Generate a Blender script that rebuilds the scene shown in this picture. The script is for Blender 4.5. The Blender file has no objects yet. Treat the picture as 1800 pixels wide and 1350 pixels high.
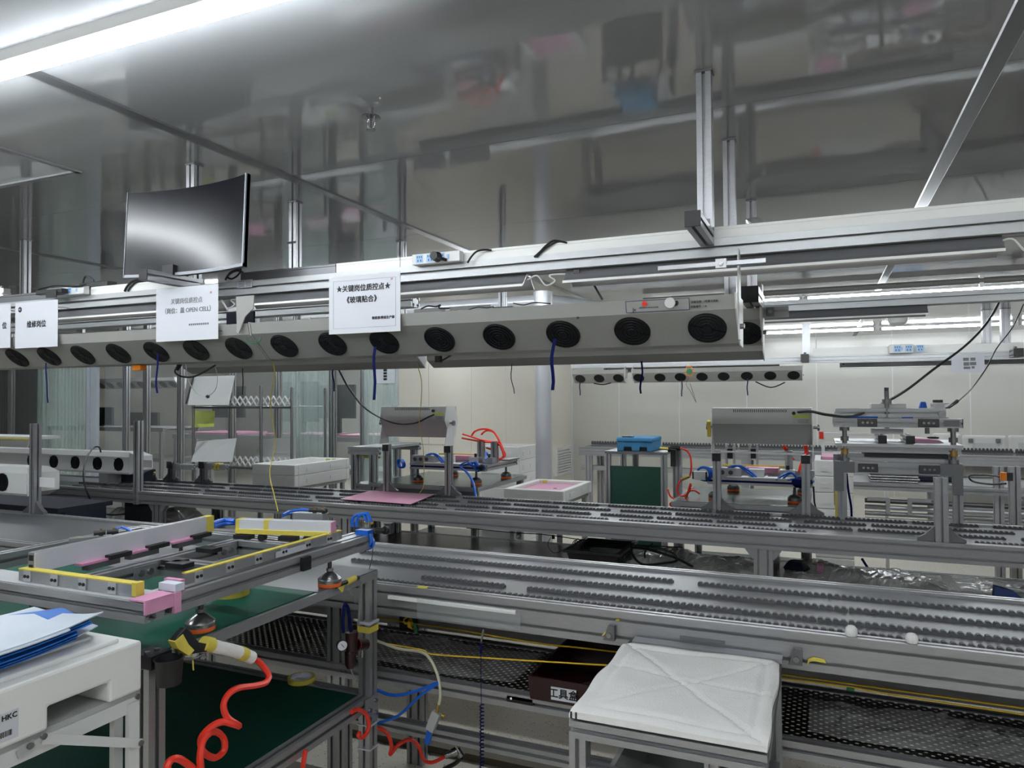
import bpy, math, random
from mathutils import Vector, Matrix
random.seed(7)
C = bpy.context.scene.collection
sc = bpy.context.scene
# ------------------------------------------------------------------ camera
CAM = Vector((0, 0, 1.6))
ROT = Matrix(((0.91836342, 0.01311265, 0.39552079), (0.39570059, -0.01666871, -0.91822829), (-0.00544758, 0.99977508, -0.02049661)))
cd = bpy.data.cameras.new('camera'); cam = bpy.data.objects.new('camera', cd); C.objects.link(cam)
cd.sensor_width = 36; cd.lens = 1267 / 1800 * 36; cd.clip_start = .05
cam.matrix_world = Matrix.Translation(CAM) @ ROT.to_4x4()
sc.camera = cam
# ------------------------------------------------------------------ world, exposure
w = bpy.data.worlds.new('world'); sc.world = w; w.use_nodes = True
w.node_tree.nodes['Background'].inputs[0].default_value = (.9, .95, 1, 1)
w.node_tree.nodes['Background'].inputs[1].default_value = .05
sc.view_settings.view_transform = 'Standard'; sc.view_settings.look = 'None'
sc.view_settings.gamma = 1; sc.view_settings.use_curve_mapping = False
sc.view_settings.exposure = 0.38
sc.cycles.use_denoising = True
sc.cycles.max_bounces = 6; sc.cycles.diffuse_bounces = 3; sc.cycles.glossy_bounces = 4
sc.cycles.transparent_max_bounces = 12; sc.cycles.caustics_reflective = False; sc.cycles.caustics_refractive = False
TUBE = 46.0          # radiance of a ceiling fluorescent tube
HOODTUBE = 9.0       # radiance of a tube under the line hoods

# ------------------------------------------------------------------ helpers
def P(x, y, X=None, Y=None, Z=None):
    """point of the room seen at photo position x, y on the real plane X=, Y= or Z="""
    d = ROT @ Vector(((x - 900) / 1267, -(y - 675) / 1267, -1))
    t = (X / d.x) if X is not None else (Y / d.y) if Y is not None else ((Z - 1.6) / d.z)
    return CAM + d * t
def L(c): c /= 255.; return c / 12.92 if c <= .04045 else ((c + .055) / 1.055) ** 2.4
MATS = {}
def M(name, rgb, rough=.5, metal=0., spec=.5, var=0., scale=8., bump=0., bscale=60., coat=0., emit=0., stretch=None, trans=0.):
    m = bpy.data.materials.new(name); m.use_nodes = True; nt = m.node_tree; b = nt.nodes['Principled BSDF']
    col = tuple(L(c) for c in rgb) + (1,)
    b.inputs['Base Color'].default_value = col; b.inputs['Roughness'].default_value = rough
    b.inputs['Metallic'].default_value = metal; b.inputs['Specular IOR Level'].default_value = spec
    b.inputs['Coat Weight'].default_value = coat; b.inputs['Coat Roughness'].default_value = .08
    if trans: b.inputs['Transmission Weight'].default_value = trans
    if emit:
        b.inputs['Emission Color'].default_value = col; b.inputs['Emission Strength'].default_value = emit
    if var or bump:
        tc = nt.nodes.new('ShaderNodeTexCoord'); src = tc.outputs['Object']
        if stretch:
            mp = nt.nodes.new('ShaderNodeMapping'); mp.inputs['Scale'].default_value = stretch
            nt.links.new(src, mp.inputs['Vector']); src = mp.outputs['Vector']
    if var:
        n = nt.nodes.new('ShaderNodeTexNoise'); n.inputs['Scale'].default_value = scale; n.inputs['Detail'].default_value = 4
        nt.links.new(src, n.inputs['Vector'])
        r = nt.nodes.new('ShaderNodeMapRange'); r.inputs[1].default_value = .3; r.inputs[2].default_value = .7
        r.inputs[3].default_value = 1 - var; r.inputs[4].default_value = 1 + var
        nt.links.new(n.outputs['Fac'], r.inputs[0])
        mx = nt.nodes.new('ShaderNodeMix'); mx.data_type = 'RGBA'; mx.blend_type = 'MULTIPLY'; mx.inputs[0].default_value = 1
        mx.inputs[6].default_value = col; nt.links.new(r.outputs[0], mx.inputs[7]); nt.links.new(mx.outputs[2], b.inputs['Base Color'])
        r2 = nt.nodes.new('ShaderNodeMath'); r2.operation = 'MULTIPLY'; r2.inputs[1].default_value = rough
        nt.links.new(r.outputs[0], r2.inputs[0]); nt.links.new(r2.outputs[0], b.inputs['Roughness'])
    if bump:
        n = nt.nodes.new('ShaderNodeTexNoise'); n.inputs['Scale'].default_value = bscale; n.inputs['Detail'].default_value = 2
        nt.links.new(src, n.inputs['Vector'])
        bp = nt.nodes.new('ShaderNodeBump'); bp.inputs['Strength'].default_value = bump; bp.inputs['Distance'].default_value = .01
        nt.links.new(n.outputs['Fac'], bp.inputs['Height']); nt.links.new(bp.outputs['Normal'], b.inputs['Normal'])
    MATS[name] = m; return m

class MB:
    def __init__(s): s.v = []; s.f = []
    def add(s, vs, fs):
        o = len(s.v); s.v += [tuple(v) for v in vs]; s.f += [tuple(i + o for i in f) for f in fs]; return s
    def box(s, x0, x1, y0, y1, z0, z1):
        return s.add([(x, y, z) for z in (z0, z1) for y in (y0, y1) for x in (x0, x1)],
                     [(0, 2, 3, 1), (4, 5, 7, 6), (0, 1, 5, 4), (2, 6, 7, 3), (0, 4, 6, 2), (1, 3, 7, 5)])
    def bar(s, p, q, w, h, up=(0, 0, 1)):
        """box of section w x h from p to q"""
        p, q, up = Vector(p), Vector(q), Vector(up); d = (q - p).normalized(); a = d.cross(up).normalized(); b = a.cross(d)
        vs = [e + a * i * w / 2 + b * j * h / 2 for e in (p, q) for j in (-1, 1) for i in (-1, 1)]
        return s.add(vs, [(0, 1, 3, 2), (4, 6, 7, 5), (0, 4, 5, 1), (2, 3, 7, 6), (0, 2, 6, 4), (1, 5, 7, 3)])
    def prism(s, poly, axis, a0, a1):
        n = len(poly)
        f = {'x': lambda a, p: (a, p[0], p[1]), 'y': lambda a, p: (p[0], a, p[1]), 'z': lambda a, p: (p[0], p[1], a)}[axis]
        return s.add([f(a0, p) for p in poly] + [f(a1, p) for p in poly],
                     [tuple(range(n - 1, -1, -1)), tuple(range(n, 2 * n))] + [(i, (i + 1) % n, n + (i + 1) % n, n + i) for i in range(n)])
    def ext(s, axis, a0, a1, u0, u1, v0, v1, k=1., du=None, dv=None):
        """slotted aluminium profile along axis, section u0..u1 x v0..v1"""
        m = min(u1 - u0, v1 - v0); S, D, N = .0052 * k, min(.0165, .36 * m), .1 * m; Wd = min(2.1 * S, .27 * m)
        def cen(lo, hi):
            n = max(1, round((hi - lo) / .045)); return [lo + (hi - lo) * (i + .5) / n for i in range(n)]
        def slot(c, e, sg, d):
            """points of one T slot at c on edge e; sg: inward sign, d: walking direction"""
            return [(c - d * S, e), (c - d * S, e + sg * N), (c - d * Wd, e + sg * N), (c - d * Wd * .8, e + sg * D), (c + d * Wd * .8, e + sg * D), (c + d * Wd, e + sg * N), (c + d * S, e + sg * N), (c + d * S, e)]
        cu, cv = cen(u0, u1), cen(v0, v1); p = [(u0, v0)]
        if len(cu) * len(cv) > 0 and m < .03: Wd = S
        for c in cu: p += slot(c, v0, 1, 1)
        p.append((u1, v0))
        for c in cv: p += [(b, a) for a, b in slot(c, u1, -1, 1)]
        p.append((u1, v1))
        for c in reversed(cu): p += slot(c, v1, -1, -1)
        p.append((u0, v1))
        for c in reversed(cv): p += [(b, a) for a, b in slot(c, u0, 1, -1)]
        return s.prism(p, axis, a0, a1)
    def cyl(s, p, q, r0, r1=None, n=12, caps=True):
        r1 = r0 if r1 is None else r1; p, q = Vector(p), Vector(q); d = (q - p).normalized()
        a = d.orthogonal().normalized(); b = d.cross(a)
        vs = [e + (a * math.cos(t) + b * math.sin(t)) * r for e, r in ((p, r0), (q, r1)) for t in [2 * math.pi * i / n for i in range(n)]]
        fs = [(i, (i + 1) % n, n + (i + 1) % n, n + i) for i in range(n)]
        if caps: fs += [tuple(range(n - 1, -1, -1)), tuple(range(n, 2 * n))]
        return s.add(vs, fs)
    def lathe(s, c, prof, n=20, d=(0, 0, 1)):
        c, d = Vector(c), Vector(d).normalized(); a = d.orthogonal().normalized(); b = d.cross(a); m = len(prof)
        vs = [c + d * h + (a * math.cos(t) + b * math.sin(t)) * r for r, h in prof for t in [2 * math.pi * i / n for i in range(n)]]
        fs = [(k * n + i, k * n + (i + 1) % n, (k + 1) * n + (i + 1) % n, (k + 1) * n + i) for k in range(m - 1) for i in range(n)]
        fs += [tuple(range(n - 1, -1, -1)), tuple(range((m - 1) * n, m * n))]
        return s.add(vs, fs)
    def tube(s, pts, r, n=6, sm=5, closed=False):
        pts = [Vector(p) for p in pts]
        if sm > 1 and len(pts) > 2:
            q = []; N = len(pts)
            for i in range(N if closed else N - 1):
                if closed: p0, p1, p2, p3 = pts[i - 1], pts[i], pts[(i + 1) % N], pts[(i + 2) % N]
                else: p0, p1, p2, p3 = pts[max(i - 1, 0)], pts[i], pts[i + 1], pts[min(i + 2, N - 1)]
                for k in range(sm):
                    t = k / sm
                    q.append(.5 * ((2 * p1) + (p2 - p0) * t + (2 * p0 - 5 * p1 + 4 * p2 - p3) * t * t + (3 * p1 - p0 - 3 * p2 + p3) * t ** 3))
            if not closed: q.append(pts[-1])
            pts = q
        m = len(pts); a = None; vs = []
        for i, p in enumerate(pts):
            d = (pts[(i + 1) % m] - pts[i - 1]) if closed else (pts[min(i + 1, m - 1)] - pts[max(i - 1, 0)])
            if d.length < 1e-9: d = Vector((0, 0, 1))
            d.normalize()
            a = d.orthogonal().normalized() if a is None else (a - d * a.dot(d)).normalized()
            b = d.cross(a); vs += [p + (a * math.cos(t) + b * math.sin(t)) * r for t in [2 * math.pi * j / n for j in range(n)]]
        fs = [(i * n + j, i * n + (j + 1) % n, (i + 1) % m * n + (j + 1) % n, (i + 1) % m * n + j) for i in range(m if closed else m - 1) for j in range(n)]
        if not closed: fs += [tuple(range(n - 1, -1, -1)), tuple(range((m - 1) * n, m * n))]
        return s.add(vs, fs)
    def ring(s, c, R, r, d=(0, 0, 1), n=20, k=4, a0=0, a1=2 * math.pi):
        c, d = Vector(c), Vector(d).normalized(); a = d.orthogonal().normalized(); b = d.cross(a)
        return s.tube([c + (a * math.cos(2 * math.pi * i / n) + b * math.sin(2 * math.pi * i / n)) * R for i in range(n)], r, k, 1, True)
    def quad(s, a, b, c, d, t=.001):
        """thin sheet with thickness t behind its corners a b c d"""
        a, b, c, d = map(Vector, (a, b, c, d)); n = (b - a).cross(d - a).normalized() * t
        vs = [a, b, c, d, a - n, b - n, c - n, d - n]
        return s.add(vs, [(0, 1, 2, 3), (7, 6, 5, 4), (0, 4, 5, 1), (1, 5, 6, 2), (2, 6, 7, 3), (3, 7, 4, 0)])
def wloc(o):
    v = Vector((0, 0, 0))
    while o: v += o.location; o = o.parent
    return v
def mesh(name, mb, mat, off=(0, 0, 0), smooth=False):
    me = bpy.data.meshes.new(name); o = Vector(off)
    me.from_pydata([tuple(Vector(v) - o) for v in mb.v], [], mb.f); me.validate(); me.update()
    me.materials.append(MATS[mat] if isinstance(mat, str) else mat)
    if smooth: me.polygons.foreach_set('use_smooth', [True] * len(me.polygons)); me.set_sharp_from_angle(angle=.7)
    return me
def thing(name, label, cat, loc=(0, 0, 0), group=None):
    o = bpy.data.objects.new(name, None); C.objects.link(o); o.location = loc; o.empty_display_size = .05
    o['label'] = label; o['category'] = cat
    if group: o['group'] = group
    return o
def part(name, mb, mat, parent, smooth=False, label=None, bevel=0, kind=None):
    o = bpy.data.objects.new(name, mesh(name, mb, mat, wloc(parent), smooth)); C.objects.link(o); o.parent = parent
    if label: o['label'] = label
    if kind: o['kind'] = kind
    if bevel: bv(o, bevel)
    return o
def bv(o, r, seg=2):
    m = o.modifiers.new('bevel', 'BEVEL'); m.width = r; m.segments = seg; m.limit_method = 'ANGLE'; m.angle_limit = .6
def one(name, label, cat, mb, mat, group=None, smooth=False, bevel=0, kind=None):
    xs, ys, zs = zip(*mb.v); loc = ((min(xs) + max(xs)) / 2, (min(ys) + max(ys)) / 2, min(zs))
    o = bpy.data.objects.new(name, mesh(name, mb, mat, loc, smooth)); C.objects.link(o); o.location = loc
    o['label'] = label; o['category'] = cat
    if group: o['group'] = group
    if kind: o['kind'] = kind
    if bevel: bv(o, bevel)
    return o
def struct(name, mb, mat, smooth=False):
    o = bpy.data.objects.new(name, mesh(name, mb, mat, (0, 0, 0), smooth)); C.objects.link(o); o['kind'] = 'structure'; return o
def inst(name, me, loc, parent, rotz=0):
    o = bpy.data.objects.new(name, me); C.objects.link(o); o.parent = parent; o.location = Vector(loc) - wloc(parent); o.rotation_euler.z = rotz; return o
def dup(root, delta, label=None, group=None):
    r = root.copy(); C.objects.link(r); r.location = root.location + Vector(delta)
    if label: r['label'] = label
    if group: r['group'] = group
    for ch in list(root.children):
        c = ch.copy(); C.objects.link(c); c.parent = r
        for g in list(ch.children):
            e = g.copy(); C.objects.link(e); e.parent = c
    return r
def tubes(name, runs, r, mat, parent, label=None, n=6, sm=5):
    for k, q in enumerate(runs): part(name, MB().tube(q, r, n, sm), mat, parent, True, label if k == 0 else None)
def text(name, s, size, loc, right, up, mat, parent, align='CENTER', bold=0., ext=.0004):
    """flat print: text turned to a thin mesh, lying on the plane of right / up"""
    cu = bpy.data.curves.new(name, 'FONT'); cu.body = s; cu.size = size; cu.align_x = align; cu.align_y = 'CENTER'
    cu.extrude = ext; cu.resolution_u = 2
    t = bpy.data.objects.new(name, cu); C.objects.link(t)
    bpy.context.view_layer.update(); dg = bpy.context.evaluated_depsgraph_get()
    me = bpy.data.meshes.new_from_object(t.evaluated_get(dg)); bpy.data.objects.remove(t)
    if bold:                                            # heavier strokes: a few slightly shifted layers of the same print
        n0 = len(me.vertices); vs = [v.co.copy() for v in me.vertices]; fs = [tuple(p.vertices) for p in me.polygons]; m2 = MB()
        for k, (ox, oy) in enumerate(((0, 0), (bold, 0), (-bold, 0), (0, bold), (0, -bold))): m2.add([(v.x + ox, v.y + oy, v.z + .00004 * k) for v in vs], fs)
        me = bpy.data.meshes.new(name); me.from_pydata(m2.v, [], m2.f); me.update()
    r, u = Vector(right).normalized(), Vector(up).normalized(); n = r.cross(u)
    mt = Matrix((r, u, n)).transposed().to_4x4(); mt.translation = Vector(loc) - wloc(parent)
    me.transform(mt); me.materials.clear(); me.materials.append(MATS[mat])
    o = bpy.data.objects.new(name, me); C.objects.link(o); o.parent = parent; return o

# ------------------------------------------------------------------ materials
M('alu', (170, 171, 174), .36, .7, var=.05, scale=30, stretch=(1, 1, 8))
M('alu_dark', (120, 121, 124), .4, .7)
M('alu_bright', (190, 192, 194), .42, .4)
M('steel', (150, 150, 152), .25, .9)
M('steel_dark', (84, 84, 86), .35, .8)
M('duct', (246, 246, 243), .42)
M('paint', (150, 150, 146), .4, var=.02, scale=3)
M('paint_light', (212, 213, 212), .42)
M('paint_white', (222, 222, 222), .4)
M('black', (22, 22, 24), .45)
M('blackgloss', (10, 10, 13), .2)
M('fan', (9, 10, 14), .35)
M('guard', (30, 31, 36), .3, .4)
M('rubber', (28, 28, 29), .75)
M('foam', (230, 230, 227), .75, var=.015, scale=5, bump=.06, bscale=300)
M('pink', (214, 150, 184), .75, bump=.1, bscale=150)
M('pinksheet', (212, 150, 178), .45)
M('yellow', (216, 198, 84), .6, var=.06, scale=40)
M('yellow_wire', (214, 176, 40), .5)
M('green_wire', (34, 104, 66), .5)
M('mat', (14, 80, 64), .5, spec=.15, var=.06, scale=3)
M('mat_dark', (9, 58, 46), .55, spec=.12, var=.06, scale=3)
M('board', (16, 66, 52), .5)
M('blue', (22, 96, 200), .3)
M('blue_strap', (9, 18, 74), .7, spec=.1)
M('navy', (8, 14, 40), .7)
M('blue_fabric', (62, 132, 176), .8, var=.08, scale=20, bump=.3, bscale=90)
M('sheet_blue', (40, 110, 196), .35)
M('sheet_white', (206, 214, 226), .35, var=.04, scale=12)
M('red', (238, 56, 36), .35)
M('red_bright', (255, 62, 40), .4)
M('maroon', (40, 11, 16), .3)
M('orange', (226, 104, 40), .5)
M('brass', (176, 146, 84), .3, .8)
M('deck', (92, 93, 96), .34, .0, spec=.4, var=.03, scale=4)
M('deckdark', (84, 86, 90), .25, .15, var=.08, scale=4, stretch=(1, 6, 1))
M('roller', (84, 85, 88), .6)
M('rollerdark', (72, 73, 76), .5)
M('paper', (206, 208, 215), .55)
M('ink', (18, 18, 20), .6)
M('inkgrey', (110, 112, 116), .6)
M('inkred', (214, 110, 120), .6)
M('inkblue', (44, 50, 96), .6)
M('socket', (150, 190, 232), .4)
M('screen', (12, 13, 20), .22, spec=.5)
M('bezel', (132, 134, 140), .4, .5)
M('cloth', (234, 233, 230), .9, var=.03, scale=14, bump=.22, bscale=200)
M('tape_clear', (200, 196, 170), .3)
M('floor_dark', (96, 88, 70), .6)
M('pipe', (196, 198, 202), .3, .2)
M('pipe_grey', (112, 110, 106), .45)
M('lime', (176, 190, 84), .5)
M('glove', (40, 60, 110), .6)
M('oranget', (232, 130, 20), .5)
M('boxgrey', (176, 178, 176), .45, var=.03, scale=6)
def emis(name, col, st):
    m = bpy.data.materials.new(name); m.use_nodes = True; nt = m.node_tree; nt.nodes.clear()
    e = nt.nodes.new('ShaderNodeEmission'); o = nt.nodes.new('ShaderNodeOutputMaterial')
    e.inputs[0].default_value = col + (1,); e.inputs[1].default_value = st; nt.links.new(e.outputs[0], o.inputs[0]); MATS[name] = m
emis('tube', (.9, .96, 1.), TUBE); emis('fartube', (.95, .97, 1.), 34.0); emis('hoodtube', (1., .97, .9), HOODTUBE)
def film(name, tint, clear, rough=.12, metal=0.):
    """clear plastic: mostly see-through, with a glossy skin"""
    m = bpy.data.materials.new(name); m.use_nodes = True; nt = m.node_tree; b = nt.nodes['Principled BSDF']; o = nt.nodes['Material Output']
    b.inputs['Base Color'].default_value = tuple(L(c) for c in tint) + (1,); b.inputs['Roughness'].default_value = rough; b.inputs['Metallic'].default_value = metal
    t = nt.nodes.new('ShaderNodeBsdfTransparent'); mx = nt.nodes.new('ShaderNodeMixShader')
    tc = nt.nodes.new('ShaderNodeTexCoord'); n = nt.nodes.new('ShaderNodeTexNoise'); n.inputs['Scale'].default_value = 6; n.inputs['Distortion'].default_value = 2
    bp = nt.nodes.new('ShaderNodeBump'); bp.inputs['Strength'].default_value = .6; bp.inputs['Distance'].default_value = .02
    nt.links.new(tc.outputs['Object'], n.inputs['Vector']); nt.links.new(n.outputs['Fac'], bp.inputs['Height']); nt.links.new(bp.outputs['Normal'], b.inputs['Normal'])
    mx.inputs[0].default_value = clear; nt.links.new(b.outputs[0], mx.inputs[1]); nt.links.new(t.outputs[0], mx.inputs[2]); nt.links.new(mx.outputs[0], o.inputs[0]); MATS[name] = m
film('film', (200, 206, 206), .86); film('strip', (206, 224, 220), .68); film('foil', (214, 214, 212), .35, .16, .3); film('wrap', (150, 150, 150), .6, .07); film('wrapglint', (210, 210, 206), .72, .08)  # last film: whitish tint paints in highlights on the front wrap
def perf(name, base, pitch, rad, dirs=(0, 1)):
    """sheet metal with round holes one can see through, in staggered rows"""
    m = bpy.data.materials.new(name); m.use_nodes = True; nt = m.node_tree; b = nt.nodes['Principled BSDF']; o = nt.nodes['Material Output']
    b.inputs['Base Color'].default_value = tuple(L(c) for c in base) + (1,); b.inputs['Metallic'].default_value = .5; b.inputs['Roughness'].default_value = .28
    tc = nt.nodes.new('ShaderNodeTexCoord'); sp = nt.nodes.new('ShaderNodeSeparateXYZ'); nt.links.new(tc.outputs['Object'], sp.inputs[0])
    def mt(op, a, bb=None):
        n = nt.nodes.new('ShaderNodeMath'); n.operation = op
        for i, q in enumerate((a, bb)):
            if q is None: continue
            if isinstance(q, (int, float)): n.inputs[i].default_value = q
            else: nt.links.new(q, n.inputs[i])
        return n.outputs[0]
    u, v = mt('DIVIDE', sp.outputs[0], pitch), mt('DIVIDE', sp.outputs[1], pitch)
    def dist(ou):
        a = mt('SUBTRACT', mt('FRACT', mt('ADD', u, ou)), .5); c = mt('SUBTRACT', mt('FRACT', mt('ADD', v, ou)), .5)
        return mt('SQRT', mt('ADD', mt('MULTIPLY', a, a), mt('MULTIPLY', c, c)))
    hole = mt('LESS_THAN', mt('MINIMUM', dist(100.0), dist(100.5)), rad)
    t = nt.nodes.new('ShaderNodeBsdfTransparent'); mx = nt.nodes.new('ShaderNodeMixShader')
    nt.links.new(hole, mx.inputs[0]); nt.links.new(b.outputs[0], mx.inputs[1]); nt.links.new(t.outputs[0], mx.inputs[2]); nt.links.new(mx.outputs[0], o.inputs[0]); MATS[name] = m
perf('perf', (20, 19, 19), .031, .19); perf('perfgrey', (110, 110, 108), .031, .19); perf('weave', (60, 60, 60), .05, .2)
def panelmat(name, rgb, rough, bump, ior=1.5, bs=2.2):
    m = M(name, rgb, rough, bump=bump, bscale=bs); m.node_tree.nodes['Principled BSDF'].inputs['IOR'].default_value = ior; return m
panelmat('ceil', (158, 159, 162), .055, .16, 1.9)
panelmat('wallp', (198, 197, 190), .2, .05, 1.5)
panelmat('wallpink', (234, 229, 217), .2, .05, 1.5)
def floormat():
    m = M('floor', (206, 200, 186), .38, var=.05, scale=2); nt = m.node_tree; b = nt.nodes['Principled BSDF']
    tc = nt.nodes.new('ShaderNodeTexCoord'); vo = nt.nodes.new('ShaderNodeTexVoronoi'); vo.inputs['Scale'].default_value = 55
    n = nt.nodes.new('ShaderNodeTexNoise'); n.inputs['Scale'].default_value = 120
    nt.links.new(tc.outputs['Object'], vo.inputs['Vector']); nt.links.new(tc.outputs['Object'], n.inputs['Vector'])
    a = nt.nodes.new('ShaderNodeMath'); a.operation = 'MULTIPLY'; nt.links.new(n.outputs['Fac'], a.inputs[0]); a.inputs[1].default_value = .34
    lt = nt.nodes.new('ShaderNodeMath'); lt.operation = 'LESS_THAN'; nt.links.new(vo.outputs['Distance'], lt.inputs[0]); nt.links.new(a.outputs[0], lt.inputs[1])
    mx = nt.nodes.new('ShaderNodeMix'); mx.data_type = 'RGBA'; nt.links.new(lt.outputs[0], mx.inputs[0])
    prev = b.inputs['Base Color'].links[0].from_socket; nt.links.new(prev, mx.inputs[6]); mx.inputs[7].default_value = (.16, .15, .13, 1)
    nt.links.new(mx.outputs[2], b.inputs['Base Color'])
floormat()
# ================================================================== THE ROOM
ZC = 2.6
struct('floor', MB().box(-13, 7, -5, 13.2, -.05, 0), 'floor')
ceiling = struct('ceiling', MB().box(-13, 7, -5, 13.2, ZC + .02, ZC + .06), 'alu_dark')
xs = [-13, -10.2, -7.54, -4.87, -2.19, .49, 3.17, 7]; ys = [-5 + .005] + [1.321 + 1.227 * k for k in range(-5, 10)] + [13.2]
for i in range(len(xs) - 1):
    for j in range(len(ys) - 1):
        if ys[j + 1] - ys[j] < .1: continue
        part('ceiling_panel', MB().box(xs[i] + .002, xs[i + 1] - .002, ys[j] + .0015, ys[j + 1] - .0015, ZC, ZC + .02), 'ceil', ceiling)
for x in xs[1:-1]:
    part('ceiling_joint_strip', MB().prism([(x - .03, ZC), (x - .026, ZC - .006), (x + .026, ZC - .006), (x + .03, ZC)], 'y', -5, 13.2), 'alu_dark', ceiling)
h = MB().box(-5.5, -2.95, 2.10, 2.125, ZC - .008, ZC).box(-2.97, -2.945, .4, 2.125, ZC - .008, ZC)
part('hatch_trim', h, 'alu', ceiling)
YB, XS = 13.0, -4.37
wb = struct('wall_back', MB().box(-13, 7, YB + .03, YB + .12, 0, ZC), 'wallp')
x = -4.37 + .9
edges = [-13] + [-4.37 - 1.15 * k for k in range(7, -1, -1)] + [-3.45, -2.35, -1.2, -.09, 1.03, 2.09, 3.2, 4.3, 5.4, 7]
for a, b in zip(edges, edges[1:]):
    if b - a > .05: part('wall_panel', MB().box(a + .006, b - .006, YB, YB + .03, 0, ZC), 'wallp', wb)
for e in edges[9:-1]: part('joint_strip', MB().box(e - .009, e + .009, YB - .004, YB, 0, ZC), 'paint_light', wb)
ws = struct('wall_side', MB().box(XS - .12, XS - .03, 6.92, YB, 0, ZC), 'wallpink')
for a, b in zip([6.92, 7.6, 8.75, 9.9, 11.05], [7.6, 8.75, 9.9, 11.05, YB]):
    part('wall_panel', MB().box(XS - .03, XS, a + .004, b - .004, 0, ZC), 'wallpink', ws)
part('end_trim', MB().box(XS - .13, XS + .015, 6.85, 6.92, 0, ZC), 'paint_light', ws)
part('corner_trim', MB().box(XS, XS + .03, YB - .03, YB, 0, ZC), 'paint_light', ws)
struct('wall_front', MB().box(-13, 7, -5.1, -5, 0, ZC), 'wallp')
struct('wall_left', MB().box(-13.1, -13, -5, 13.2, 0, ZC), 'wallp')
struct('wall_right', MB().box(7, 7.1, -5, 13.2, 0, ZC), 'wallp')
# louvred vent low on the side wall
lv = thing('louvre_vent', 'white louvred vent low on the side wall beside the corner', 'vent', (XS + .001, 12.4, .3))
y0, y1 = P(975, 793, X=XS).y, P(1002, 787, X=XS).y; z0, z1 = .22, .72
part('frame', MB().box(XS + .001, XS + .04, y0, y0 + .06, z0, z1).box(XS + .001, XS + .04, y1 - .06, y1, z0, z1).box(XS + .001, XS + .04, y0 + .06, y1 - .06, z1 - .05, z1).box(XS + .001, XS + .04, y0 + .06, y1 - .06, z0, z0 + .05), 'paint_white', lv)
for k in range(8):
    z = z0 + .06 + k * .047
    part('slat', MB().prism([(XS + .006, z + .035), (XS + .01, z + .038), (XS + .04, z + .006), (XS + .036, z)], 'y', y0 + .06, y1 - .06), 'paint_white', lv)
# white pipe column with tee
px, py = -2.204, 5.8
pc = thing('pipe_column', 'thick white vertical pipe rising to a tee below the ceiling', 'pipe', (px, py, 0))
part('riser', MB().cyl((px, py, 0), (px, py, 2.5), .072, n=20), 'pipe', pc, True)
part('tee_collar', MB().cyl((px, py, 2.36), (px, py, 2.52), .084, n=20), 'pipe', pc, True)
part('branch_pipe', MB().cyl((px - .05, py, 2.44), (px - 2.2, py, 2.44), .06, n=16), 'pipe', pc, True)
part('branch_pipe', MB().cyl((px + .03, py + .03, 2.44), (px + .36, py + .7, 2.44), .06, n=16), 'pipe', pc, True)
# sprinkler and smoke detector
sp = P(652, 190, Z=2.6); s0 = thing('sprinkler', 'small chrome fire sprinkler on the ceiling left of the middle', 'sprinkler', sp)
part('stem', MB().cyl(sp, sp - Vector((0, 0, .03)), .008), 'steel', s0, True)
part('escutcheon', MB().lathe(sp - Vector((0, 0, .03)), [(.008, .008), (.032, 0), (.034, -.004), (.008, -.006)], 20), 'steel', s0, True)
part('frame_arm', MB().tube([sp + Vector((.011, 0, -.036)), sp + Vector((.016, 0, -.052)), sp + Vector((.004, 0, -.074))], .0025).tube([sp + Vector((-.011, 0, -.036)), sp + Vector((-.016, 0, -.052)), sp + Vector((-.004, 0, -.074))], .0025), 'steel', s0, True)
part('bulb', MB().cyl(sp - Vector((0, 0, .038)), sp - Vector((0, 0, .068)), .0015), 'maroon', s0, True)
part('deflector', MB().cyl(sp - Vector((0, 0, .074)), sp - Vector((0, 0, .077)), .016), 'steel', s0, True)
dp = P(1578, 550, Z=2.6); d0 = thing('smoke_detector', 'round white smoke detector on the far ceiling', 'detector', dp)
part('base_plate', MB().lathe(dp, [(.16, 0), (.16, -.03), (.14, -.05)], 20), 'paint_white', d0, True)
part('sensor_head', MB().lathe(dp, [(.12, -.05), (.1, -.12), (.05, -.15)], 20), 'paint_light', d0, True)

# ------------------------------------------------------------------ ceiling fluorescent fixtures
def fixture(x0, x1, y, ztop, label, double=False, group=None, tube='tube'):
    t = thing('fluorescent_light', label, 'light', ((x0 + x1) / 2, y, ztop - .07), group)
    part('housing', MB().prism([(y - .045, ztop), (y - .03, ztop - .022), (y + .03, ztop - .022), (y + .045, ztop)], 'x', x0, x1), 'paint_white', t)
    for dy in ((-.025, .025) if double else (0,)):
        part('light_tube', MB().cyl((x0 + .03, y + dy, ztop - .04), (x1 - .03, y + dy, ztop - .04), .016, n=10), tube, t, True)
    part('end_cap', MB().box(x0, x0 + .03, y - .03, y + .03, ztop - .058, ztop - .02), 'paint_white', t)
    part('end_cap', MB().box(x1 - .03, x1, y - .03, y + .03, ztop - .058, ztop - .02), 'paint_white', t)
    return t
fixture(-2.64, -.94, 1.335, ZC, 'bright ceiling tube light crossing the upper left corner')
fixture(-3.96, -2.66, 1.335, ZC, 'ceiling tube light continuing past the left picture edge')
for k, x0 in enumerate((-5.2, -2.6, -.4, 1.8, 4.2)):  # unseen row added to brighten the foreground
    fixture(x0, x0 + 1.22, -1.4, ZC, 'added ceiling tube light in the unseen row behind the viewpoint, number %s from the left' % ('one', 'two', 'three', 'four', 'five')[k], True)
fixture(-5.3, -3.98, 1.335, ZC, 'ceiling tube light outside the left picture edge, mirrored in the monitor')
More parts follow.
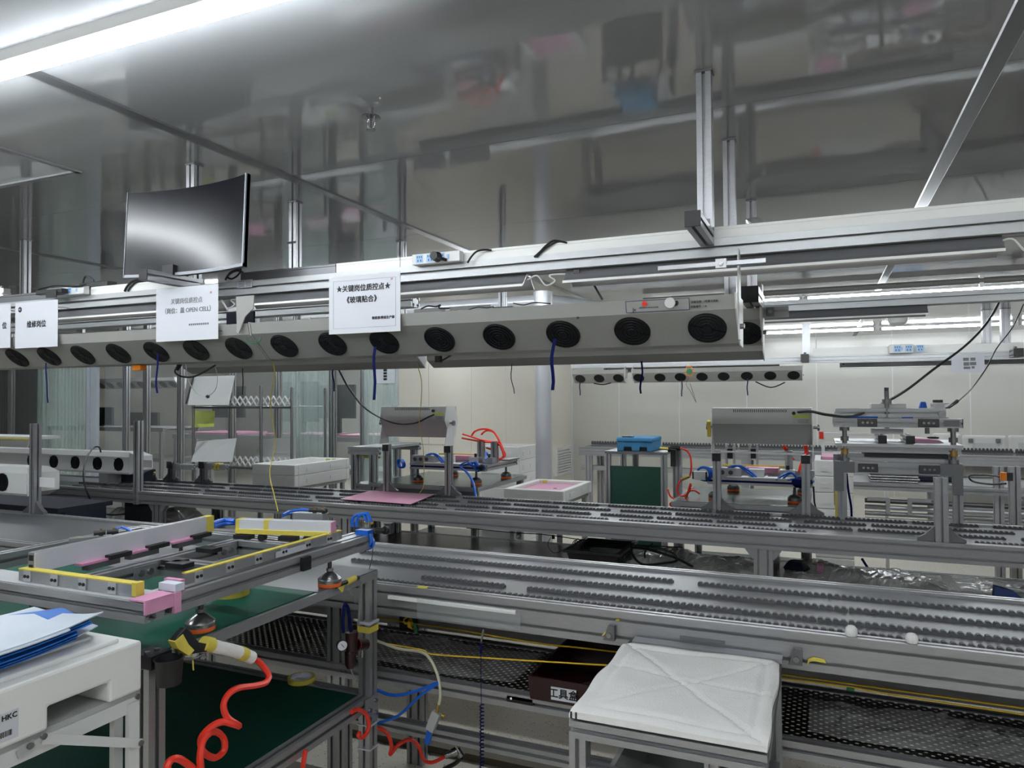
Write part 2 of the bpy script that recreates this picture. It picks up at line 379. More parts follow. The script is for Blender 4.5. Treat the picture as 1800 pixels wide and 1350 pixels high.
for k, x0 in enumerate((-3.4, -.8, 1.8)):  # no lamps known here: row added as fill over the viewpoint
    fixture(x0, x0 + 1.22, .1, ZC, 'added fill tube light in the unseen row above the viewpoint, number %s from the left' % ('one', 'two', 'three')[k])
for k, x0 in enumerate((-6.0, -4.4, -2.9, -1.4, .1, 1.6)):  # fill row added for the middle stations, out of sight behind the near rail
    fixture(x0, x0 + 1.22, 4.75, ZC, 'added ceiling tube light hidden above the middle conveyor, %s from the left' % ('first', 'second', 'third', 'fourth', 'fifth', 'sixth')[k])
for k, x0 in enumerate((-4.1, -2.8)):  # added to lift the dim side wall, concealed by the blower
    fixture(x0, x0 + 1.22, 8.3, ZC, 'added ceiling tube light hidden behind the long blower, %s of two' % ('left', 'right')[k])
fixture(2.2, 3.42, 1.335, ZC, 'added ceiling tube light out of view at the right, near row')  # unseen lamp added for overall brightness
fixture(4.4, 5.62, 4.3, ZC, 'added ceiling tube light out of view at the right, middle row', True)  # extra light from the right, added outside the view
fixture(-8.2, -6.98, 4.3, ZC, 'added ceiling tube light out of view at the left, middle row', True)  # its unseen counterpart, added at the left
fy = 7.0
fixture(-1.7, -.17, 7.6, ZC, 'far tube light hidden partly behind the long air blower')
fixture(-.15, 1.86, 7.6, ZC, 'bright far tube light hanging under a grey pipe at right')
for k, x0 in enumerate((-6.2, -3.6, -.9, .75, 2.4)):
    fixture(x0, x0 + 1.6, 11.4, ZC, 'distant tube light near the back wall, %s from the left' % ('first', 'second', 'third', 'fourth', 'fifth')[k], False, None, 'tube')
fixture(-7.4, -5.2, 8.2, ZC, 'added tube light over the area behind the plastic curtain', True)  # added lamp, not in sight, lightens the space beyond the partition
fixture(-10.4, -8.2, 8.2, ZC, 'second added tube light behind the plastic curtain, further left', True)  # another unseen lamp added for the same dim space
fixture(-8.4, -6.2, 10.6, ZC, 'third added tube light behind the plastic curtain, near the back wall', True)  # likewise added, brightens the rear of that space
gp = thing('ceiling_pipe', 'dull grey pipe running above the far tube light', 'pipe', (.8, fy, 2.55))
part('pipe_run', MB().cyl((-1.6, fy - .02, 2.555), (1.75, fy - .02, 2.555), .026, n=12), 'pipe_grey', gp, True)
part('coupling', MB().cyl((1.75, fy - .02, 2.565), (2.05, fy - .02, 2.565), .045, n=12).cyl((1.86, fy - .02, 2.565), (1.86, fy - .02, 2.45), .04, n=12), 'pipe_grey', gp, True)
part('valve_handle', MB().box(1.78, 1.94, fy - .06, fy + .02, 2.39, 2.43).cyl((1.86, fy - .02, 2.39), (1.86, fy - .02, 2.46), .03), 'black', gp)
part('hanger', MB().box(1.2, 1.23, fy - .04, fy, 2.5, ZC), 'paint_white', gp)

# ================================================================== OVERHEAD LINE RAILS
def post(x, y, z0, label, group='posts from ceiling to rails', w=.022, name='hanging_post'):
    t = thing(name, label, 'post', (x, y, z0), group)
    part('profile', MB().ext('z', z0, ZC - .001, x - w, x + w, y - w, y + w), 'alu', t)
    part('ceiling_foot', MB().box(x - w - .004, x + w + .004, y - w - .004, y + w + .004, ZC - .0075, ZC - .0005), 'alu_dark', t)
    return t
XR, XL = -.321, -2.434
post(XR, 2.252, 2.114, 'nearest aluminium hanging post, at right above the black end cap')
post(XR, 2.892, 1.94, 'second aluminium hanging post behind the nearest one at right')
post(XR, 3.833, 2.091, 'short third hanging post at right with a foil scrap')
post(XL, 2.258, 2.114, 'aluminium hanging post behind the monitor')
post(XL, 2.896, 2.10, 'aluminium hanging post right of the monitor with a black clip')
post(XL, 3.9, 2.10, 'hanging post between the monitor and the upper socket strip')
post(-4.52, 2.892, 2.10, 'leftmost hanging post above the papers')
post(-2.05, 4.6, 2.10, 'hanging post rising behind the upper socket strip')
fq = P(1330, 392, Y=3.8)
one('foil_scrap', 'crumpled shiny scrap at the foot of the short third post', 'scrap', MB().lathe(fq, [(.05, -.02), (.06, 0), (.03, .02), (.001, .03)], 7, (.5, -.3, 1)), 'foil')
bm = MB().box(XL - .03, XL + .024, 2.868, 2.873, 2.385, 2.395)
one('black_clip', 'tiny black cable clip on the post right of the monitor', 'clip', bm, 'black')
def crossbar(x, y0, y1, z, label, s=.021):
    t = thing('cross_bar', label, 'rail', (x, (y0 + y1) / 2, z - s), 'cross bars on the overhead rails')
    part('profile', MB().ext('y', y0 + .004, y1, x - s, x + s, z - s, z + s), 'alu', t)
    part('end_cap', MB().box(x - s - .001, x + s + .001, y0, y0 + .004, z - s - .001, z + s + .001), 'black', t, bevel=.001)
    part('corner_bracket', MB().prism([(y1 - .075, z + s), (y1 - .048, z + s), (y1 - .048, z + s + .03)], 'x', x - .016, x + .016), 'alu_bright', t)
    part('bolt', MB().cyl((x, y1 - .052, z + s + .012), (x, y1 - .07, z + s + .02), .006), 'steel', t, True)
    return t
crossbar(XR, 2.0, 2.277, 2.091, 'cross bar with black end cap pointing at the viewer at right')
crossbar(XL + .01, 2.0, 2.277, 2.091, 'cross bar below the monitor pointing at the viewer')
cb = P(1318, 517, Y=2.72)
crossbar(cb.x, 2.72, 3.02, cb.z, 'cross bar with black end cap just right of the long blower', .029)
q = P(1357, 549, Y=2.96); t = thing('bracket_profile', 'short aluminium profile holding the rear blower plate', 'rail', q)
part('profile', MB().ext('x', cb.x + .03, q.x + .06, 2.94, 2.985, q.z - .02, q.z + .02), 'alu', t)
part('clamp', MB().box(cb.x + .04, cb.x + .07, 2.93, 2.938, q.z - .018, q.z + .018), 'alu_dark', t)
part('clamp_bolt', MB().cyl((cb.x + .055, 2.93, q.z), (cb.x + .055, 2.924, q.z), .008), 'steel', t, True)
def rail(y, x0, x1, label, z0=2.035, z1=2.09):
    t = thing('overhead_rail', label, 'rail', ((x0 + x1) / 2, y + .04, z0), 'long overhead aluminium rails')
    part('profile', MB().ext('x', x0, x1, y, y + .08, z0, z1), 'alu_bright', t); return t
rail(2.28, -6, 3, 'nearest long overhead rail carrying the paper signs')
rail(2.90, -6, -1.76, 'second overhead rail above the left rear air blower')
rail(3.88, -5, 3, 'third overhead rail over the middle conveyor')
rail(9.5, -3.2, 6, 'farthest overhead rail in front of the cream back wall', 2.02, 2.1)
def duct(y, x0, x1, z0, label, mat='duct', h=.036):
    t = thing('cable_duct', label, 'duct', ((x0 + x1) / 2, y + .03, z0), 'cable ducts on the overhead rails')
    part('trunk', MB().box(x0, x1, y, y + .06, z0, z0 + h * .72), mat, t)
    part('cover', MB().box(x0, x1, y - .0015, y + .0615, z0 + h * .72, z0 + h), mat, t, bevel=.002); return t
duct(2.282, -1.43, 3, 2.0905, 'long white cable duct on the nearest rail, right part')
duct(2.282, -1.72, -1.433, 2.0905, 'short white cable duct behind the glass bonding sign')
duct(2.282, -2.2, -1.723, 2.0905, 'bare metal duct section right of the monitor', 'alu_dark')
duct(2.282, -3.1, -2.46, 2.0905, 'white cable duct below the monitor')
duct(2.282, -6, -3.39, 2.0905, 'grey duct section at the left picture edge', 'alu_dark')
duct(9.5, -.1, 3.1, 2.101, 'distant white cable duct on the farthest rail', h=.09)
duct(9.5, 3.12, 6, 2.101, 'distant white cable duct at the right edge', h=.09)
# ------------------------------------------------------------------ lamp hoods under the rails
def hood(y, x0, x1, z, label, s=1., lit=True):
    t = thing('lamp_hood', label, 'lamp', ((x0 + x1) / 2, y, z - .055 * s), 'lamp hoods below the overhead rails')
    def c(u, v): return (y + u * s, z + v * s)
    part('reflector', MB().prism([c(-.016, 0), c(-.02, -.006), c(-.042, -.032), c(-.056, -.042), c(-.056, -.048), c(-.052, -.048), c(-.04, -.037), c(-.017, -.010), c(.017, -.010), c(.04, -.037), c(.052, -.048), c(.056, -.048), c(.056, -.042), c(.042, -.032), c(.02, -.006), c(.016, 0)], 'x', x0, x1), 'alu', t)
    part('lip', MB().box(x0, x1, y - .0585 * s, y - .0562 * s, z - .050 * s, z - .042 * s), 'duct', t)
    part('light_tube', MB().cyl((x0 + .04, y, z - .019 * s), (x1 - .04, y, z - .019 * s), .007 * s, n=8), 'hoodtube' if lit else 'paint_white', t, True)
    part('switch', MB().box(x0 + .03, x0 + .05, y - .03 * s, y - .024 * s, z - .016 * s, z - .004 * s), 'maroon', t, label='dark red rocker switch'); return t
hood(2.32, -.79, .45, 2.034, 'lamp hood with red switch right of the blower bracket')
hood(2.32, -2.2, -.935, 2.034, 'lamp hood behind the glass bonding sign')
hood(2.32, -3.6, -2.36, 2.034, 'lamp hood at left above the repair sign')
hood(2.32, .56, 1.8, 2.034, 'lamp hood running out past the right edge')
hood(3.92, -.79, .46, 2.034, 'lamp hood on the third rail with red switch')
hood(3.92, -2.3, -1.0, 2.034, 'lamp hood on the third rail behind the paper sign')
hood(9.78, -2.8, -.5, 2.02, 'distant lamp hood over the far line, left', 1.4)
hood(9.78, .2, 2.6, 2.02, 'distant lamp hood over the far line, right', 1.4)
for k, x in enumerate((-.86, -2.28, .5)):
    one('lamp_lead', ('looped lamp lead between the two hoods left of the red switch', 'looped lamp lead between hoods behind the open cell sign', 'looped lamp lead at the right end of the lamp hood')[k], 'cable',
        MB().tube([(x - .07, 2.3, 2.01), (x - .03, 2.29, 2.02), (x, 2.29, 1.985), (x + .03, 2.3, 2.0), (x + .01, 2.3, 2.02), (x + .07, 2.3, 2.02)], .003), 'paint_light', 'lamp leads between hoods', True)

# ------------------------------------------------------------------ far hanging posts
for k, (x, yy) in enumerate(((-.18, 9.78), (1.754, 9.84), (1.93, 9.8))):
    post(x, yy, 2.12, 'distant post at the far line, %s' % ('beside the long blower end', 'left of the close pair', 'right of the close pair')[k], w=.045)
c1 = MB().box(-.24, -.14, 9.3, 9.34, 2.02, 2.12)
crossbar(-.19, 9.3, 9.498, 2.07, 'distant cross bar with black cap below the left far post', .045)
crossbar(1.95, 9.3, 9.498, 2.07, 'distant cross bar with black cap beside the instruction sheet', .045)

# ================================================================== IONIZING AIR BLOWERS
TH = math.radians(47)
def blower(xs, y, z, x0, x1, label, group, lower=False, s=1., detail=True, rings=5, brk=(True, True), ztop=2.035):
    t = thing('air_blower', label, 'air blower', ((x0 + x1) / 2, y, z - .08 * s), group)
    def c(u, v): return (y + u * s, z + v * s)
    low = [c(.05, -.046), c(.055, -.068), c(.12, -.10)] if lower else [c(.05, -.046), c(.12, -.05)]
    body = part('body', MB().prism([c(-.060, .088), c(-.05, .046)] + low + [c(.13, .088)], 'x', x0, x1), 'paint', t)
    n = Vector((0, -math.cos(TH), -math.sin(TH)))
    D = [None, None]
    for x in xs:
        cc = Vector((x, y, z)) + n * .0006
        if D[0] is None or not detail:
            f = part('fan', MB().cyl(cc, cc + n * .004 * s, .0565 * s, n=32 if detail else 20), 'fan', t)
            g = None
            if detail:
                g = MB()
                for k in range(rings): g.ring(cc + n * .006 * s, (.012 + .043 * k / (rings - 1)) * s, .0011 * s, n, 24, 4)
                a = n.orthogonal().normalized(); b = n.cross(a)
                for q in range(4):
                    d = a * math.cos(q * math.pi / 2 + .6) + b * math.sin(q * math.pi / 2 + .6)
                    g.bar(cc + n * .0058 * s + d * .01 * s, cc + n * .0058 * s + d * .055 * s, .002 * s, .002 * s, n)
                g.cyl(cc + n * .004 * s, cc + n * .007 * s, .012 * s, n=12)
                g = part('fan_guard', g, 'guard', f)
            D = [f, g]; D0 = x
        else:
            f = D[0].copy(); C.objects.link(f); f.parent = t; f.location = (x - D0, 0, 0)
            if D[1]: g = D[1].copy(); C.objects.link(g); g.parent = f
    for k, xe in enumerate((x0, x1)):
        if not brk[k]: continue
        e = .004 if k else -.004
        part('end_plate', MB().prism([c(-.066, .092), c(-.056, .046), c(.046, -.052)] + ([c(.05, -.072), c(.125, -.105)] if lower else [c(.124, -.055)]) + [c(.134, .092)], 'x', min(xe, xe + e), max(xe, xe + e)), 'paint_light', t)
        part('hanger_plate', MB().box(min(xe + e, xe + 2 * e), max(xe + e, xe + 2 * e), y - .02, y + .03, z - .04 * s, ztop), 'paint_light', t)
        part('knob', MB().cyl((xe + 2 * e, y + .005, z + .0 * s), (xe + 2 * e + (3 * e), y + .005, z), .008), 'alu_dark', t, True)
    return t
dx = .2267
fx = [-.313 - dx * k for k in range(8)]
b1 = blower(fx, 2.2, 1.809, -2.015, -.227, 'long light grey air blower with eight black fans and control label', 'overhead air blowers', brk=(False, True))
part('support_strip', MB().box(-.44, -.14, 2.11, 2.13, 1.975, 1.987), 'alu', b1)
part('clamp', MB().box(-.275, -.245, 2.105, 2.112, 1.968, 1.994), 'alu', b1)
part('clamp_bolt', MB().cyl((-.26, 2.105, 1.981), (-.26, 2.099, 1.981), .007), 'steel', b1, True)
part('end_flap', MB().prism([(2.14, 1.90), (2.15, 1.85), (2.25, 1.76), (2.26, 1.90)], 'x', -2.026, -2.018), 'paint', b1)
part('end_hanger', MB().prism([(-2.075, 2.0), (-1.985, 2.0), (-1.99, 1.95), (-2.03, 1.92), (-2.06, 1.86), (-2.07, 1.86)], 'y', 2.128, 2.132), 'paint', b1)
# control label on the upper face
f_y, ru, uu = 2.1505, (1, 0, 0), (0, -.24, 1)
def fy_(z): return 2.1450 - (z - 1.859) * .24
cp = part('control_panel', MB().prism([(2.1478, 1.859), (2.1396, 1.893), (2.1376, 1.893), (2.1458, 1.859)], 'x', -.545, -.355), 'paint', b1, label='control panel outlined in dark blue')
fr = MB()
for (a, b, c_, d) in ((-.545, -.355, 1.8585, 1.86), (-.545, -.355, 1.8915, 1.893), (-.545, -.5435, 1.86, 1.8915), (-.3565, -.355, 1.86, 1.8915)): fr.prism([(2.1458 - (c_ - 1.859) * .24, c_), (2.1458 - (d - 1.859) * .24, d), (2.1450 - (d - 1.859) * .24, d), (2.1450 - (c_ - 1.859) * .24, c_)], 'x', a, b)
part('outline', fr, 'inkblue', cp)
part('power_button', MB().cyl((-.487, 2.141, 1.883), (-.487, 2.136, 1.882), .0075, n=16), 'red', cp, True, 'red power button')
part('speed_dial', MB().cyl((-.41, 2.141, 1.882), (-.41, 2.130, 1.880), .0155, n=24), 'paint_white', cp, True, 'white speed dial')
part('dial_arc', MB().cyl((-.395, 2.1412, 1.880), (-.395, 2.1392, 1.880), .009, n=16), 'ink', cp, True)
text('maker_mark', 'Jx', .014, (-.519, fy_(1.867), 1.867), ru, uu, 'inkblue', cp, bold=.0002)
text('caption', 'IONIZING AIR BLOWER', .0055, (-.475, fy_(1.871), 1.871), ru, uu, 'inkblue', cp)
text('caption', '设备名称 : 1号离子风机', .0075, (-.35, fy_(1.8795), 1.8795), ru, uu, 'ink', b1, 'LEFT', .0001)
text('caption', '设备编号 : 1 #', .0075, (-.352, fy_(1.8665), 1.8665), ru, uu, 'ink', b1, 'LEFT', .0001)
for x in (-.70, -1.45): part('screw', MB().cyl((x, 2.153, 1.853), (x, 2.147, 1.852), .004, n=8), 'steel_dark', b1, True)
b2 = blower([-2.129 - dx * k for k in range(8)], 2.2, 1.808, -3.85, -2.03, 'light grey air blower behind the open cell sign and repair sign', 'overhead air blowers', brk=(False, False))
text('caption', 'Jx', .014, (-2.26, fy_(1.870), 1.870), ru, uu, 'inkblue', b2, bold=.0002)
text('caption', 'IONIZING AIR BLOWER', .006, (-2.19, fy_(1.872), 1.872), ru, uu, 'inkblue', b2)
b3 = blower([-.267 - dx * k for k in range(7)], 2.93, 1.851, -1.725, -.215, 'rear air blower whose grille end shows past the long blower', 'overhead air blowers', lower=True, brk=(False, True))
b4 = blower([-1.95 - dx * k for k in range(6)], 2.93, 1.851, -3.3, -1.775, 'rear air blower below the glass bonding sign', 'overhead air blowers', lower=True, brk=(False, False))
part('end_flap', MB().prism([(2.885, 1.94), (2.98, 1.80), (3.05, 1.75), (3.06, 1.94)], 'x', -1.775, -1.77), 'paint_light', b4)
# far blowers
fz = 1.872
b5 = blower([P(x, 664, Y=9.5).x for x in (1123, 1160, 1196, 1234, 1272, 1313, 1354, 1395)], 9.5, fz, P(1113, 660, Y=9.5).x, P(1410, 660, Y=9.5).x, 'distant air blower with eight fans below the far rail', 'overhead air blowers', s=1.28, detail=False, brk=(True, True))
b6 = blower([P(x, 664, Y=9.5).x for x in (1020, 1053, 1087)], 9.5, fz, P(1008, 660, Y=9.5).x, P(1098, 660, Y=9.5).x, 'distant short air blower with three fans beside the wall corner', 'overhead air blowers', s=1.28, detail=False, brk=(False, True))
# ================================================================== PAPER SIGNS ON THE NEAREST RAIL
R_, U_ = (1, 0, 0), (0, 0, 1)
def sign(x0, x1, z0, z1, y, label, lines, sleeve=True):
    t = thing('paper_sign', label, 'sign', ((x0 + x1) / 2, y, z0), 'paper signs hanging from the nearest rail')
    part('sheet', MB().box(x0, x1, y, y + .0012, z0, z1), 'paper', t)
    if sleeve:
        e = MB()
        for a, b, c, d in ((x0 - .004, x1 + .004, z0 - .004, z0), (x0 - .004, x1 + .004, z1, z1 + .004), (x0 - .004, x0, z0, z1), (x1, x1 + .004, z0, z1)): e.box(a, b, y - .0002, y + .0016, c, d)
        part('sleeve_edge', e, 'paint_light', t)
    for (s, size, u, v, mat, bold, al) in lines:
        text('lettering', s, size, (x0 + (x1 - x0) * u, y - .0008, z1 - (z1 - z0) * v), R_, U_, mat, t, al, bold)
    return t
ys = 2.128
def sg(x0, y0, x1, y1, label, lines, sleeve=True):
    a, b = P(x0, y0, Y=ys), P(x1, y1, Y=ys); return a, b, sign(a.x, b.x, b.z, a.z, ys, label, lines, sleeve)
a, b, s1 = sg(580, 489, 702, 580, 'white paper sign with stars about glass bonding on the rail', [
    ('★关键岗位质控点★', .0256, .49, .225, 'ink', .0005, 'CENTER'), ('《玻璃贴合》', .0256, .47, .43, 'ink', .0005, 'CENTER'),
    ('制造部/模组生产部', .0112, .935, .77, 'ink', .0002, 'RIGHT'), ('JX', .010, .9, .10, 'inkred', 0, 'CENTER')])
br = MB(); e, g = .015, .0006
for x0, x1, z0, z1 in ((a.x + e, b.x - e, b.z + e, b.z + e + g), (a.x + e, b.x - e, a.z - e, a.z - e + g), (a.x + e, a.x + e + g, b.z + e, a.z - e), (b.x - e, b.x - e + g, b.z + e, a.z - e)): br.box(x0, x1, ys - .0006, ys, z0, z1)
part('printed_border', br, 'inkgrey', s1)
a, b, s2 = sg(276, 510, 382, 594, 'laminated white sign reading open cell below the monitor', [
    ('关键岗位质控点', .0246, .5, .26, 'inkgrey', 0, 'CENTER'), ('（岗位：盖 OPEN CELL）', .0246, .52, .44, 'inkgrey', .0003, 'CENTER'),
    ('JX', .010, .9, .13, 'inkred', 0, 'CENTER')])
sm = MB()
for k in range(10): sm.box(b.x - .15 + k * .0108, b.x - .1425 + k * .0108, ys - .0008, ys, b.z + .055, b.z + .0625)
part('small_print', sm, 'inkgrey', s2)
a, b, s3 = sg(27, 533, 101, 609, 'white paper sign for the repair post with hexagon logo', [('维修岗位', .033, .51, .50, 'ink', .0006, 'CENTER')], False)
hx = Vector((a.x + .034, ys - .0008, a.z - .032)); pl = [(hx.x + .0135 * math.sin(k * math.pi / 3), hx.z + .0135 * math.cos(k * math.pi / 3)) for k in range(6)]
part('logo', MB().prism(pl, 'y', ys - .0008, ys - .0001), 'ink', s3, label='black hexagon logo')
text('logo_letter', 'PC', .011, (hx.x, ys - .0014, hx.z), R_, U_, 'paper', s3, bold=.0002)
a, b, s4 = sg(-52, 540, 18, 611, 'white paper sign cut off by the left picture edge', [('位', .033, .86, .50, 'ink', .0006, 'CENTER')], False)
for q in (s1, s2, s3, s4):
    x = q.location.x
    part('hanging_tab', MB().box(x - .012, x + .012, ys + .0013, 2.2795, 2.0365, 2.0385), 'paper', q)
# small instrument label on the rail
t = thing('rail_label', 'small printed label stuck on the rail right of the open cell sign', 'label', (-2.16, 2.278, 2.07))
part('sheet', MB().box(-2.215, -2.135, 2.277, 2.279, 2.062, 2.094), 'paper', t)
for k in range(4): part('text_line', MB().box(-2.206, -2.176, 2.2764, 2.277, 2.067 + k * .0065, 2.0688 + k * .0065).box(-2.168, -2.142, 2.2764, 2.277, 2.067 + k * .0065, 2.0688 + k * .0065), 'inkgrey', t)
# far instruction sheet
a, b = P(1672, 622, Y=9.45), P(1731, 655, Y=9.45)
t = thing('instruction_sheet', 'distant white instruction sheet with grey pictures on the far rail', 'sheet', ((a.x + b.x) / 2, 9.45, b.z))
part('sheet', MB().box(a.x, b.x, 9.45, 9.452, b.z, a.z), 'paper', t)
for (u, v, w_, h_) in ((.36, .22, .17, .16), (.58, .22, .15, .16), (.37, .45, .17, .18), (.56, .45, .19, .16), (.37, .68, .2, .12), (.61, .66, .09, .12)):
    x = a.x + (b.x - a.x) * u; z = a.z + (b.z - a.z) * v
    part('picture', MB().box(x, x + (b.x - a.x) * w_, 9.447, 9.45, z + (b.z - a.z) * h_, z), 'inkgrey', t)
# notice on the plastic curtain
a, b = P(661, 648, Y=6.17), P(694, 670, Y=6.17)
t = thing('curtain_notice', 'white notice with black symbols on the plastic curtain', 'notice', ((a.x + b.x) / 2, 6.17, b.z))
part('sheet', MB().box(a.x, b.x, 6.17, 6.172, b.z - .02, a.z + .05), 'paper', t)
for k in range(4): part('symbol', MB().box(a.x + .09, a.x + .13, 6.167, 6.17, b.z + .01 + k * .03, b.z + .032 + k * .03), 'ink', t)

# ================================================================== MONITOR ABOVE THE RAIL
mt_ = thing('monitor', 'curved black monitor hanging above the rail', 'monitor', (-2.32, 2.1, 2.1))
N = 14; xa, xb, zb, zt, ym = -2.643, -2.004, 2.107, 2.466, 2.09
def cy(u): return ym + .045 * (1 - (2 * u - 1) ** 2)
def slab(z0, z1, dy0, dy1, u0=0., u1=1.):
    m = MB(); f = [(xa + (xb - xa) * (u0 + (u1 - u0) * k / N), cy(u0 + (u1 - u0) * k / N) + dy0) for k in range(N + 1)]; g = [(x, y + dy1 - dy0) for x, y in reversed(f)]
    m.prism(f + g, 'z', z0, z1); m.v = [(x, y + (z - zb) * .05, z) for x, y, z in m.v]; return m
def tilt(m): m.v = [(x, y + (z - zb) * .05, z) for x, y, z in m.v]; return m
part('screen', slab(zb + .012, zt - .003, -.001, .004, .006, .994), 'screen', mt_, True)
part('back_cover', slab(zb, zt, .004, .022), 'black', mt_, True)
part('bottom_bezel', slab(zb, zb + .012, -.002, .004), 'bezel', mt_, True)
part('side_bezel', tilt(MB().box(xb - .005, xb, ym - .003, ym + .02, zb, zt)), 'bezel', mt_); part('side_bezel', tilt(MB().box(xa, xa + .003, ym - .003, ym + .02, zb, zt)), 'bezel', mt_)
part('mount', MB().box(-2.45, -2.42, 2.155, 2.235, 2.2, 2.35), 'black', mt_)
part('badge', MB().box(-2.46, -2.40, ym + .03, ym + .042, 2.108, 2.15), 'black', mt_)

# ================================================================== SOCKET STRIPS, CABLES ON THE RAIL
def strip(x0, x1, y, z0, z1, n, label, s=1.):
    t = thing('socket_strip', label, 'socket strip', ((x0 + x1) / 2, y, z0), 'socket strips')
    part('case', MB().box(x0, x1, y, y + .03 * s, z0, z1), 'paint_white', t, bevel=.003 * s)
    h_ = z1 - z0; pit = h_ * 1.15
    for k in range(n):
        x = x0 + .018 * s + k * pit
        f = part('socket', MB().box(x, x + h_ * .75, y - .001 * s, y, z0 + h_ * .14, z1 - h_ * .12), 'socket', t)
        g = MB()
        for q in (.22, .5, .78): g.box(x + h_ * .75 * q - .0012 * s, x + h_ * .75 * q + .0012 * s, y - .0016 * s, y - .001 * s, z0 + h_ * .58, z0 + h_ * .78)
        for q in (.3, .7): g.box(x + h_ * .75 * q - .0014 * s, x + h_ * .75 * q + .0014 * s, y - .0016 * s, y - .001 * s, z0 + h_ * .24, z0 + h_ * .44)
        part('socket_slot', g, 'ink', f)
    part('switch', MB().box(x1 - .05 * s, x1 - .042 * s, y - .003 * s, y, z0 + h_ * .3, z0 + h_ * .7), 'socket', t)
    return t
st = strip(-1.36, -1.165, 2.246, 2.086, 2.124, 3, 'white socket strip with blue sockets standing on the rail')
strip(-3.36, -3.1, 2.246, 2.092, 2.130, 4, 'white socket strip left of the monitor')
a, b = P(1563, 606, Y=9.4), P(1606, 620, Y=9.4)
strip(a.x, b.x, 9.4, b.z, a.z, 3, 'distant white socket strip on the far rail', 2.6)
pl = thing('power_plug', 'round black plug in the upper socket strip', 'plug', (-1.25, 2.235, 2.09))
part('plug_body', MB().cyl((-1.253, 2.2445, 2.106), (-1.253, 2.215, 2.106), .019, .015, n=14), 'black', pl, True)
part('plug_lead', MB().tube([(-1.24, 2.22, 2.102), (-1.225, 2.225, 2.095), (-1.215, 2.24, 2.092)], .006), 'black', pl, True)
def cable(label, pts, r, mat='black', name='cable', group=None, sm=6):
    return one(name, label, 'cable', MB().tube(pts, r, 6, sm), mat, group, True)
cable('black cable arching out of the socket strip end', [P(822, 462, Y=2.262), P(828, 452, Y=2.262), P(838, 442, Y=2.262), P(852, 439, Y=2.27), P(864, 440, Y=2.275)], .0035)
cable('paired black cable arching over the white duct', [P(939, 452, Y=2.275), P(950, 442, Y=2.275), P(962, 430, Y=2.275), P(975, 423, Y=2.275), P(997, 427, Y=2.28)], .0035)
cable('second black cable arching over the white duct', [P(943, 452, Y=2.275), P(954, 441, Y=2.275), P(966, 432, Y=2.275), P(980, 425, Y=2.278), P(995, 426, Y=2.282)], .003)
pb = thing('power_adapter', 'black power adapter with cables left of the monitor', 'adapter', P(95, 515, Y=2.24))
part('brick', MB().box(P(66, 515, Y=2.22).x, P(112, 515, Y=2.22).x, 2.21, 2.24, P(66, 519, Y=2.22).z, P(66, 511, Y=2.22).z), 'black', pb, bevel=.003)
part('plug_body', MB().box(P(86, 515, Y=2.22).x, P(104, 515, Y=2.22).x, 2.205, 2.21, P(86, 524, Y=2.22).z, P(86, 512, Y=2.22).z), 'black', pb)
part('lead', MB().tube([P(64, 514, Y=2.24), P(70, 508, Y=2.24), P(100, 502, Y=2.24), P(135, 503, Y=2.24), P(150, 500, Y=2.24)], .004), 'black', pb, True)
pb2 = thing('signal_box', 'black signal box lying on the duct left of the monitor', 'adapter', P(165, 492, Y=2.3))
part('case', MB().box(P(142, 500, Y=2.3).x, P(192, 500, Y=2.3).x, 2.29, 2.34, 2.128, 2.152), 'black', pb2, bevel=.002)
part('lead', MB().tube([P(146, 497, Y=2.28), P(150, 486, Y=2.28), P(158, 488, Y=2.28), P(165, 494, Y=2.28)], .004), 'black', pb2, True)
cable('black monitor cable bending down over the white duct', [P(219, 512, Y=2.275), P(224, 503, Y=2.275), P(234, 494, Y=2.275), P(250, 491, Y=2.275), P(275, 493, Y=2.28)], .005)
cable('second monitor cable beside the first', [P(225, 512, Y=2.277), P(230, 504, Y=2.277), P(240, 496, Y=2.277), P(256, 493, Y=2.28)], .004)
cable('coil of dark cables at the right foot of the monitor', [P(396, 492, Y=2.3), P(404, 480, Y=2.3), P(416, 474, Y=2.3), P(424, 472, Y=2.3), P(420, 482, Y=2.3), P(408, 490, Y=2.3), P(400, 486, Y=2.3), P(415, 476, Y=2.31), P(428, 480, Y=2.31), P(426, 490, Y=2.31)], .004, 'steel_dark')
cable('black adapter cable lying on the long blower', [P(740, 543, Y=2.25), P(752, 538, Y=2.25), P(766, 539, Y=2.25), P(774, 536, Y=2.25), P(772, 542, Y=2.25), P(790, 542, Y=2.25)], .003)
one('cable_adapter', 'flat black adapter lying on the long blower', 'adapter', MB().box(P(778, 545, Y=2.25).x, P(806, 545, Y=2.25).x, 2.24, 2.265, 1.9, 1.912), 'black', bevel=.002)
one('cable_adapter', 'second black adapter on the long blower further right', 'adapter', MB().box(P(868, 540, Y=2.25).x, P(902, 540, Y=2.25).x, 2.24, 2.27, 1.9, 1.915), 'black', bevel=.002)
cable('thin black lead joining the adapters on the blower', [P(822, 545, Y=2.25), P(840, 540, Y=2.25), P(856, 541, Y=2.25), P(868, 539, Y=2.25)], .002)
cable('thin black lead right of the adapters on the blower', [P(902, 533, Y=2.25), P(920, 536, Y=2.25), P(940, 532, Y=2.25), P(968, 534, Y=2.26)], .002)
cable('short black stay bar leaning above the long blower', [P(1040, 494, Y=2.4), P(1059, 527, Y=2.4)], .004, sm=1)
one('blue_partition', 'dark blue panel hanging behind the blower left of the bracket', 'panel', MB().box(P(398, 520, Y=2.7).x, P(446, 520, Y=2.7).x, 2.7, 2.71, 1.86, 2.03), 'navy')
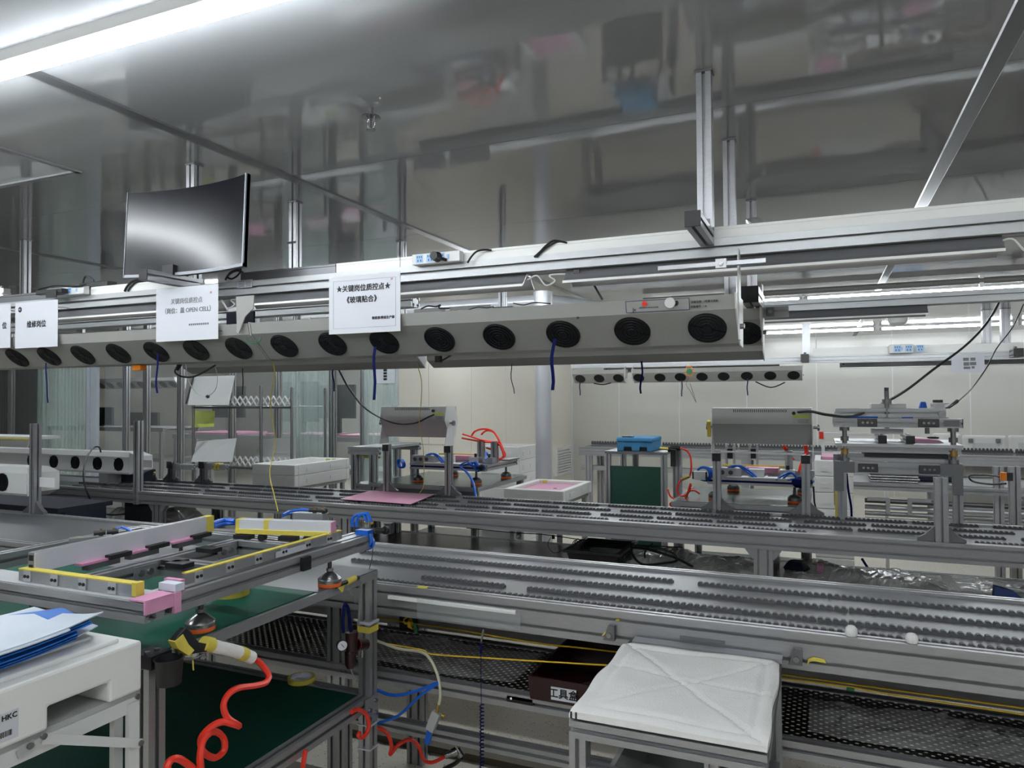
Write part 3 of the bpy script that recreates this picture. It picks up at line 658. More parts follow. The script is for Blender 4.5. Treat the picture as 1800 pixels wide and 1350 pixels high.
# hanging sheets on the third rail
one('hanging_plate', 'grey plate hanging behind the blower right of the glass bonding sign', 'plate', MB().box(P(735, 520, Y=3.95).x, P(790, 520, Y=3.95).x, 3.9, 3.905, P(735, 545, Y=3.95).z, 2.0345), 'boxgrey')
one('hanging_plate', 'second grey plate hanging behind the blower adapters', 'plate', MB().box(P(797, 520, Y=3.95).x, P(868, 520, Y=3.95).x, 3.9, 3.905, P(735, 545, Y=3.95).z, 2.0345), 'boxgrey')

# ------------------------------------------------------------------ streamers hanging from the fans
def strap(label, x, y0, y1, Y, w, mat='blue_strap', lean=0):
    a, b = P(x, y0, Y=Y), P(x + lean, y1, Y=Y)
    m = MB(); n = 6; vs = []
    for k in range(n + 1):
        u = k / n; c = a.lerp(b, u) + Vector((.004 * math.sin(u * 7 + x), -.012 - .006 * math.sin(u * 3), 0))
        vs.append((c, w * (1 - .0 * u)))
    for k in range(n):
        (c, w0), (d, w1) = vs[k], vs[k + 1]
        m.quad(c + Vector((-w0, 0, 0)), d + Vector((-w1, 0, 0)), d + Vector((w1, 0, 0)), c + Vector((w0, 0, 0)), .0012)
    return one('fan_streamer', label, 'streamer', m, mat, 'air flow streamers on the blowers')
strap('navy streamer hanging from the fan below the glass bonding sign', 663, 610, 703, 2.18, .0055, lean=-1)
strap('navy streamer hanging from the sixth fan of the long blower', 976, 596, 686, 2.18, .0055, lean=-3)
strap('navy streamer hanging left of the open cell sign', 282, 622, 691, 2.18, .005, lean=-1)
strap('navy streamer with crooked end below the repair sign', 86, 638, 708, 2.18, .004, lean=4)
strap('navy streamer in front of the distant fans', 1130, 635, 692, 3.0, .004, lean=-2)
strap('short navy streamer behind the blower beside the black cable', 588, 650, 688, 3.0, .004, lean=3)
strap('black streamer below the middle of the long blower', 900, 640, 692, 3.0, .002, 'black', 5)
strap('thin dark streamer on the distant short blower', 1020, 670, 695, 9.505, .008, 'navy')
strap('thin navy streamer on the distant long blower, left', 1199, 668, 697, 9.505, .008, 'navy')
strap('thin navy streamer on the distant long blower, right', 1314, 665, 695, 9.505, .008, 'navy')
strap('black strip hanging in front of the wire rack', 431, 640, 694, 3.02, .003, 'black', -1)
cable('yellow cord hanging from the blower joint past the white crate', [P(479, 636, Y=2.3), P(483, 660, Y=2.35), P(477, 690, Y=2.4), P(476, 720, Y=2.5), P(484, 780, Y=2.6), P(474, 830, Y=2.62), P(482, 870, Y=2.6), P(489, 899, Y=2.58)], .0022, 'yellow')
cable('thin grey-green cord hanging from the rear blower gap', [P(733, 640, Y=3.0), P(741, 670, Y=3.2), P(740, 710, Y=3.4), P(737, 745, Y=3.6), P(744, 790, Y=3.8), P(745, 850, Y=4.1), P(738, 866, Y=4.2)], .0022, 'yellow')
cable('black power cable swooping from the blower to the left ionizer box', [P(596, 650, Y=3.05), P(615, 685, Y=3.3), P(645, 720, Y=3.7), P(690, 743, Y=4.1), P(728, 744, Y=4.25), P(755, 732, Y=4.3), P(777, 723, Y=4.38)], .0055)
cable('black power cable swooping from the far light to the right ionizer box', [P(1766, 510, Y=6.6), P(1740, 560, Y=6.2), P(1700, 605, Y=5.9), P(1640, 650, Y=5.5), P(1590, 688, Y=5.1), P(1540, 715, Y=4.7), P(1500, 731, Y=4.4), P(1455, 729, Y=4.25), P(1425, 723, Y=4.28), P(1402, 724, Y=4.335)], .0085)
cable('thin black cable with inline switch above the press', [P(1799, 535, Y=6.4), P(1780, 575, Y=6.2), P(1752, 612, Y=6.0), P(1735, 645, Y=5.8), P(1710, 680, Y=5.4), P(1690, 700, Y=5.0), P(1670, 715, Y=4.7), P(1640, 720, Y=4.65), P(1600, 719, Y=4.65)], .0045)
one('inline_switch', 'small black inline switch on the thin cable above the press', 'switch', MB().cyl(P(1682, 705, Y=4.85), P(1668, 716, Y=4.75), .012, .008, 8), 'black', smooth=True)
cable('black plug lead hanging under the blower at left', [P(310, 646, Y=2.35), P(308, 655, Y=2.35), P(320, 662, Y=2.35), P(340, 662, Y=2.35), P(360, 653, Y=2.35), P(378, 642, Y=2.35)], .004)
one('lead_plug', 'black plug under the blower at left', 'plug', MB().cyl(P(316, 640, Y=2.35), P(311, 650, Y=2.35), .011, .008, 8), 'black', smooth=True)
cable('white loop of cord with a dark bead hanging below the blower', [P(326, 640, Y=2.4), P(332, 670, Y=2.4), P(345, 690, Y=2.4), P(362, 696, Y=2.4), P(378, 686, Y=2.4), P(382, 660, Y=2.4), P(372, 628, Y=2.3), P(365, 602, Y=2.19)], .0018, 'paper')
one('cord_bead', 'dark bead on the white cord loop', 'bead', MB().lathe(P(365, 697, Y=2.4), [(.001, -.008), (.008, -.004), (.008, .004), (.001, .008)], 10), 'black', smooth=True)
cable('short dark lead beside the rear blower label', [P(1380, 672, Y=9.47), P(1355, 681, Y=9.47), P(1328, 671, Y=9.47)], .008)
cable('short dark lead below the distant short blower', [P(1044, 674, Y=9.47), P(1060, 676, Y=9.47), P(1074, 673, Y=9.47)], .008)
bk = thing('socket_tail', 'black socket with tail under the long blower', 'plug', P(780, 632, Y=2.9))
part('socket_body', MB().box(P(768, 630, Y=2.9).x, P(777, 630, Y=2.9).x, 2.88, 2.9, P(770, 637, Y=2.9).z, P(770, 625, Y=2.9).z), 'black', bk)
part('lead', MB().tube([P(772, 636, Y=2.9), P(782, 631, Y=2.9), P(795, 623, Y=2.9)], .004), 'black', bk, True)
# green twine at the blower joint
cable('green twine tied at the joint of two blowers', [P(430, 596, Y=2.14), P(436, 602, Y=2.14), P(446, 604, Y=2.14), P(456, 600, Y=2.14), P(460, 592, Y=2.14)], .002, 'green_wire')
# charm hanging from far line
ch = P(1212, 653, Y=8.2)
cm = thing('hanging_ornament', 'green and gold oval ornament hanging in front of the distant fans', 'ornament', ch)
part('oval_plate', MB().lathe(ch, [(.001, 0), (.032, 0), (.032, .006), (.001, .006)], 20, (0, -1, 0)), 'green_wire', cm, True)
g = MB()
for k in range(14):
    q = 2 * math.pi * k / 14; g.lathe(ch + Vector((.042 * math.cos(q), -.003, .056 * math.sin(q))), [(.001, -.01), (.01, 0), (.001, .01)], 6)
part('bead_ring', g, 'oranget', cm, True)
part('hanging_cord', MB().tube([ch + Vector((0, 0, .05)), ch + Vector((0, 0, .17))], .003, sm=1), 'yellow', cm)
cable('thin string with a bead hanging below the ornament', [P(1211, 664, Y=8.2), P(1206, 676, Y=8.2), P(1215, 690, Y=8.2), P(1224, 708, Y=8.2), P(1213, 674, Y=8.2)], .0025, 'steel_dark', sm=2)
# ================================================================== CONVEYORS
def link_mesh(name, mat, length, teeth, w=.016, h=.013):
    """piece of roller track: a low bar with round roller tops"""
    p = [(0, 0)]; d = length / teeth
    top = []
    for k in range(teeth):
        o = k * d
        top += [(o + d * .06, h * .55), (o + d * .14, h * .9), (o + d * .4, h), (o + d * .66, h * .9), (o + d * .74, h * .55), (o + d * .94, h * .5)]
    p = [(.0006, 0), (.0006, h * .5)] + top + [(length - .0006, h * .5), (length - .0006, 0)]
    return mesh(name, MB().prism([(a, b) for a, b in reversed(p)], 'y', -w / 2, w / 2), mat)
def conveyor(name, label, x0, x1, y0, y1, z, rh, deckm, legs, loc_label=None):
    t = thing(name, label, 'conveyor', ((x0 + x1) / 2, (y0 + y1) / 2, 0))
    part('deck_plate', MB().box(x0, x1, y0 + .03, y1 - .03, z - .012, z), deckm, t)
    part('near_rail', MB().ext('x', x0, x1, y0, y0 + .04, z + .01 - rh, z + .01), 'alu', t)
    part('far_rail', MB().ext('x', x0, x1, y1 - .04, y1, z + .01 - rh, z + .01), 'alu', t)
    for (lx, w) in legs:
        for yy in (y0 + .02, y1 - .06): 
            part('leg', MB().ext('z', .0, z + .01 - rh, lx - w / 2, lx + w / 2, yy - .005, yy + .04), 'alu', t)
    return t
ZD = .932
cf = conveyor('front_conveyor', 'nearest aluminium roller conveyor crossing the whole picture', -6, 1.75, 2.185, 2.82, ZD, .105, 'deck', [(-4.4, .08), (-2.9, .08), (-1.66, .08), (.9, .08)])
lk = link_mesh('roller_link', 'roller', .0424, 2)
for yy, xa_, xb_ in ((2.640, -1.86, .80), (2.492, -1.80, .76), (2.348, -1.72, .72), (2.245, -1.52, .68)):
    n = int((xb_ - xa_) / .0424)
    gap = {2.640: (32, 33), 2.348: (16, 17)}.get(yy, ())
    for k in range(n):
        if k in gap or (yy == 2.348 and k < 8): continue
        inst('roller_link', lk, (xa_ + k * .0424, yy, ZD), cf)
for yy, xb_ in ((2.640, .80), (2.492, .76), (2.348, .72), (2.245, .68)):      # beyond the picture edge the track goes on as one run
    m = MB(); x = xb_
    while x < 1.68:
        for k in (0, 1): m.prism([(x + .021 * k + a, ZD + b) for a, b in ((.0006, 0), (.0206, 0), (.0206, .0065), (.0155, .0065), (.0135, .0117), (.003, .0117), (.0006, .0065))], 'y', yy - .008, yy + .008)
        x += .0424
    part('roller_run', m, 'roller', cf, kind='stuff')
part('side_cover', MB().box(-1.42, -.93, 2.176, 2.184, .896, .908), 'duct', cf)
part('side_bracket', MB().box(-.40, -.27, 2.180, 2.1845, .882, .892), 'alu_dark', cf, label='small steel joining strip with holes')
for x in (-.62, -.085):
    part('angle_bracket', MB().prism([(x - .012, .855), (x + .024, .855), (x + .024, .90), (x + .004, .90)], 'y', 2.165, 2.184), 'alu_dark', cf)
    part('bracket_bolt', MB().cyl((x + .008, 2.165, .872), (x + .008, 2.158, .872), .008, n=10), 'steel', cf, True)
one('foam_plug', 'white foam plug taped on the near conveyor rail, left of two', 'foam plug', MB().lathe((P(1497, 1127, Y=2.19).x, 2.205, .9425), [(.014, 0), (.0165, .008), (.015, .02), (.009, .027), (.001, .029)], 12), 'foam', 'foam plugs on the near rail', True)
one('foam_plug', 'white foam plug taped on the near conveyor rail, right of two', 'foam plug', MB().lathe((P(1604, 1138, Y=2.19).x, 2.205, .9425), [(.014, 0), (.0165, .008), (.015, .018), (.009, .024), (.001, .026)], 12), 'foam', 'foam plugs on the near rail', True)
a = P(1093, 1083, Y=2.2); b = P(1058, 1118, Y=2.18)
one('tape_strip', 'yellow tape strip hanging over the near rail beside the cloth stand', 'tape', MB().quad(a + Vector((-.006, 0, .002)), a + Vector((.008, 0, .002)), b + Vector((.003, 0, 0)), b + Vector((-.001, 0, 0)), .0008), 'yellow')
a = P(1418, 1160, Y=2.183)
one('tape_strip', 'curled yellow tape scrap on the conveyor side right of the cloth stand', 'tape', MB().prism([(a.x, a.z - .014), (a.x + .004, a.z + .004), (a.x + .018, a.z + .011), (a.x + .046, a.z + .008), (a.x + .05, a.z - .002), (a.x + .02, a.z), (a.x + .008, a.z - .003)], 'y', 2.180, 2.183), 'yellow')
one('tape_strip', 'short yellow tape piece on the near rail edge', 'tape', MB().box(P(731, 1037, Y=2.19).x, P(748, 1039, Y=2.19).x, 2.188, 2.215, .9425, .9435), 'yellow')
one('plastic_sleeve', 'clear plastic sleeve hanging on the conveyor side', 'sleeve', MB().quad(P(733, 1052, Y=2.17), P(915, 1078, Y=2.17), P(915, 1108, Y=2.17), P(733, 1085, Y=2.17), .001), 'film')

cmid = conveyor('middle_conveyor', 'middle aluminium roller conveyor with pink sheet on it', -7.2, 2.3, 3.757, 4.39, ZD, .09, 'deck', [(-6.3, .08), (-4.42, .09), (-2.78, .09), (-.28, .09), (1.6, .09)])
lm = link_mesh('roller_section', 'rollerdark', .30, 14, .02, .014)
offs = {4.335: 0, 4.17: .12, 4.0: .05, 3.84: .2}
for yy, o in offs.items():
    x = -5.6 + o; k = 0
    while x < 1.7:
        if not (yy < 3.9 and -.15 < x < .35): inst('roller_section', lm, (x, yy, ZD), cmid)
        x += .322 if k % 3 else .36; k += 1
for x in (-.28, -2.78, -4.42):
    for e in (-1, 1):
        part('gusset', MB().prism([(x + e * .045, .85), (x + e * .045, .80), (x + e * .052, .80), (x + e * .085, .845), (x + e * .085, .85)], 'y', 3.775, 3.81), 'alu', cmid)
part('end_wall', MB().box(-4.78, -4.47, 3.80, 3.83, .6, .845), 'black', cmid)
cfar = conveyor('far_conveyor', 'distant roller conveyor in front of the back wall', -3.08, 6.5, 9.45, 10.1, .93, .12, 'deckdark', [(-2.95, .1), (-.9, .1), (1.2, .1), (2.2, .1), (4.2, .1)])
lf = link_mesh('roller_section', 'rollerdark', 1.0, 26, .03, .05)
for k in range(9): inst('roller_section', lf, (-3.06 + k * 1.02, 9.98, .94), cfar)
part('lower_beam', MB().box(-3.06, 6, 9.5, 9.58, .62, .68), 'alu', cfar); part('floor_beam', MB().box(-3.06, 6, 9.5, 9.58, .0, .06), 'alu', cfar)
part('lower_shelf', MB().box(-3.06, 6, 9.58, 10.05, .62, .64), 'alu_dark', cfar)

# ------------------------------------------------------------------ shelves below the conveyors
def shelf(t, x0, x1, y0, y1, z, mat, railm='alu', fh=.045):
    part('perforated_shelf', MB().box(x0, x1, y0 + .04, y1 - .04, z - .002, z), mat, t)
    part('front_beam', MB().ext('x', x0, x1, y0, y0 + .04, z - fh, z + .002), railm, t)
    part('back_beam', MB().ext('x', x0, x1, y1 - .04, y1, z - fh, z + .002), railm, t)
    return t
shf = shelf(cf, -3.0, 1.75, 2.19, 2.64, .63, 'perf')
part('lower_beam', MB().ext('x', -3, 1.75, 2.2, 2.24, .42, .46), 'alu', cf)
part('back_board', MB().box(-2.6, 1.75, 2.70, 2.712, .62, .82), 'alu', cf)
shm = shelf(cmid, -7, 2.3, 3.83, 4.42, .665, 'perfgrey', 'alu_dark', .04)
part('slot_bar', MB().box(P(1570, 1035, Y=3.79).x, P(1655, 1035, Y=3.79).x, 3.84, 3.855, .668, .682), 'paint_light', cmid)
part('slot_bar', MB().box(P(905, 975, Y=3.79).x, P(960, 975, Y=3.79).x, 3.84, 3.86, .668, .682), 'paint_light', cmid)
# wrinkled clear wrap on the shelves
def wrap(label, x0, x1, y0, y1, z, amp, nx=40, ny=10, mat='wrap', seed=1):
    rnd = random.Random(seed); m = MB(); ph = [rnd.uniform(0, 6) for _ in range(8)]
    vs = []
    for j in range(ny + 1):
        for i in range(nx + 1):
            u, v = i / nx, j / ny; x = x0 + (x1 - x0) * u; y = y0 + (y1 - y0) * v
            hh = amp * (.35 + .3 * math.sin(x * 17 + ph[0] + 3 * math.sin(y * 9 + ph[1])) + .22 * math.sin(x * 9 - y * 26 + ph[2])) + (.012 if mat == 'wrapglint' else .005) * rnd.random() ** 2
            e = min(u, 1 - u, v, 1 - v) * 8
            jx, jy = (rnd.uniform(-.4, .4) * (x1 - x0) / nx, rnd.uniform(-.4, .4) * (y1 - y0) / ny) if 0 < i < nx and 0 < j < ny else (0, 0)
            vs.append((x + jx, y + jy + .012 * math.sin(x * 11 + ph[3]), z + .002 + max(0, hh) * min(1, e)))
    W = nx + 1
    m.add(vs, [f for j in range(ny) for i in range(nx) for f in ((j * W + i, j * W + i + 1, (j + 1) * W + i + 1), (j * W + i, (j + 1) * W + i + 1, (j + 1) * W + i))])
    return one('plastic_wrap', label, 'plastic wrap', m, mat, 'loose clear wrap on the shelves', False)
wrap('crumpled clear wrap on the black shelf right of the cloth stand', -.05, .8, 2.27, 2.52, .632, .03, 44, 14, 'wrapglint', 3)
wrap('crumpled clear wrap on the black shelf behind the work table', -1.95, -.98, 2.26, 2.56, .632, .02, 44, 14, 'wrapglint', 5)
wrap('silver crumpled wrap on the middle shelf behind the black tray', -1.05, -.34, 3.9, 4.36, .667, .06, 50, 16, 'foil', 8)
wrap('silver crumpled wrap on the middle shelf right of the leg', -.2, .55, 3.9, 4.36, .667, .055, 50, 16, 'foil', 9)
wrap('crumpled wrap on the middle shelf at the right edge', .6, 1.5, 3.9, 4.36, .667, .03, 50, 12, 'foil', 10)
wrap('crumpled wrap on the middle shelf at left', -5.2, -4.55, 3.9, 4.36, .667, .12, 30, 12, 'foil', 11)

# ------------------------------------------------------------------ things on and under the conveyors
a, b, c, d = P(598, 877, Z=.95), P(722, 886, Z=.95), P(763, 869, Z=.95), P(652, 862, Z=.95)
t = thing('panel_sheet', 'pink faced panel lying across the middle conveyor', 'panel', (a + c) / 2 - Vector((0, 0, .004)))
part('pink_face', MB().quad(a, b, c, d, .002), 'pinksheet', t)
dz = Vector((0, 0, -.002)); part('black_backing', MB().quad(a + dz, b + dz, c + dz, d + dz, .006), 'black', t)
# black tray on the middle shelf
def tray(name, label, x0, x1, y0, y1, z, h, mat, wall=.012, fl=.02, cat='tray'):
    t = thing(name, label, cat, ((x0 + x1) / 2, (y0 + y1) / 2, z))
    part('bottom', MB().box(x0 + fl, x1 - fl, y0 + fl, y1 - fl, z, z + .006), mat, t)
    def wl(a, b, c_, d_): return MB().add([(a[0], a[1], z), (b[0], b[1], z), (b[2], b[3], z + h), (a[2], a[3], z + h), (c_[0], c_[1], z), (d_[0], d_[1], z), (d_[2], d_[3], z + h), (c_[2], c_[3], z + h)], [(0, 1, 2, 3), (5, 4, 7, 6), (1, 5, 6, 2), (4, 0, 3, 7), (3, 2, 6, 7), (0, 4, 5, 1)])
    o = lambda X, Y, k: (X[k], Y[k])
    cn = [((x0 + fl, y0 + fl, x0, y0), (x0 + fl + wall, y0 + fl + wall, x0 + wall, y0 + wall)), ((x1 - fl, y0 + fl, x1, y0), (x1 - fl - wall, y0 + fl + wall, x1 - wall, y0 + wall)),
          ((x1 - fl, y1 - fl, x1, y1), (x1 - fl - wall, y1 - fl - wall, x1 - wall, y1 - wall)), ((x0 + fl, y1 - fl, x0, y1), (x0 + fl + wall, y1 - fl - wall, x0 + wall, y1 - wall))]
    for k in range(4):
        (A, Ai), (B, Bi) = cn[k], cn[(k + 1) % 4]; part('side_wall', wl(A, B, Ai, Bi), mat, t)
    return t
bt = tray('parts_tray', 'black plastic tray of small parts on the middle shelf', -1.33, -1.03, 3.84, 4.23, .668, .085, 'black')
part('rim', MB().box(-1.345, -1.015, 3.825, 3.84, .741, .755).box(-1.03, -1.015, 3.84, 4.245, .741, .755).box(-1.345, -1.33, 3.84, 4.245, .741, .755), 'black', bt)
part('handle_slot', MB().box(-1.028, -1.022, 3.95, 4.08, .70, .725), 'rubber', bt)
rnd = random.Random(4)
for k in range(3):
    x, y = -1.25 + .06 * k, 3.95 + .05 * rnd.random()
    one('small_part', ('dark scrap in the black tray, left', 'dark scrap in the black tray, middle', 'dark scrap in the black tray, right')[k], 'part', MB().prism([(x - .03, .675), (x + .03, .675), (x + .02, .71), (x - .015, .70)], 'y', y, y + .1), 'navy' if k == 1 else 'steel_dark')
cable('thick black cables beside the black tray', [P(1110, 955, Y=4.0), P(1112, 975, Y=3.95), P(1130, 992, Y=3.9), P(1165, 990, Y=3.95), P(1190, 985, Y=4.0), P(1180, 972, Y=4.0), P(1150, 962, Y=4.02), P(1115, 960, Y=4.0)], .007)
cable('long black cable crossing the silver wrap', [P(1108, 962, Y=4.0), P(1140, 966, Y=3.98), P(1185, 980, Y=3.95), P(1218, 996, Y=3.9)], .008)
cable('black cable dropping from the middle conveyor', [P(1148, 955, Y=4.0), P(1135, 968, Y=4.0), P(1134, 982, Y=3.98), P(1138, 990, Y=3.98)], .005)
cable('tangle of thin dark wire hanging left of the black tray', [P(1030, 946, Y=4.0), P(1012, 955, Y=4.0), P(1005, 970, Y=4.0), P(1014, 976, Y=4.0), P(1022, 958, Y=4.0), P(1010, 950, Y=4.0), P(1006, 965, Y=4.0), P(1018, 978, Y=4.02), P(1026, 962, Y=4.02), P(1016, 947, Y=4.02), P(1008, 960, Y=4.03), P(1012, 975, Y=4.03)], .0025)
cable('thin dark wire sagging below the middle conveyor', [P(820, 928, Y=4.0), P(900, 936, Y=4.0), P(960, 940, Y=4.0), P(1030, 950, Y=4.0), P(1100, 957, Y=4.0), P(1200, 962, Y=4.0)], .003)
cable('bundle of thin brown wire hanging below the middle conveyor', [P(1160, 958, Y=4.1), P(1162, 966, Y=4.1), P(1176, 962, Y=4.1), P(1186, 968, Y=4.1), P(1178, 972, Y=4.1), P(1184, 963, Y=4.1), P(1192, 966, Y=4.1), P(1176, 968, Y=4.1)], .003, 'floor_dark')
cable('dark wire loop hanging below the middle conveyor', [P(968, 945, Y=4.0), P(963, 958, Y=4.0), P(975, 972, Y=4.0), P(1000, 962, Y=4.0)], .002)
one('cable_clip', 'small black clip on the wire below the middle conveyor', 'clip', MB().box(P(971, 948, Y=3.98).x, P(975, 948, Y=3.98).x, 3.97, 3.985, P(971, 947, Y=3.98).z, P(971, 940, Y=3.98).z), 'black')
cable('blue tube crossing under the middle conveyor at right', [P(1515, 982, Y=4.5), P(1533, 1010, Y=4.45)], .007, 'blue_strap', sm=1)
one('blue_rag', 'crumpled dark blue rag on the middle shelf right of the leg', 'rag', MB().lathe(P(1400, 997, Y=4.2), [(.06, -.02), (.07, .0), (.05, .025), (.035, .035), (.001, .03)], 7), 'navy', smooth=True)
one('pink_block', 'small pink block on the middle shelf', 'block', MB().box(P(1436, 1003, Y=4.25).x, P(1448, 1003, Y=4.25).x, 4.2, 4.3, .669, .70), 'pink')
tb = thing('blue_scoop', 'dark blue scoop lying on the middle shelf at right', 'scoop', P(1760, 1045, Y=3.95))
a = P(1745, 1040, Y=3.95)
part('blade', MB().prism([(a.x, a.z - .02), (a.x + .005, a.z + .03), (a.x + .08, a.z + .012), (a.x + .12, a.z - .025), (a.x + .06, a.z - .03)], 'y', 3.93, 3.97), 'glove', tb)
part('mesh_tail', MB().box(a.x + .1, a.x + .26, 3.9, 4.0, a.z - .05, a.z - .02), 'glove', tb)
# toolbox on the black shelf
tx0, tx1, ty0, ty1, tz = -.885, -.44, 2.17, 2.57, .632
tl = tray('tool_tray', 'dark maroon tool tray with a white label under the conveyor', tx0, tx1, ty0, ty1, tz, .075, 'maroon', .008, .006)
part('label_plate', MB().box(P(969, 1210, Y=2.17).x, P(1013, 1210, Y=2.17).x, ty0 - .003, ty0 + .0005, .645, .685), 'paper', tl, label='white label')
text('lettering', '工具盒', .033, ((P(969, 1210, Y=2.17).x + P(1013, 1210, Y=2.17).x) / 2, ty0 - .0036, .665), R_, U_, 'ink', tl, bold=.0006)
for k in range(3):
    one('hand_tool', ('grey pliers lying in the maroon tool tray', 'silver bar lying in the maroon tool tray', 'dark driver lying in the maroon tool tray')[k], 'tool', MB().bar((-.80 + .09 * k, 2.24 + .03 * k, .646), (-.70 + .09 * k, 2.34 + .02 * k, .65), .018, .012), ('steel', 'alu', 'steel_dark')[k])
strip(-.92, -.74, 2.69, .67, .715, 3, 'grey socket strip on the back board behind the tool tray')
cable('yellow cable stretched along under the near conveyor', [P(660, 1085, Y=2.35), P(720, 1095, Y=2.35), P(800, 1106, Y=2.35), P(940, 1130, Y=2.35), P(1085, 1146, Y=2.35), P(1380, 1186, Y=2.35), P(1800, 1245, Y=2.35)], .0028, 'yellow_wire')
cable('yellow green earth cable crossing the tool tray', [P(660, 1128, Y=2.22), P(740, 1142, Y=2.22), P(760, 1150, Y=2.22), P(860, 1157, Y=2.22), P(990, 1165, Y=2.22), P(1075, 1170, Y=2.22)], .0026, 'yellow_wire')
cable('green part of the earth cable at right', [P(1376, 1193, Y=2.3), P(1480, 1206, Y=2.3), P(1600, 1226, Y=2.3), P(1800, 1256, Y=2.3)], .0026, 'yellow_wire')
one('green_splice', 'green taped splice on the earth cable', 'splice', MB().cyl(P(1488, 1210, Y=2.3), P(1502, 1213, Y=2.3), .006), 'green_wire', smooth=True)
bc = P(725, 1093, Y=2.3)
yb = thing('wire_bundle', 'coiled yellow wire bundle with green tag under the conveyor', 'wire', bc)
g = MB()
for k in range(4): g.ring(bc + Vector((.004 * k - .01, -.01, -.004)), .014 + .002 * k, .002, (.9, .3, .1 * k), 16)
part('coil', g, 'yellow_wire', yb, True)
part('loop', MB().tube([bc, bc + Vector((-.03, 0, -.01)), bc + Vector((-.035, 0, .005)), bc + Vector((-.01, 0, .02)), bc + Vector((.01, 0, .03))], .003), 'yellow_wire', yb, True)
part('tag', MB().bar(bc + Vector((.015, -.01, 0)), bc + Vector((.022, -.01, -.035)), .004, .012), 'green_wire', yb)
one('black_socket', 'black socket plate behind the yellow wire bundle', 'socket', MB().box(P(703, 1085, Y=2.69).x, P(732, 1085, Y=2.69).x, 2.685, 2.699, P(703, 1103, Y=2.69).z, P(703, 1080, Y=2.69).z), 'black')
dr = thing('under_shelf_box', 'small black box with keyhole below the shelf edge', 'box', (-.93, 2.2, .56))
part('case', MB().box(P(890, 1225, Y=2.19).x, P(937, 1225, Y=2.19).x, 2.19, 2.24, P(890, 1233, Y=2.19).z, P(890, 1221, Y=2.19).z), 'black', dr, bevel=.002)
part('keyhole', MB().cyl(P(898, 1228, Y=2.19), P(898, 1228, Y=2.185), .004), 'steel', dr, True)
one('floor_rail', 'flat brown floor rail in front of the far floor strip', 'rail', MB().box(-3.2, .6, 2.88, 2.95, .001, .03), 'floor_dark')
one('floor_rail', 'flat brown floor rail nearer the viewer', 'rail', MB().box(-3.2, .6, 2.42, 2.5, .001, .05), 'floor_dark')
# ================================================================== FOREGROUND WORK TABLE
TX1, TX0, TY0, TY1, TZ = -1.41, -2.75, 1.185, 2.10, 1.018
wt = thing('work_table', 'aluminium work table with green top and lower shelf at left', 'table', ((TX0 + TX1) / 2, (TY0 + TY1) / 2, 0))
part('tabletop', MB().box(TX0, TX1, TY0, TY1, TZ - .03, TZ - .003), 'alu', wt)
part('green_mat', MB().box(TX0 + .01, TX1 - .012, TY0 + .012, 1.78, TZ - .003, TZ), 'mat', wt)
part('metal_plate', MB().box(TX0 + .01, TX1 - .002, 1.782, TY1 - .002, TZ - .003, TZ), 'alu_dark', wt)
for x, y in ((TX1 - .047, TY1 - .047), (TX1 - .045, TY0), (TX0, TY0), (TX0, TY1 - .045)):
    part('leg', MB().ext('z', 0, TZ - .03, x, x + .045, y, y + .045), 'alu', wt)
LZ = .60
part('lower_shelf', MB().box(TX0 + .02, TX1 - .045, TY0 + .02, TY1 - .045, LZ - .02, LZ - .003), 'alu_dark', wt)
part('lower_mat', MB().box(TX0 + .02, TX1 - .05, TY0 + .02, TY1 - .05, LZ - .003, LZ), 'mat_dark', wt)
part('shelf_rail', MB().ext('y', TY0 + .045, TY1 - .047, TX1 - .045, TX1 - .005, LZ - .045, LZ + .002), 'alu', wt)
part('shelf_rail', MB().ext('x', TX0 + .045, TX1 - .047, TY1 - .045, TY1 - .005, LZ - .045, LZ + .002), 'alu', wt)
part('top_rail', MB().ext('x', TX0 + .045, TX1 - .047, TY1 - .045, TY1 - .005, TZ - .075, TZ - .032), 'alu', wt)
jp = MB().box(TX1 - .05, TX1 + .002, TY1 - .055, TY1 - .0, LZ - .085, LZ - .01)
part('joint_plate', MB().box(TX1 - .002, TX1 + .002, TY1 - .075, TY1 - .002, LZ - .085, LZ - .0), 'alu', wt)
for y, z in ((TY1 - .02, LZ - .02), (TY1 - .055, LZ - .04), (TY1 - .02, LZ - .06), (TY1 - .055, LZ - .07)): part('joint_bolt', MB().cyl((TX1 + .002, y, z), (TX1 + .01, y, z), .007, n=10), 'steel', wt, True)
for z in (.845, .84, .50, .42): part('cable_tie', MB().box(TX1 - .05, TX1 + .003, TY1 - .05, TY1 + .003, z, z + .004), 'paper', wt)
part('tape_band', MB().box(TX1 - .0495, TX1 + .0015, TY1 - .0495, TY1 + .0015, .812, .832), 'yellow', wt, label='yellow tape band')
# tape roll on lower shelf, tape roll on the top
def tape_roll(label, c, r, h, mat='yellow'):
    t = thing('tape_roll', label, 'tape roll', c)
    part('tape', MB().lathe(c, [(r * .82, 0), (r, 0), (r, h), (r * .82, h), (r * .82, .0005)], 28), mat, t, True)
    part('core', MB().lathe(c, [(r * .76, .001), (r * .815, .001), (r * .815, h + .0006), (r * .76, h + .0006), (r * .76, .0015)], 28), 'paper', t, True); return t
tape_roll('roll of yellow tape on the dark lower shelf', P(530, 1197, Z=LZ), .048, .016)
tape_roll('roll of yellow tape on the table under the jig', P(405, 1045, Z=TZ), .055, .018)
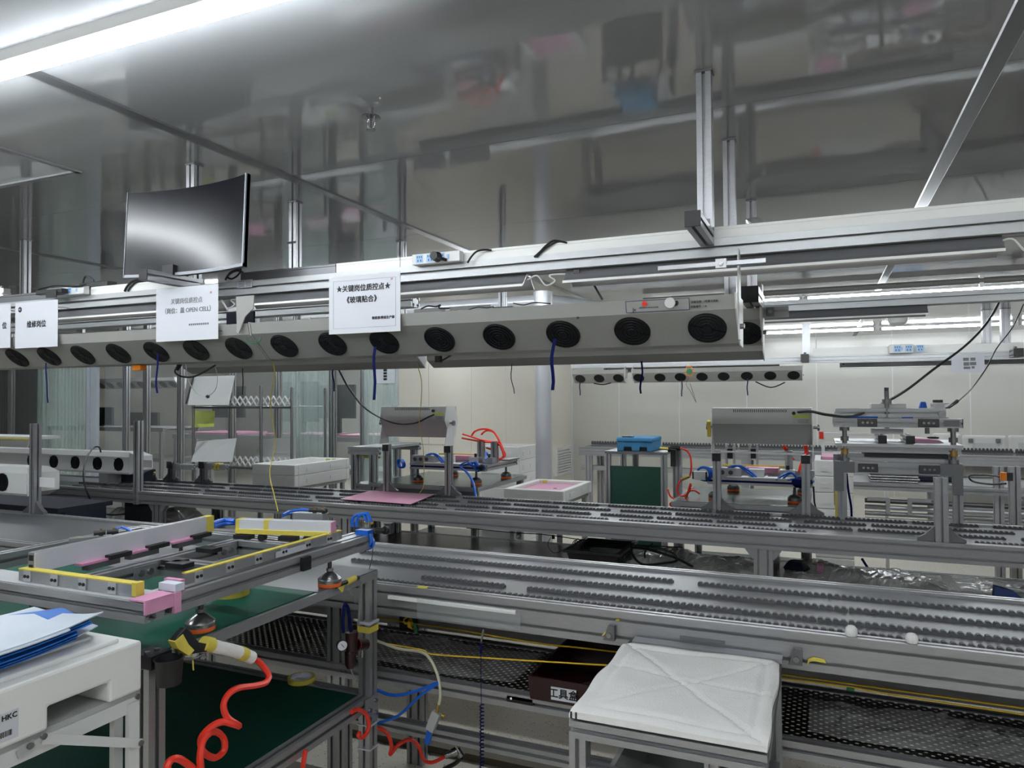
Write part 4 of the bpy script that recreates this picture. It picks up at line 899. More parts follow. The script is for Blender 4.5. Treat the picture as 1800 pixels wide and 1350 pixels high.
# ------------------------------------------------------------------ jig frame on feet
JZ0, JZ1 = 1.10, 1.145
JX1, JX0, JY0, JY1 = -1.402, -2.30, 1.252, 2.06; JF0 = 1.165
jg = thing('jig_frame', 'aluminium alignment frame on round feet over the green table', 'jig', (-1.8, 1.65, TZ))
part('side_rail', MB().ext('y', JY0, JY1, JX1 - .085, JX1, JZ0, JZ1), 'alu', jg)
part('front_rail', MB().ext('x', JX0, JX1, JF0, JY0 - .001, JZ0, JZ1), 'alu', jg)
part('back_rail', MB().ext('x', JX0, JX1 - .087, 1.86, 1.90, JZ0, JZ1), 'alu', jg)
part('left_rail', MB().ext('y', JY0, 1.858, JX0, JX0 + .045, JZ0, JZ1), 'alu', jg)
part('inner_rail', MB().ext('y', JY0, 1.858, -1.79, -1.745, JZ0, JZ1), 'alu', jg)
part('cross_rail', MB().ext('x', -1.743, JX1 - .087, 1.50, 1.545, JZ0, JZ1), 'alu', jg)
part('cross_rail', MB().ext('x', -1.743, JX1 - .087, 1.80, 1.845, JZ0, JZ1), 'alu', jg)
part('front_plate', MB().box(JX0, JX1 - .05, JF0 + .004, JY0 - .004, JZ1, JZ1 + .003), 'alu_bright', jg)
for y in (1.49, 1.79):
    part('corner_plate', MB().box(-1.745, -1.741, y - .075, y + .0, JZ0 + .004, JZ1 - .004), 'alu', jg)
    for q in (-.055, -.025): part('corner_bolt', MB().cyl((-1.741, y + q, 1.122), (-1.735, y + q, 1.122), .009, n=10), 'steel', jg, True)
# feet
for k, (x, y) in enumerate(((-1.455, 1.374), (-1.425, 1.857), (-2.0, 1.34), (-2.05, 1.85))):
    ft = part('foot', MB().lathe((x, y, TZ), [(.036, .012), (.037, .022), (.036, .025), (.013, .042), (.007, .046)], 24), 'steel', jg, True)
    part('rubber_pad', MB().lathe((x, y, TZ), [(.034, 0), (.036, .002), (.036, .012)], 24), 'orange', ft, True, 'orange rubber pad')
    part('foot_nut', MB().cyl((x, y, TZ + .046), (x, y, TZ + .055), .011, n=6), 'steel', ft)
    part('foot_stem', MB().cyl((x, y, TZ + .055), (x, y, JZ0), .0065), 'steel_dark', ft, True)
# long white bar at left
A, B = P(61, 1008, Z=1.165), P(375, 934, Z=1.165); dv = (B - A).normalized(); sd = Vector((-dv.y, dv.x, 0)) 
hb = .052
part('fence_bar', MB().bar(A + Vector((0, 0, hb / 2)) + sd * .013, B + Vector((0, 0, hb / 2)) + sd * .013, .022, hb), 'alu', jg)
part('fence_face', MB().bar(A + Vector((0, 0, hb / 2)) + sd * .001, B + Vector((0, 0, hb / 2)) + sd * .001, .002, hb - .002), 'paper', jg, label='white plastic face strip')
E0 = A + sd * .013 + Vector((0, 0, hb / 2)) - dv * .0012
for q in (-.012, .012):
    part('end_slot', MB().bar(E0 + Vector((0, 0, q)), E0 + Vector((0, 0, q)) + dv * .001, .014, .014), 'black', jg)
part('tape_wrap', MB().bar(B - dv * .03 + Vector((0, 0, hb / 2)) + sd * .012, B + dv * .001 + Vector((0, 0, hb / 2)) + sd * .012, .0275, hb + .001), 'yellow', jg, label='yellow tape wrap')
for u in (.28, .5, .78):
    q = A.lerp(B, u) - sd * .012
    part('pink_pad', MB().bar(q - dv * .06 + Vector((0, 0, -.002)), q + dv * .05 + Vector((0, 0, -.002)), .028, .006), 'pink', jg)
    part('slide_block', MB().bar(q - dv * .04 + Vector((0, 0, -.013)), q + dv * .06 + Vector((0, 0, -.013)), .024, .015), 'alu_dark', jg)
    part('bumper', MB().bar(q + dv * .02 - sd * .012 + Vector((0, 0, .002)), q + dv * .09 - sd * .012 + Vector((0, 0, .002)), .022, .012), 'black', jg, label='black rubber bumper')
# back white bar with yellow tape
A2, B2 = P(414, 938, Z=1.168), P(580, 944, Z=1.168); d2 = (B2 - A2).normalized(); s2_ = Vector((-d2.y, d2.x, 0))
h2 = .045
part('back_fence', MB().bar(A2 + Vector((0, 0, h2 / 2)) + s2_ * .02, B2 + Vector((0, 0, h2 / 2)) + s2_ * .02, .036, h2), 'paper', jg, label='white taped bar at the back')
part('fence_tape', MB().bar(A2 + Vector((0, 0, .008)), B2 + Vector((0, 0, .008)), .006, .014), 'yellow', jg)
part('fence_tape', MB().bar(A2 - d2 * .001 + Vector((0, 0, h2 / 2)) + s2_ * .02, A2 + d2 * .012 + Vector((0, 0, h2 / 2)) + s2_ * .02, .038, h2 + .002), 'yellow', jg)
part('fence_tape', MB().bar(A2.lerp(B2, .3) + Vector((0, 0, h2 / 2)) + s2_ * .02, A2.lerp(B2, .35) + Vector((0, 0, h2 / 2)) + s2_ * .02, .038, h2 + .002), 'yellow', jg)
part('fence_end', MB().bar(B2 + Vector((0, 0, h2 / 2 + .006)) + s2_ * .02, B2 + d2 * .003 + Vector((0, 0, h2 / 2 + .006)) + s2_ * .02, .036, h2 * .7), 'pink', jg)
for u in (.0, .48):
    q = A2.lerp(B2, u) + d2 * .03
    part('bumper', MB().bar(q - d2 * .03 + Vector((0, 0, -.008)), q + d2 * .03 + Vector((0, 0, -.008)), .028, .013), 'black', jg)
    part('roller_wheel', MB().cyl(q + d2 * .06 + Vector((0, 0, -.01)), q + d2 * .06 + s2_ * .02 + Vector((0, 0, -.01)), .012), 'black', jg, True)
# yellow topped strips
def strip_bar(p, q, w, hgt, n, facing):
    part('guide_strip', MB().bar(p + Vector((0, 0, -hgt / 2)), q + Vector((0, 0, -hgt / 2)), w, hgt), 'alu', jg)
    part('strip_tape', MB().bar(p + Vector((0, 0, .0015)), q + Vector((0, 0, .0015)), w + .002, .003), 'yellow', jg, label='yellow taped top edge')
    for k in range(n):
        u = (k + .35) / n; c = p.lerp(q, u) + facing * (w / 2 + .0015) + Vector((0, 0, -hgt * .5)); d = (q - p).normalized()
        b_ = part('stop_bracket', MB().bar(c - d * .013, c + d * .013, .003, hgt * .95), 'alu_bright', jg)
        for s in (-.006, .006): part('bracket_screw', MB().cyl(c + d * s, c + d * s + facing * .004, .0042, n=8), 'black', b_)
pa, qa = P(40, 1009, Z=1.178), P(240, 1036, Z=1.178); ya = 1.197
pa, qa = Vector((P(40, 1009, Y=ya).x, ya, 1.176)), Vector((P(240, 1036, Y=ya).x, ya, 1.176))
strip_bar(pa, qa, .02, .028, 4, Vector((0, -1, 0)))
part('strip_end_tape', MB().box(qa.x - .002, qa.x + .012, ya - .011, ya + .011, 1.150, 1.181), 'yellow', jg)
strip_bar(Vector((-1.44, 1.31, 1.176)), Vector((-1.44, 1.93, 1.176)), .014, .026, 6, Vector((1, 0, 0)))
part('rubber_edge', MB().box(-1.456, -1.449, 1.33, 1.92, 1.15, 1.178), 'rubber', jg)
part('white_strip', MB().box(-1.4305, -1.429, 1.62, 1.75, 1.152, 1.168), 'paper', jg)
# pink foam guards at the near corner
part('corner_guard', MB().box(JX1 + .0005, JX1 + .006, JF0 - .002, JY0 - .012, JZ0 + .02, JZ1 + .004), 'pink', jg, label='pink foam corner guard')
part('corner_guard', MB().box(JX1 + .0005, JX1 + .008, JY0 - .012, JY0 + .008, JZ0 + .004, JZ1 + .006), 'pink', jg)
part('corner_pad', MB().box(JX1 - .045, JX1 + .006, JF0 - .003, JY0 - .012, JZ1 + .0035, JZ1 + .007), 'pink', jg)
part('foam_block', MB().box(JX1 - .065, JX1 - .012, JY0 + .022, JY0 + .036, JZ1, JZ1 + .026), 'pink', jg)
part('foam_block', MB().box(JX1 - .05, JX1 + .004, JY0 - .006, JY0 + .02, JZ1 + .0065, JZ1 + .024), 'sheet_white', jg)
part('rail_clamp', MB().box(JX1 - .0, JX1 + .012, 1.69, 1.725, JZ0 + .002, JZ1 - .004), 'black', jg, label='black clamp on the side rail')
for (x, y) in ((-1.66, 1.46), (-1.70, 1.62), (-1.62, 1.44)):
    part('bumper', MB().box(x - .035, x + .03, y, y + .04, JZ1, JZ1 + .013), 'black', jg)
# pneumatic cylinders with blue tubes
def cyl_unit(c, label_d, n=2, ang=0., L_=.11):
    e = Vector((math.cos(ang), math.sin(ang), 0)); f = Vector((-e.y, e.x, 0))
    b_ = part('air_cylinder', MB().bar(c - e * L_ / 2, c + e * L_ / 2, .032, .026), 'alu', jg, label=label_d)
    for k in range(n):
        q = c + e * (L_ * .15 + k * .035) + Vector((0, 0, .013))
        part('elbow_fitting', MB().cyl(q, q + Vector((0, 0, .012)), .007).cyl(q + Vector((0, 0, .009)) + e * .012, q + Vector((0, 0, .009)) - e * .02, .007), 'black', b_, True)
        part('fitting_screw', MB().cyl(q + Vector((0, 0, .012)), q + Vector((0, 0, .022)), .004, n=8), 'brass', b_, True)
    return b_
c1 = P(165, 950, Z=1.17); cyl_unit(c1, 'air cylinder behind the long white bar', 2, .9, .13)
jg2 = c1
part('blue_tube', MB().tube([P(203, 930, Z=1.19), P(215, 927, Z=1.19), P(232, 934, Z=1.18)], .004), 'blue', jg, True)
part('cylinder_tip', MB().cyl(P(128, 948, Z=1.17), P(142, 945, Z=1.17), .007, .005), 'yellow', jg, True)
c2 = P(545, 908, Z=1.2); cyl_unit(c2, 'air cylinder behind the back bar', 2, .1, .12)
part('blue_tube', MB().tube([P(497, 905, Z=1.21), P(510, 899, Z=1.21), P(530, 896, Z=1.215), P(545, 897, Z=1.215)], .0045).tube([P(497, 907, Z=1.205), P(508, 903, Z=1.205), P(525, 901, Z=1.21)], .0045), 'blue', jg, True)
part('cylinder_tip', MB().cyl(P(565, 905, Z=1.2), P(577, 903, Z=1.2), .005), 'brass', jg, True)
part('blue_tube', MB().tube([P(374, 920, Z=1.18), P(395, 914, Z=1.18), P(413, 916, Z=1.18)], .0075).tube([P(376, 926, Z=1.17), P(395, 921, Z=1.17), P(414, 920, Z=1.17)], .0065), 'blue', jg, True)
vx = P(645, 925, X=JX1 - .03)
part('valve_block', MB().box(JX1 - .05, JX1, 2.03, 2.06, JZ1, JZ1 + .016), 'blue', jg, label='blue valve block at the rail end')
tubes('blue_tube', [[P(620, 926, Y=2.03), P(620, 912, Y=2.03), P(628, 905, Y=2.03), P(640, 906, Y=2.03), P(645, 918, Y=2.03)],
    [P(627, 926, Y=2.03), P(628, 914, Y=2.03), P(634, 905, Y=2.03), P(646, 903, Y=2.03), P(653, 918, Y=2.03)],
    [P(648, 940, Y=2.05), P(655, 948, Y=2.05), P(656, 958, Y=2.05), P(648, 964, Y=2.05), P(640, 961, Y=2.05)],
    [P(650, 938, Y=2.04), P(652, 948, Y=2.04), P(650, 958, Y=2.04), P(642, 960, Y=2.04)]], .0055, 'blue', jg)
part('tube_fitting', MB().cyl(P(643, 921, Y=2.03), P(643, 917, Y=2.03), .007).cyl(P(653, 921, Y=2.03), P(653, 917, Y=2.03), .007), 'brass', jg, True)
part('push_valve', MB().cyl(P(660, 931, Y=2.05), P(676, 932, Y=2.07), .008).cyl(P(676, 932, Y=2.07), P(680, 932, Y=2.08), .014), 'black', jg, True)
part('adjusting_knob', MB().cyl(P(683, 938, Y=2.15), P(683, 920, Y=2.15), .014).cyl(P(683, 922, Y=2.15), P(683, 919, Y=2.15), .017).cyl(P(683, 935, Y=2.15), P(660, 935, Y=2.06), .006), 'steel_dark', jg, True)
cable('thin black wire dangling from the jig frame end', [P(601, 959, Y=2.0), P(620, 962, Y=2.03), P(635, 973, Y=2.05), P(645, 966, Y=2.05), P(655, 962, Y=2.06), P(653, 985, Y=2.08), P(648, 1003, Y=2.09)], .0012)
# taped air nozzle at the table corner
nz = thing('taped_nozzle', 'yellow taped air nozzle lying at the table corner', 'nozzle', P(610, 1022, X=TX1 + .01))
part('nozzle_tube', MB().cyl(P(590, 1030, X=TX1 + .012), P(630, 1015, X=TX1 + .012), .007), 'black', nz, True)
part('tape_wrap', MB().cyl(P(609, 1024, X=TX1 + .012), P(624, 1016, X=TX1 + .012), .010, .009), 'yellow', nz, True)
part('tape_end', MB().prism([(P(583, 1022, X=TX1 + .01).y, P(583, 1022, X=TX1 + .01).z), (P(600, 1030, X=TX1 + .01).y, P(600, 1042, X=TX1 + .01).z), (P(606, 1022, X=TX1 + .01).y, P(606, 1024, X=TX1 + .01).z)], 'x', TX1 + .012, TX1 + .014), 'yellow', nz)
part('clear_tube', MB().tube([P(628, 1016, X=TX1 + .012), P(635, 1030, X=TX1 + .01), P(633, 1060, X=TX1 + .006), P(630, 1100, X=TX1 + .006)], .004).tube([P(606, 1036, X=TX1 + .012), P(618, 1044, X=TX1 + .012), P(625, 1060, X=TX1 + .012)], .003), 'wrap', nz, True)
# ------------------------------------------------------------------ air regulator on the table leg
rx = TX1 + .03
rg = thing('air_regulator', 'dark red air pressure regulator with round gauge on the table leg', 'regulator', P(622, 1160, X=rx))
q = P(618, 1130, X=rx)
part('body', MB().cyl(q + Vector((0, 0, .035)), q + Vector((0, 0, -.035)), .02, .018, n=14), 'maroon', rg, True)
part('filter_bowl', MB().lathe(P(616, 1157, X=rx), [(.012, -.03), (.017, -.02), (.018, .02), (.012, .025)], 14), 'maroon', rg, True)
gq = P(600, 1133, X=rx + .02); gd = (CAM - gq).normalized(); gd = Vector((.75, -.6, 0)).normalized()
gg = part('gauge', MB().cyl(gq, gq + gd * .012, .0165, n=24), 'black', rg, True, 'round pressure gauge')
part('dial', MB().cyl(gq + gd * .0122, gq + gd * .0126, .0145, n=24), 'paper', gg)
part('needle', MB().bar(gq + gd * .013 + Vector((-.003, -.003, .006)), gq + gd * .013 + Vector((.004, .004, -.006)), .0015, .0008, gd), 'ink', gg)
part('adjust_knob', MB().cyl(P(624, 1133, X=rx), P(642, 1133, X=rx), .018, n=16).cyl(P(624, 1133, X=rx), P(627, 1133, X=rx), .021, n=16), 'maroon', rg, True)
part('knob_ring', MB().ring(P(626, 1133, X=rx), .0195, .002, (0, 1, 0)), 'red', rg, True)
part('blue_hose', MB().tube([P(604, 1112, X=rx), P(603, 1090, X=rx), P(605, 1068, X=rx), P(608, 1062, X=rx), P(613, 1075, X=rx), P(617, 1110, X=rx)], .005), 'blue_strap', rg, True)
part('drain_hose', MB().tube([P(615, 1168, X=rx), P(620, 1185, X=rx), P(631, 1203, X=rx)], .003), 'wrap', rg, True)
part('side_elbow', MB().cyl(P(637, 1130, X=rx), P(636, 1155, X=rx), .006), 'steel', rg, True)
# blue hoses right of the leg, sleeve valve
cable('blue hose curving from the leg up to the right', [P(660, 1212, Y=2.13), P(690, 1222, Y=2.13), P(725, 1217, Y=2.13), P(770, 1200, Y=2.13)], .006, 'blue', 'air_hose')
cable('blue hose dropping from the knot to the leg', [P(770, 1202, Y=2.13), P(740, 1222, Y=2.13), P(700, 1258, Y=2.13), P(663, 1271, Y=2.13)], .005, 'blue', 'air_hose')
vv = thing('slide_valve', 'silver slide valve with blue end hanging on a clear hose', 'valve', P(757, 1300, Y=2.13))
vt, vb = P(768, 1252, Y=2.13), P(756, 1283, Y=2.13)
part('body', MB().bar(vt, vb, .03, .02, (0, -1, 0)), 'alu_bright', vv, bevel=.001)
part('fitting', MB().cyl(P(771, 1238, Y=2.13), vt, .006).cyl(P(776, 1258, Y=2.13), P(782, 1260, Y=2.13), .006), 'brass', vv, True)
part('blue_slide', MB().bar(P(756, 1283, Y=2.13), P(751, 1307, Y=2.13), .02, .014, (0, -1, 0)), 'blue', vv, bevel=.003)
part('clear_hose', MB().tube([P(660, 1125, Y=2.2), P(700, 1140, Y=2.19), P(740, 1146, Y=2.18), P(757, 1160, Y=2.16), P(770, 1190, Y=2.14), P(774, 1220, Y=2.13), P(771, 1240, Y=2.13)], .005), 'tape_clear', vv, True)
# red coiled hoses
cable('red coiled hose hanging from the table leg joint', [P(618, 1252, X=TX1 + .02), P(630, 1247, X=TX1 + .02), P(645, 1258, X=TX1 + .02), P(648, 1280, X=TX1 + .02), P(638, 1296, X=TX1 + .02), P(630, 1293, X=TX1 + .02), P(633, 1287, X=TX1 + .02)], .007, 'red', 'air_hose')
cable('red coiled hose running to the brass floor coupling', [P(662, 1278, Y=2.2), P(680, 1288, Y=2.2), P(688, 1310, Y=2.22), P(686, 1326, Y=2.22), P(700, 1310, Y=2.25), P(720, 1300, Y=2.27), P(736, 1312, Y=2.3), P(745, 1335, Y=2.3), P(760, 1340, Y=2.3), P(782, 1330, Y=2.3)], .007, 'red', 'air_hose')
cp_ = thing('hose_coupling', 'steel quick coupling at the end of the red hose', 'coupling', P(800, 1330, Y=2.32))
part('coupler', MB().cyl(P(782, 1330, Y=2.3), P(803, 1320, Y=2.33), .010, .012).cyl(P(795, 1324, Y=2.32), P(803, 1320, Y=2.33), .016), 'steel', cp_, True)
part('tee', MB().cyl(P(803, 1316, Y=2.34), P(812, 1330, Y=2.34), .014), 'steel', cp_, True)
part('black_hose', MB().tube([P(811, 1332, Y=2.34), P(800, 1342, Y=2.34), P(780, 1352, Y=2.34)], .008), 'black', cp_, True)
cl_pts = []
for k in range(60):
    q = P(847, 1238 + k * 1.9, Y=2.17); cl_pts.append(q + Vector((.007 * math.cos(k * 1.9), .007 * math.sin(k * 1.9), 0)))
one('spring_cord', 'blue coiled spring cord hanging under the shelf', 'cord', MB().tube(cl_pts, .0022, 5, 2), 'blue_strap', smooth=True)
tp = thing('clip_probe', 'steel clip with blue grip on a thin blue wire', 'probe', P(847, 1110, Y=2.17))
part('clip', MB().bar(P(850, 1107, Y=2.17), P(846, 1128, Y=2.17), .005, .006), 'steel', tp)
part('grip', MB().cyl(P(846, 1132, Y=2.17), P(845, 1148, Y=2.17), .0045), 'blue_strap', tp, True)
part('wire', MB().cyl(P(845, 1148, Y=2.17), P(846, 1240, Y=2.17), .0012), 'blue_strap', tp, True)
# ------------------------------------------------------------------ air gun in a cup holder
gx = TX1 + .045
hl = thing('gun_holder', 'black cup holder clamped on the table leg', 'holder', P(297, 1210, X=gx))
hc = P(297, 1180, X=gx)
part('cup', MB().lathe(hc, [(.026, -.028), (.030, .025), (.033, .030), (.029, .030), (.024, -.02), (.001, -.02)], 22), 'black', hl, True)
part('clamp', MB().box(TX1 - .05, TX1 + .014, TY0 - .006, TY0 + .05, hc.z + .004, hc.z + .034), 'black', hl)
for y in (.005, .03): part('clamp_bolt', MB().cyl((TX1 - .01, TY0 + y, hc.z + .034), (TX1 - .01, TY0 + y, hc.z + .040), .006, n=8), 'steel', hl, True)
ag = thing('air_gun', 'air blow gun wrapped in yellow tape with white grip', 'air gun', P(360, 1130, X=gx))
def G(x, y, d=0.): return P(x, y, X=gx + d)
part('head', MB().prism([(G(302, 1125).y, G(302, 1125).z), (G(322, 1102).y, G(322, 1102).z), (G(330, 1108).y, G(330, 1108).z), (G(345, 1128).y, G(345, 1128).z), (G(360, 1131).y, G(360, 1131).z), (G(360, 1145).y, G(360, 1145).z), (G(325, 1150).y, G(325, 1150).z)], 'x', gx - .009, gx + .009), 'black', ag, bevel=.002)
part('tape_patch', MB().prism([(G(301, 1127).y, G(301, 1127).z), (G(316, 1114).y, G(316, 1114).z), (G(326, 1132).y, G(326, 1132).z), (G(336, 1142).y, G(336, 1142).z), (G(327, 1152).y, G(327, 1152).z), (G(308, 1140).y, G(308, 1140).z)], 'x', gx - .0105, gx + .0105), 'yellow', ag)
part('grip', MB().tube([G(360, 1131), G(385, 1138), G(415, 1145), G(443, 1156)], .0155, 12, 3), 'cloth', ag, True, 'white wrapped grip')
part('tape_band', MB().cyl(G(358, 1131), G(372, 1134), .0175, n=14), 'yellow', ag, True); part('tape_band', MB().cyl(G(421, 1147), G(431, 1151), .0168, n=14), 'yellow', ag, True)
part('trigger', MB().tube([G(308, 1142), G(320, 1156), G(340, 1158), G(358, 1150), G(361, 1156)], .003), 'steel', ag, True)
part('tape_tail', MB().bar(G(338, 1152), G(340, 1178), .003, .002), 'yellow', ag)
cable('thick red coiled hose of the air gun in the foreground', [G(444, 1156), G(458, 1166), G(472, 1186, .01), G(468, 1199, .02), G(448, 1205, .02), G(420, 1209, .02), G(402, 1220, .02), G(393, 1240, .02), G(400, 1262, .03), G(420, 1276, .05), G(410, 1273, .06), G(390, 1269, .05), G(368, 1280, .05), G(353, 1300, .04), G(358, 1322, .03), G(378, 1332, .03), G(394, 1318, .03), G(392, 1296, .03), G(376, 1286, .04), G(358, 1300, .06), G(352, 1330, .07), G(353, 1362, .07), G(350, 1450, .06), G(356, 1600, .06), G(350, 1800, .05)], .0078, 'red', 'air_hose')
cable('lower loop of red hose at the bottom edge', [G(300, 1800, .06), G(290, 1600, .06), G(296, 1450, .06), G(294, 1362, .06), G(296, 1342, .06), G(308, 1333, .06), G(325, 1340, .06), G(345, 1360, .06), G(352, 1400, .075)], .0078, 'red', 'air_hose')
cable('short end of red hose under the table', [P(537, 1318, X=TX1 + .01), P(532, 1350, X=TX1 + .01), P(530, 1372, X=TX1 + .01), P(528, 1500, X=TX1 + .01), P(534, 1700, X=TX1 + .01)], .007, 'red', 'air_hose')
# ================================================================== FOLDING TABLE, FOAM BOX, BLUE SHEETS
FX1, FX0, FY0, FY1, FZ0, FZ1 = -1.329, -1.98, .50, 1.10, .99, 1.094
fb = thing('foam_box', 'white foam packing box with barcode label at lower left', 'foam box', ((FX0 + FX1) / 2, (FY0 + FY1) / 2, FZ0))
n0, n1 = P(85, 1290, X=FX1).y, P(192, 1235, X=FX1).y
part('body', MB().prism([(FY0, FZ0), (n0, FZ0), (n0, FZ0 + .042), (n1, FZ0 + .042), (n1, FZ0), (FY1, FZ0), (FY1, FZ1), (FY0, FZ1)], 'x', FX0, FX1), 'foam', fb, bevel=.006)
part('rim_step', MB().box(FX0 + .05, FX1 - .03, FY0 + .03, FY1 - .03, FZ1 - .001, FZ1 + .010), 'foam', fb, bevel=.004)
part('rim_step', MB().box(FX0 + .08, FX1 - .075, FY0 + .06, FY1 - .06, FZ1 + .009, FZ1 + .016), 'foam', fb, bevel=.003)
ly = P(30, 1320, X=FX1).y; la = P(-10, 1300, X=FX1); lb = P(32, 1272, X=FX1)
lp = part('label_sheet', MB().box(FX1 - .0002, FX1 + .0008, la.y - .03, lb.y, FZ0 + .012, FZ0 + .062), 'paper', fb)
text('lettering', 'HKC', .013, (FX1 + .0012, lb.y - .016, FZ0 + .053), (0, 1, 0), (0, 0, 1), 'ink', fb, bold=.0003)
g = MB(); yy = la.y - .01
rnd = random.Random(2)
while yy < lb.y - .012:
    wd = rnd.choice((.0008, .0012, .002)); g.box(FX1 + .0008, FX1 + .0012, yy, yy + wd, FZ0 + .02, FZ0 + .03); yy += wd + rnd.choice((.0008, .0014))
part('barcode', g, 'ink', lp)
ft_ = thing('folding_table', 'grey folding table with diagonal strut under the foam box', 'table', (-1.65, .8, 0))
part('tabletop', MB().box(FX0, FX1 - .012, FY0 - .2, FY1 - .005, FZ0 - .012, FZ0 - .0005), 'boxgrey', ft_)
part('side_rail', MB().box(FX1 - .014, FX1 - .008, FY0 - .2, FY1 - .004, FZ0 - .042, FZ0 - .0125), 'paint_light', ft_)
part('end_rail', MB().box(FX0, FX1 - .015, FY1 - .008, FY1 - .003, FZ0 - .042, FZ0 - .0125), 'paint_light', ft_)
part('leg', MB().box(FX1 - .012, FX1 + .0, FY1 - .03, FY1 - .006, .0, FZ0 - .02), 'paint_light', ft_)
part('leg', MB().box(FX1 - .03, FX1 - .016, FY1 - .052, FY1 - .032, .0, FZ0 - .045), 'boxgrey', ft_)
part('strut', MB().bar(P(76, 1298, X=FX1 + .003), P(248, 1307, X=FX1 + .003), .018, .003, (1, 0, 0)), 'paint_light', ft_)
part('folded_strut', MB().bar(P(30, 1328, X=FX1 + .001), P(60, 1305, X=FX1 + .001), .014, .003, (1, 0, 0)), 'boxgrey', ft_)
for x, y in ((76, 1294), (247, 1306), (241, 1224), (52, 1311)): part('rivet', MB().cyl(P(x, y, X=FX1 + .004), P(x, y, X=FX1 + .004) + Vector((.004, 0, 0)), .006, n=10), 'steel', ft_, True)
# stack of blue sheets, each bent a little
def sheet(label, pts, z, mat, bend, k):
    a, b, c, d = [P(x, y, Z=z) for x, y in pts]; n = 8; m = MB(); vs = []
    for i in range(n + 1):
        u = i / n
        for j in range(n + 1):
            v = j / n; q = a.lerp(b, u).lerp(d.lerp(c, u), v); vs.append(q + Vector((0, 0, bend * (max(0, u - .45) ** 2) + .0)))
    W = n + 1; o = len(vs); fs = [(i * W + j, (i + 1) * W + j, (i + 1) * W + j + 1, i * W + j + 1) for i in range(n) for j in range(n)]
    lo = [v - Vector((0, 0, .0024)) for v in vs]
    fs += [tuple(o + q for q in reversed(f)) for f in fs]
    ed = [i * W for i in range(W)] + [n * W + j for j in range(1, W)] + [i * W + n for i in range(n - 1, -1, -1)] + [j for j in range(n - 1, 0, -1)]
    for i in range(len(ed)): fs.append((ed[i], ed[(i + 1) % len(ed)], o + ed[(i + 1) % len(ed)], o + ed[i]))
    m.add(vs + lo, fs); return one('plastic_sheet', label, 'sheet', m, mat, 'sheets stacked on the foam box')
zz = FZ1 + .0185
sheet('white sheet at the bottom of the blue sheet stack', [(-160, 1235), (172, 1112), (60, 1078), (-240, 1120)], zz, 'sheet_white', .05, 0)
for k in range(9):
    o = (3 * math.sin(k * 2.1), 2 * math.cos(k * 1.7))
    pts = [(-160 + o[0], 1228 + o[1] - 3 * k), (134 + o[0] + (26 if k > 4 else 0), 1128 + o[1] - 2.2 * k - (12 if k > 4 else 0)), (70 + o[0] + 40, 1082 - 2 * k * .4), (-240, 1110 - k)]
    sheet('blue plastic sheet number %s from the bottom of the stack' % ('two', 'three', 'four', 'five', 'six', 'seven', 'eight', 'nine', 'ten')[k], pts, zz + .004 + .0035 * k, 'sheet_blue', .03, k)
sheet('pale translucent sheet on top of the blue stack', [(-160, 1195), (120, 1108), (182, 1080), (110, 1078), ], zz + .042, 'sheet_white', .02, 0)
sheet('wide pale sheet covering most of the blue stack', [(-160, 1200), (124, 1112), (60, 1084), (-240, 1082)], zz + .039, 'sheet_white', .02, 0)

# ================================================================== STAND WITH WHITE CLOTH PAD
SX0, SX1, SY0, SY1, SZ = -.552, -.116, 1.605, 2.175, .872
sd_ = thing('roller_stand', 'aluminium stand with white cloth pad in front of the conveyor', 'stand', ((SX0 + SX1) / 2, (SY0 + SY1) / 2, 0))
nx, ny = 60, 72; vs = []
for j in range(ny + 1):
    for i in range(nx + 1):
        u, v = i / nx, j / ny; x = SX0 + (SX1 - SX0) * u; y = SY0 + (SY1 - .05 - SY0) * v
        hgt = 0
        for q in (abs(u - v), abs(u + v - 1)): hgt -= .007 * math.exp(-(q / .016) ** 2)
        e = min(u, 1 - u, v, 1 - v); hgt -= .006 * math.exp(-((e - .075) / .014) ** 2)
        hgt -= .004 * math.exp(-((v - .62 + .12 * u) / .012) ** 2); hgt += .004 * math.sin(u * 5 + v * 3) * min(1, e * 8) + .002 * math.sin(v * 17 + 2 * math.sin(u * 6)) - .006 * math.exp(-e / .012)
        vs.append((x + .003 * math.sin(v * 11) * (1 if u in (0, 1) else 0), y, SZ + .006 + hgt))
W = nx + 1; m = MB(); fs = [(j * W + i, j * W + i + 1, (j + 1) * W + i + 1, (j + 1) * W + i) for j in range(ny) for i in range(nx)]
ed = list(range(W)) + [j * W + nx for j in range(1, ny + 1)] + [ny * W + i for i in range(nx - 1, -1, -1)] + [j * W for j in range(ny - 1, 0, -1)]
o = len(vs); lo = [(vs[i][0], vs[i][1], SZ - .014) for i in ed]; fs += [(ed[i], o + i, o + (i + 1) % len(ed), ed[(i + 1) % len(ed)]) for i in range(len(ed))]
m.add(vs + lo, fs); part('cloth_pad', m, 'cloth', sd_, True, 'white quilted cloth pad')
part('top_board', MB().box(SX0 + .004, SX1 - .004, SY0 + .004, SY1, SZ - .018, SZ - .008), 'black', sd_)
for k, x in enumerate((SX0 + .004, SX0 + .016)): part('strap_mark', MB().box(x, x + .004, SY0 - .002, SY0 + .0005, SZ - .014, SZ + .001), 'black', sd_)
part('back_strip', MB().box(SX0 + .02, SX1 + .004, SY1 - .045, SY1 - .002, SZ - .007, SZ + .004), 'alu', sd_)
fr_z = SZ - .020
part('top_rail', MB().ext('x', SX0 + .0, SX1, SY0, SY0 + .04, fr_z - .04, fr_z), 'alu', sd_)
part('top_rail', MB().ext('y', SY0 + .04, SY1 - .001, SX1 - .04, SX1, fr_z - .04, fr_z), 'alu', sd_)
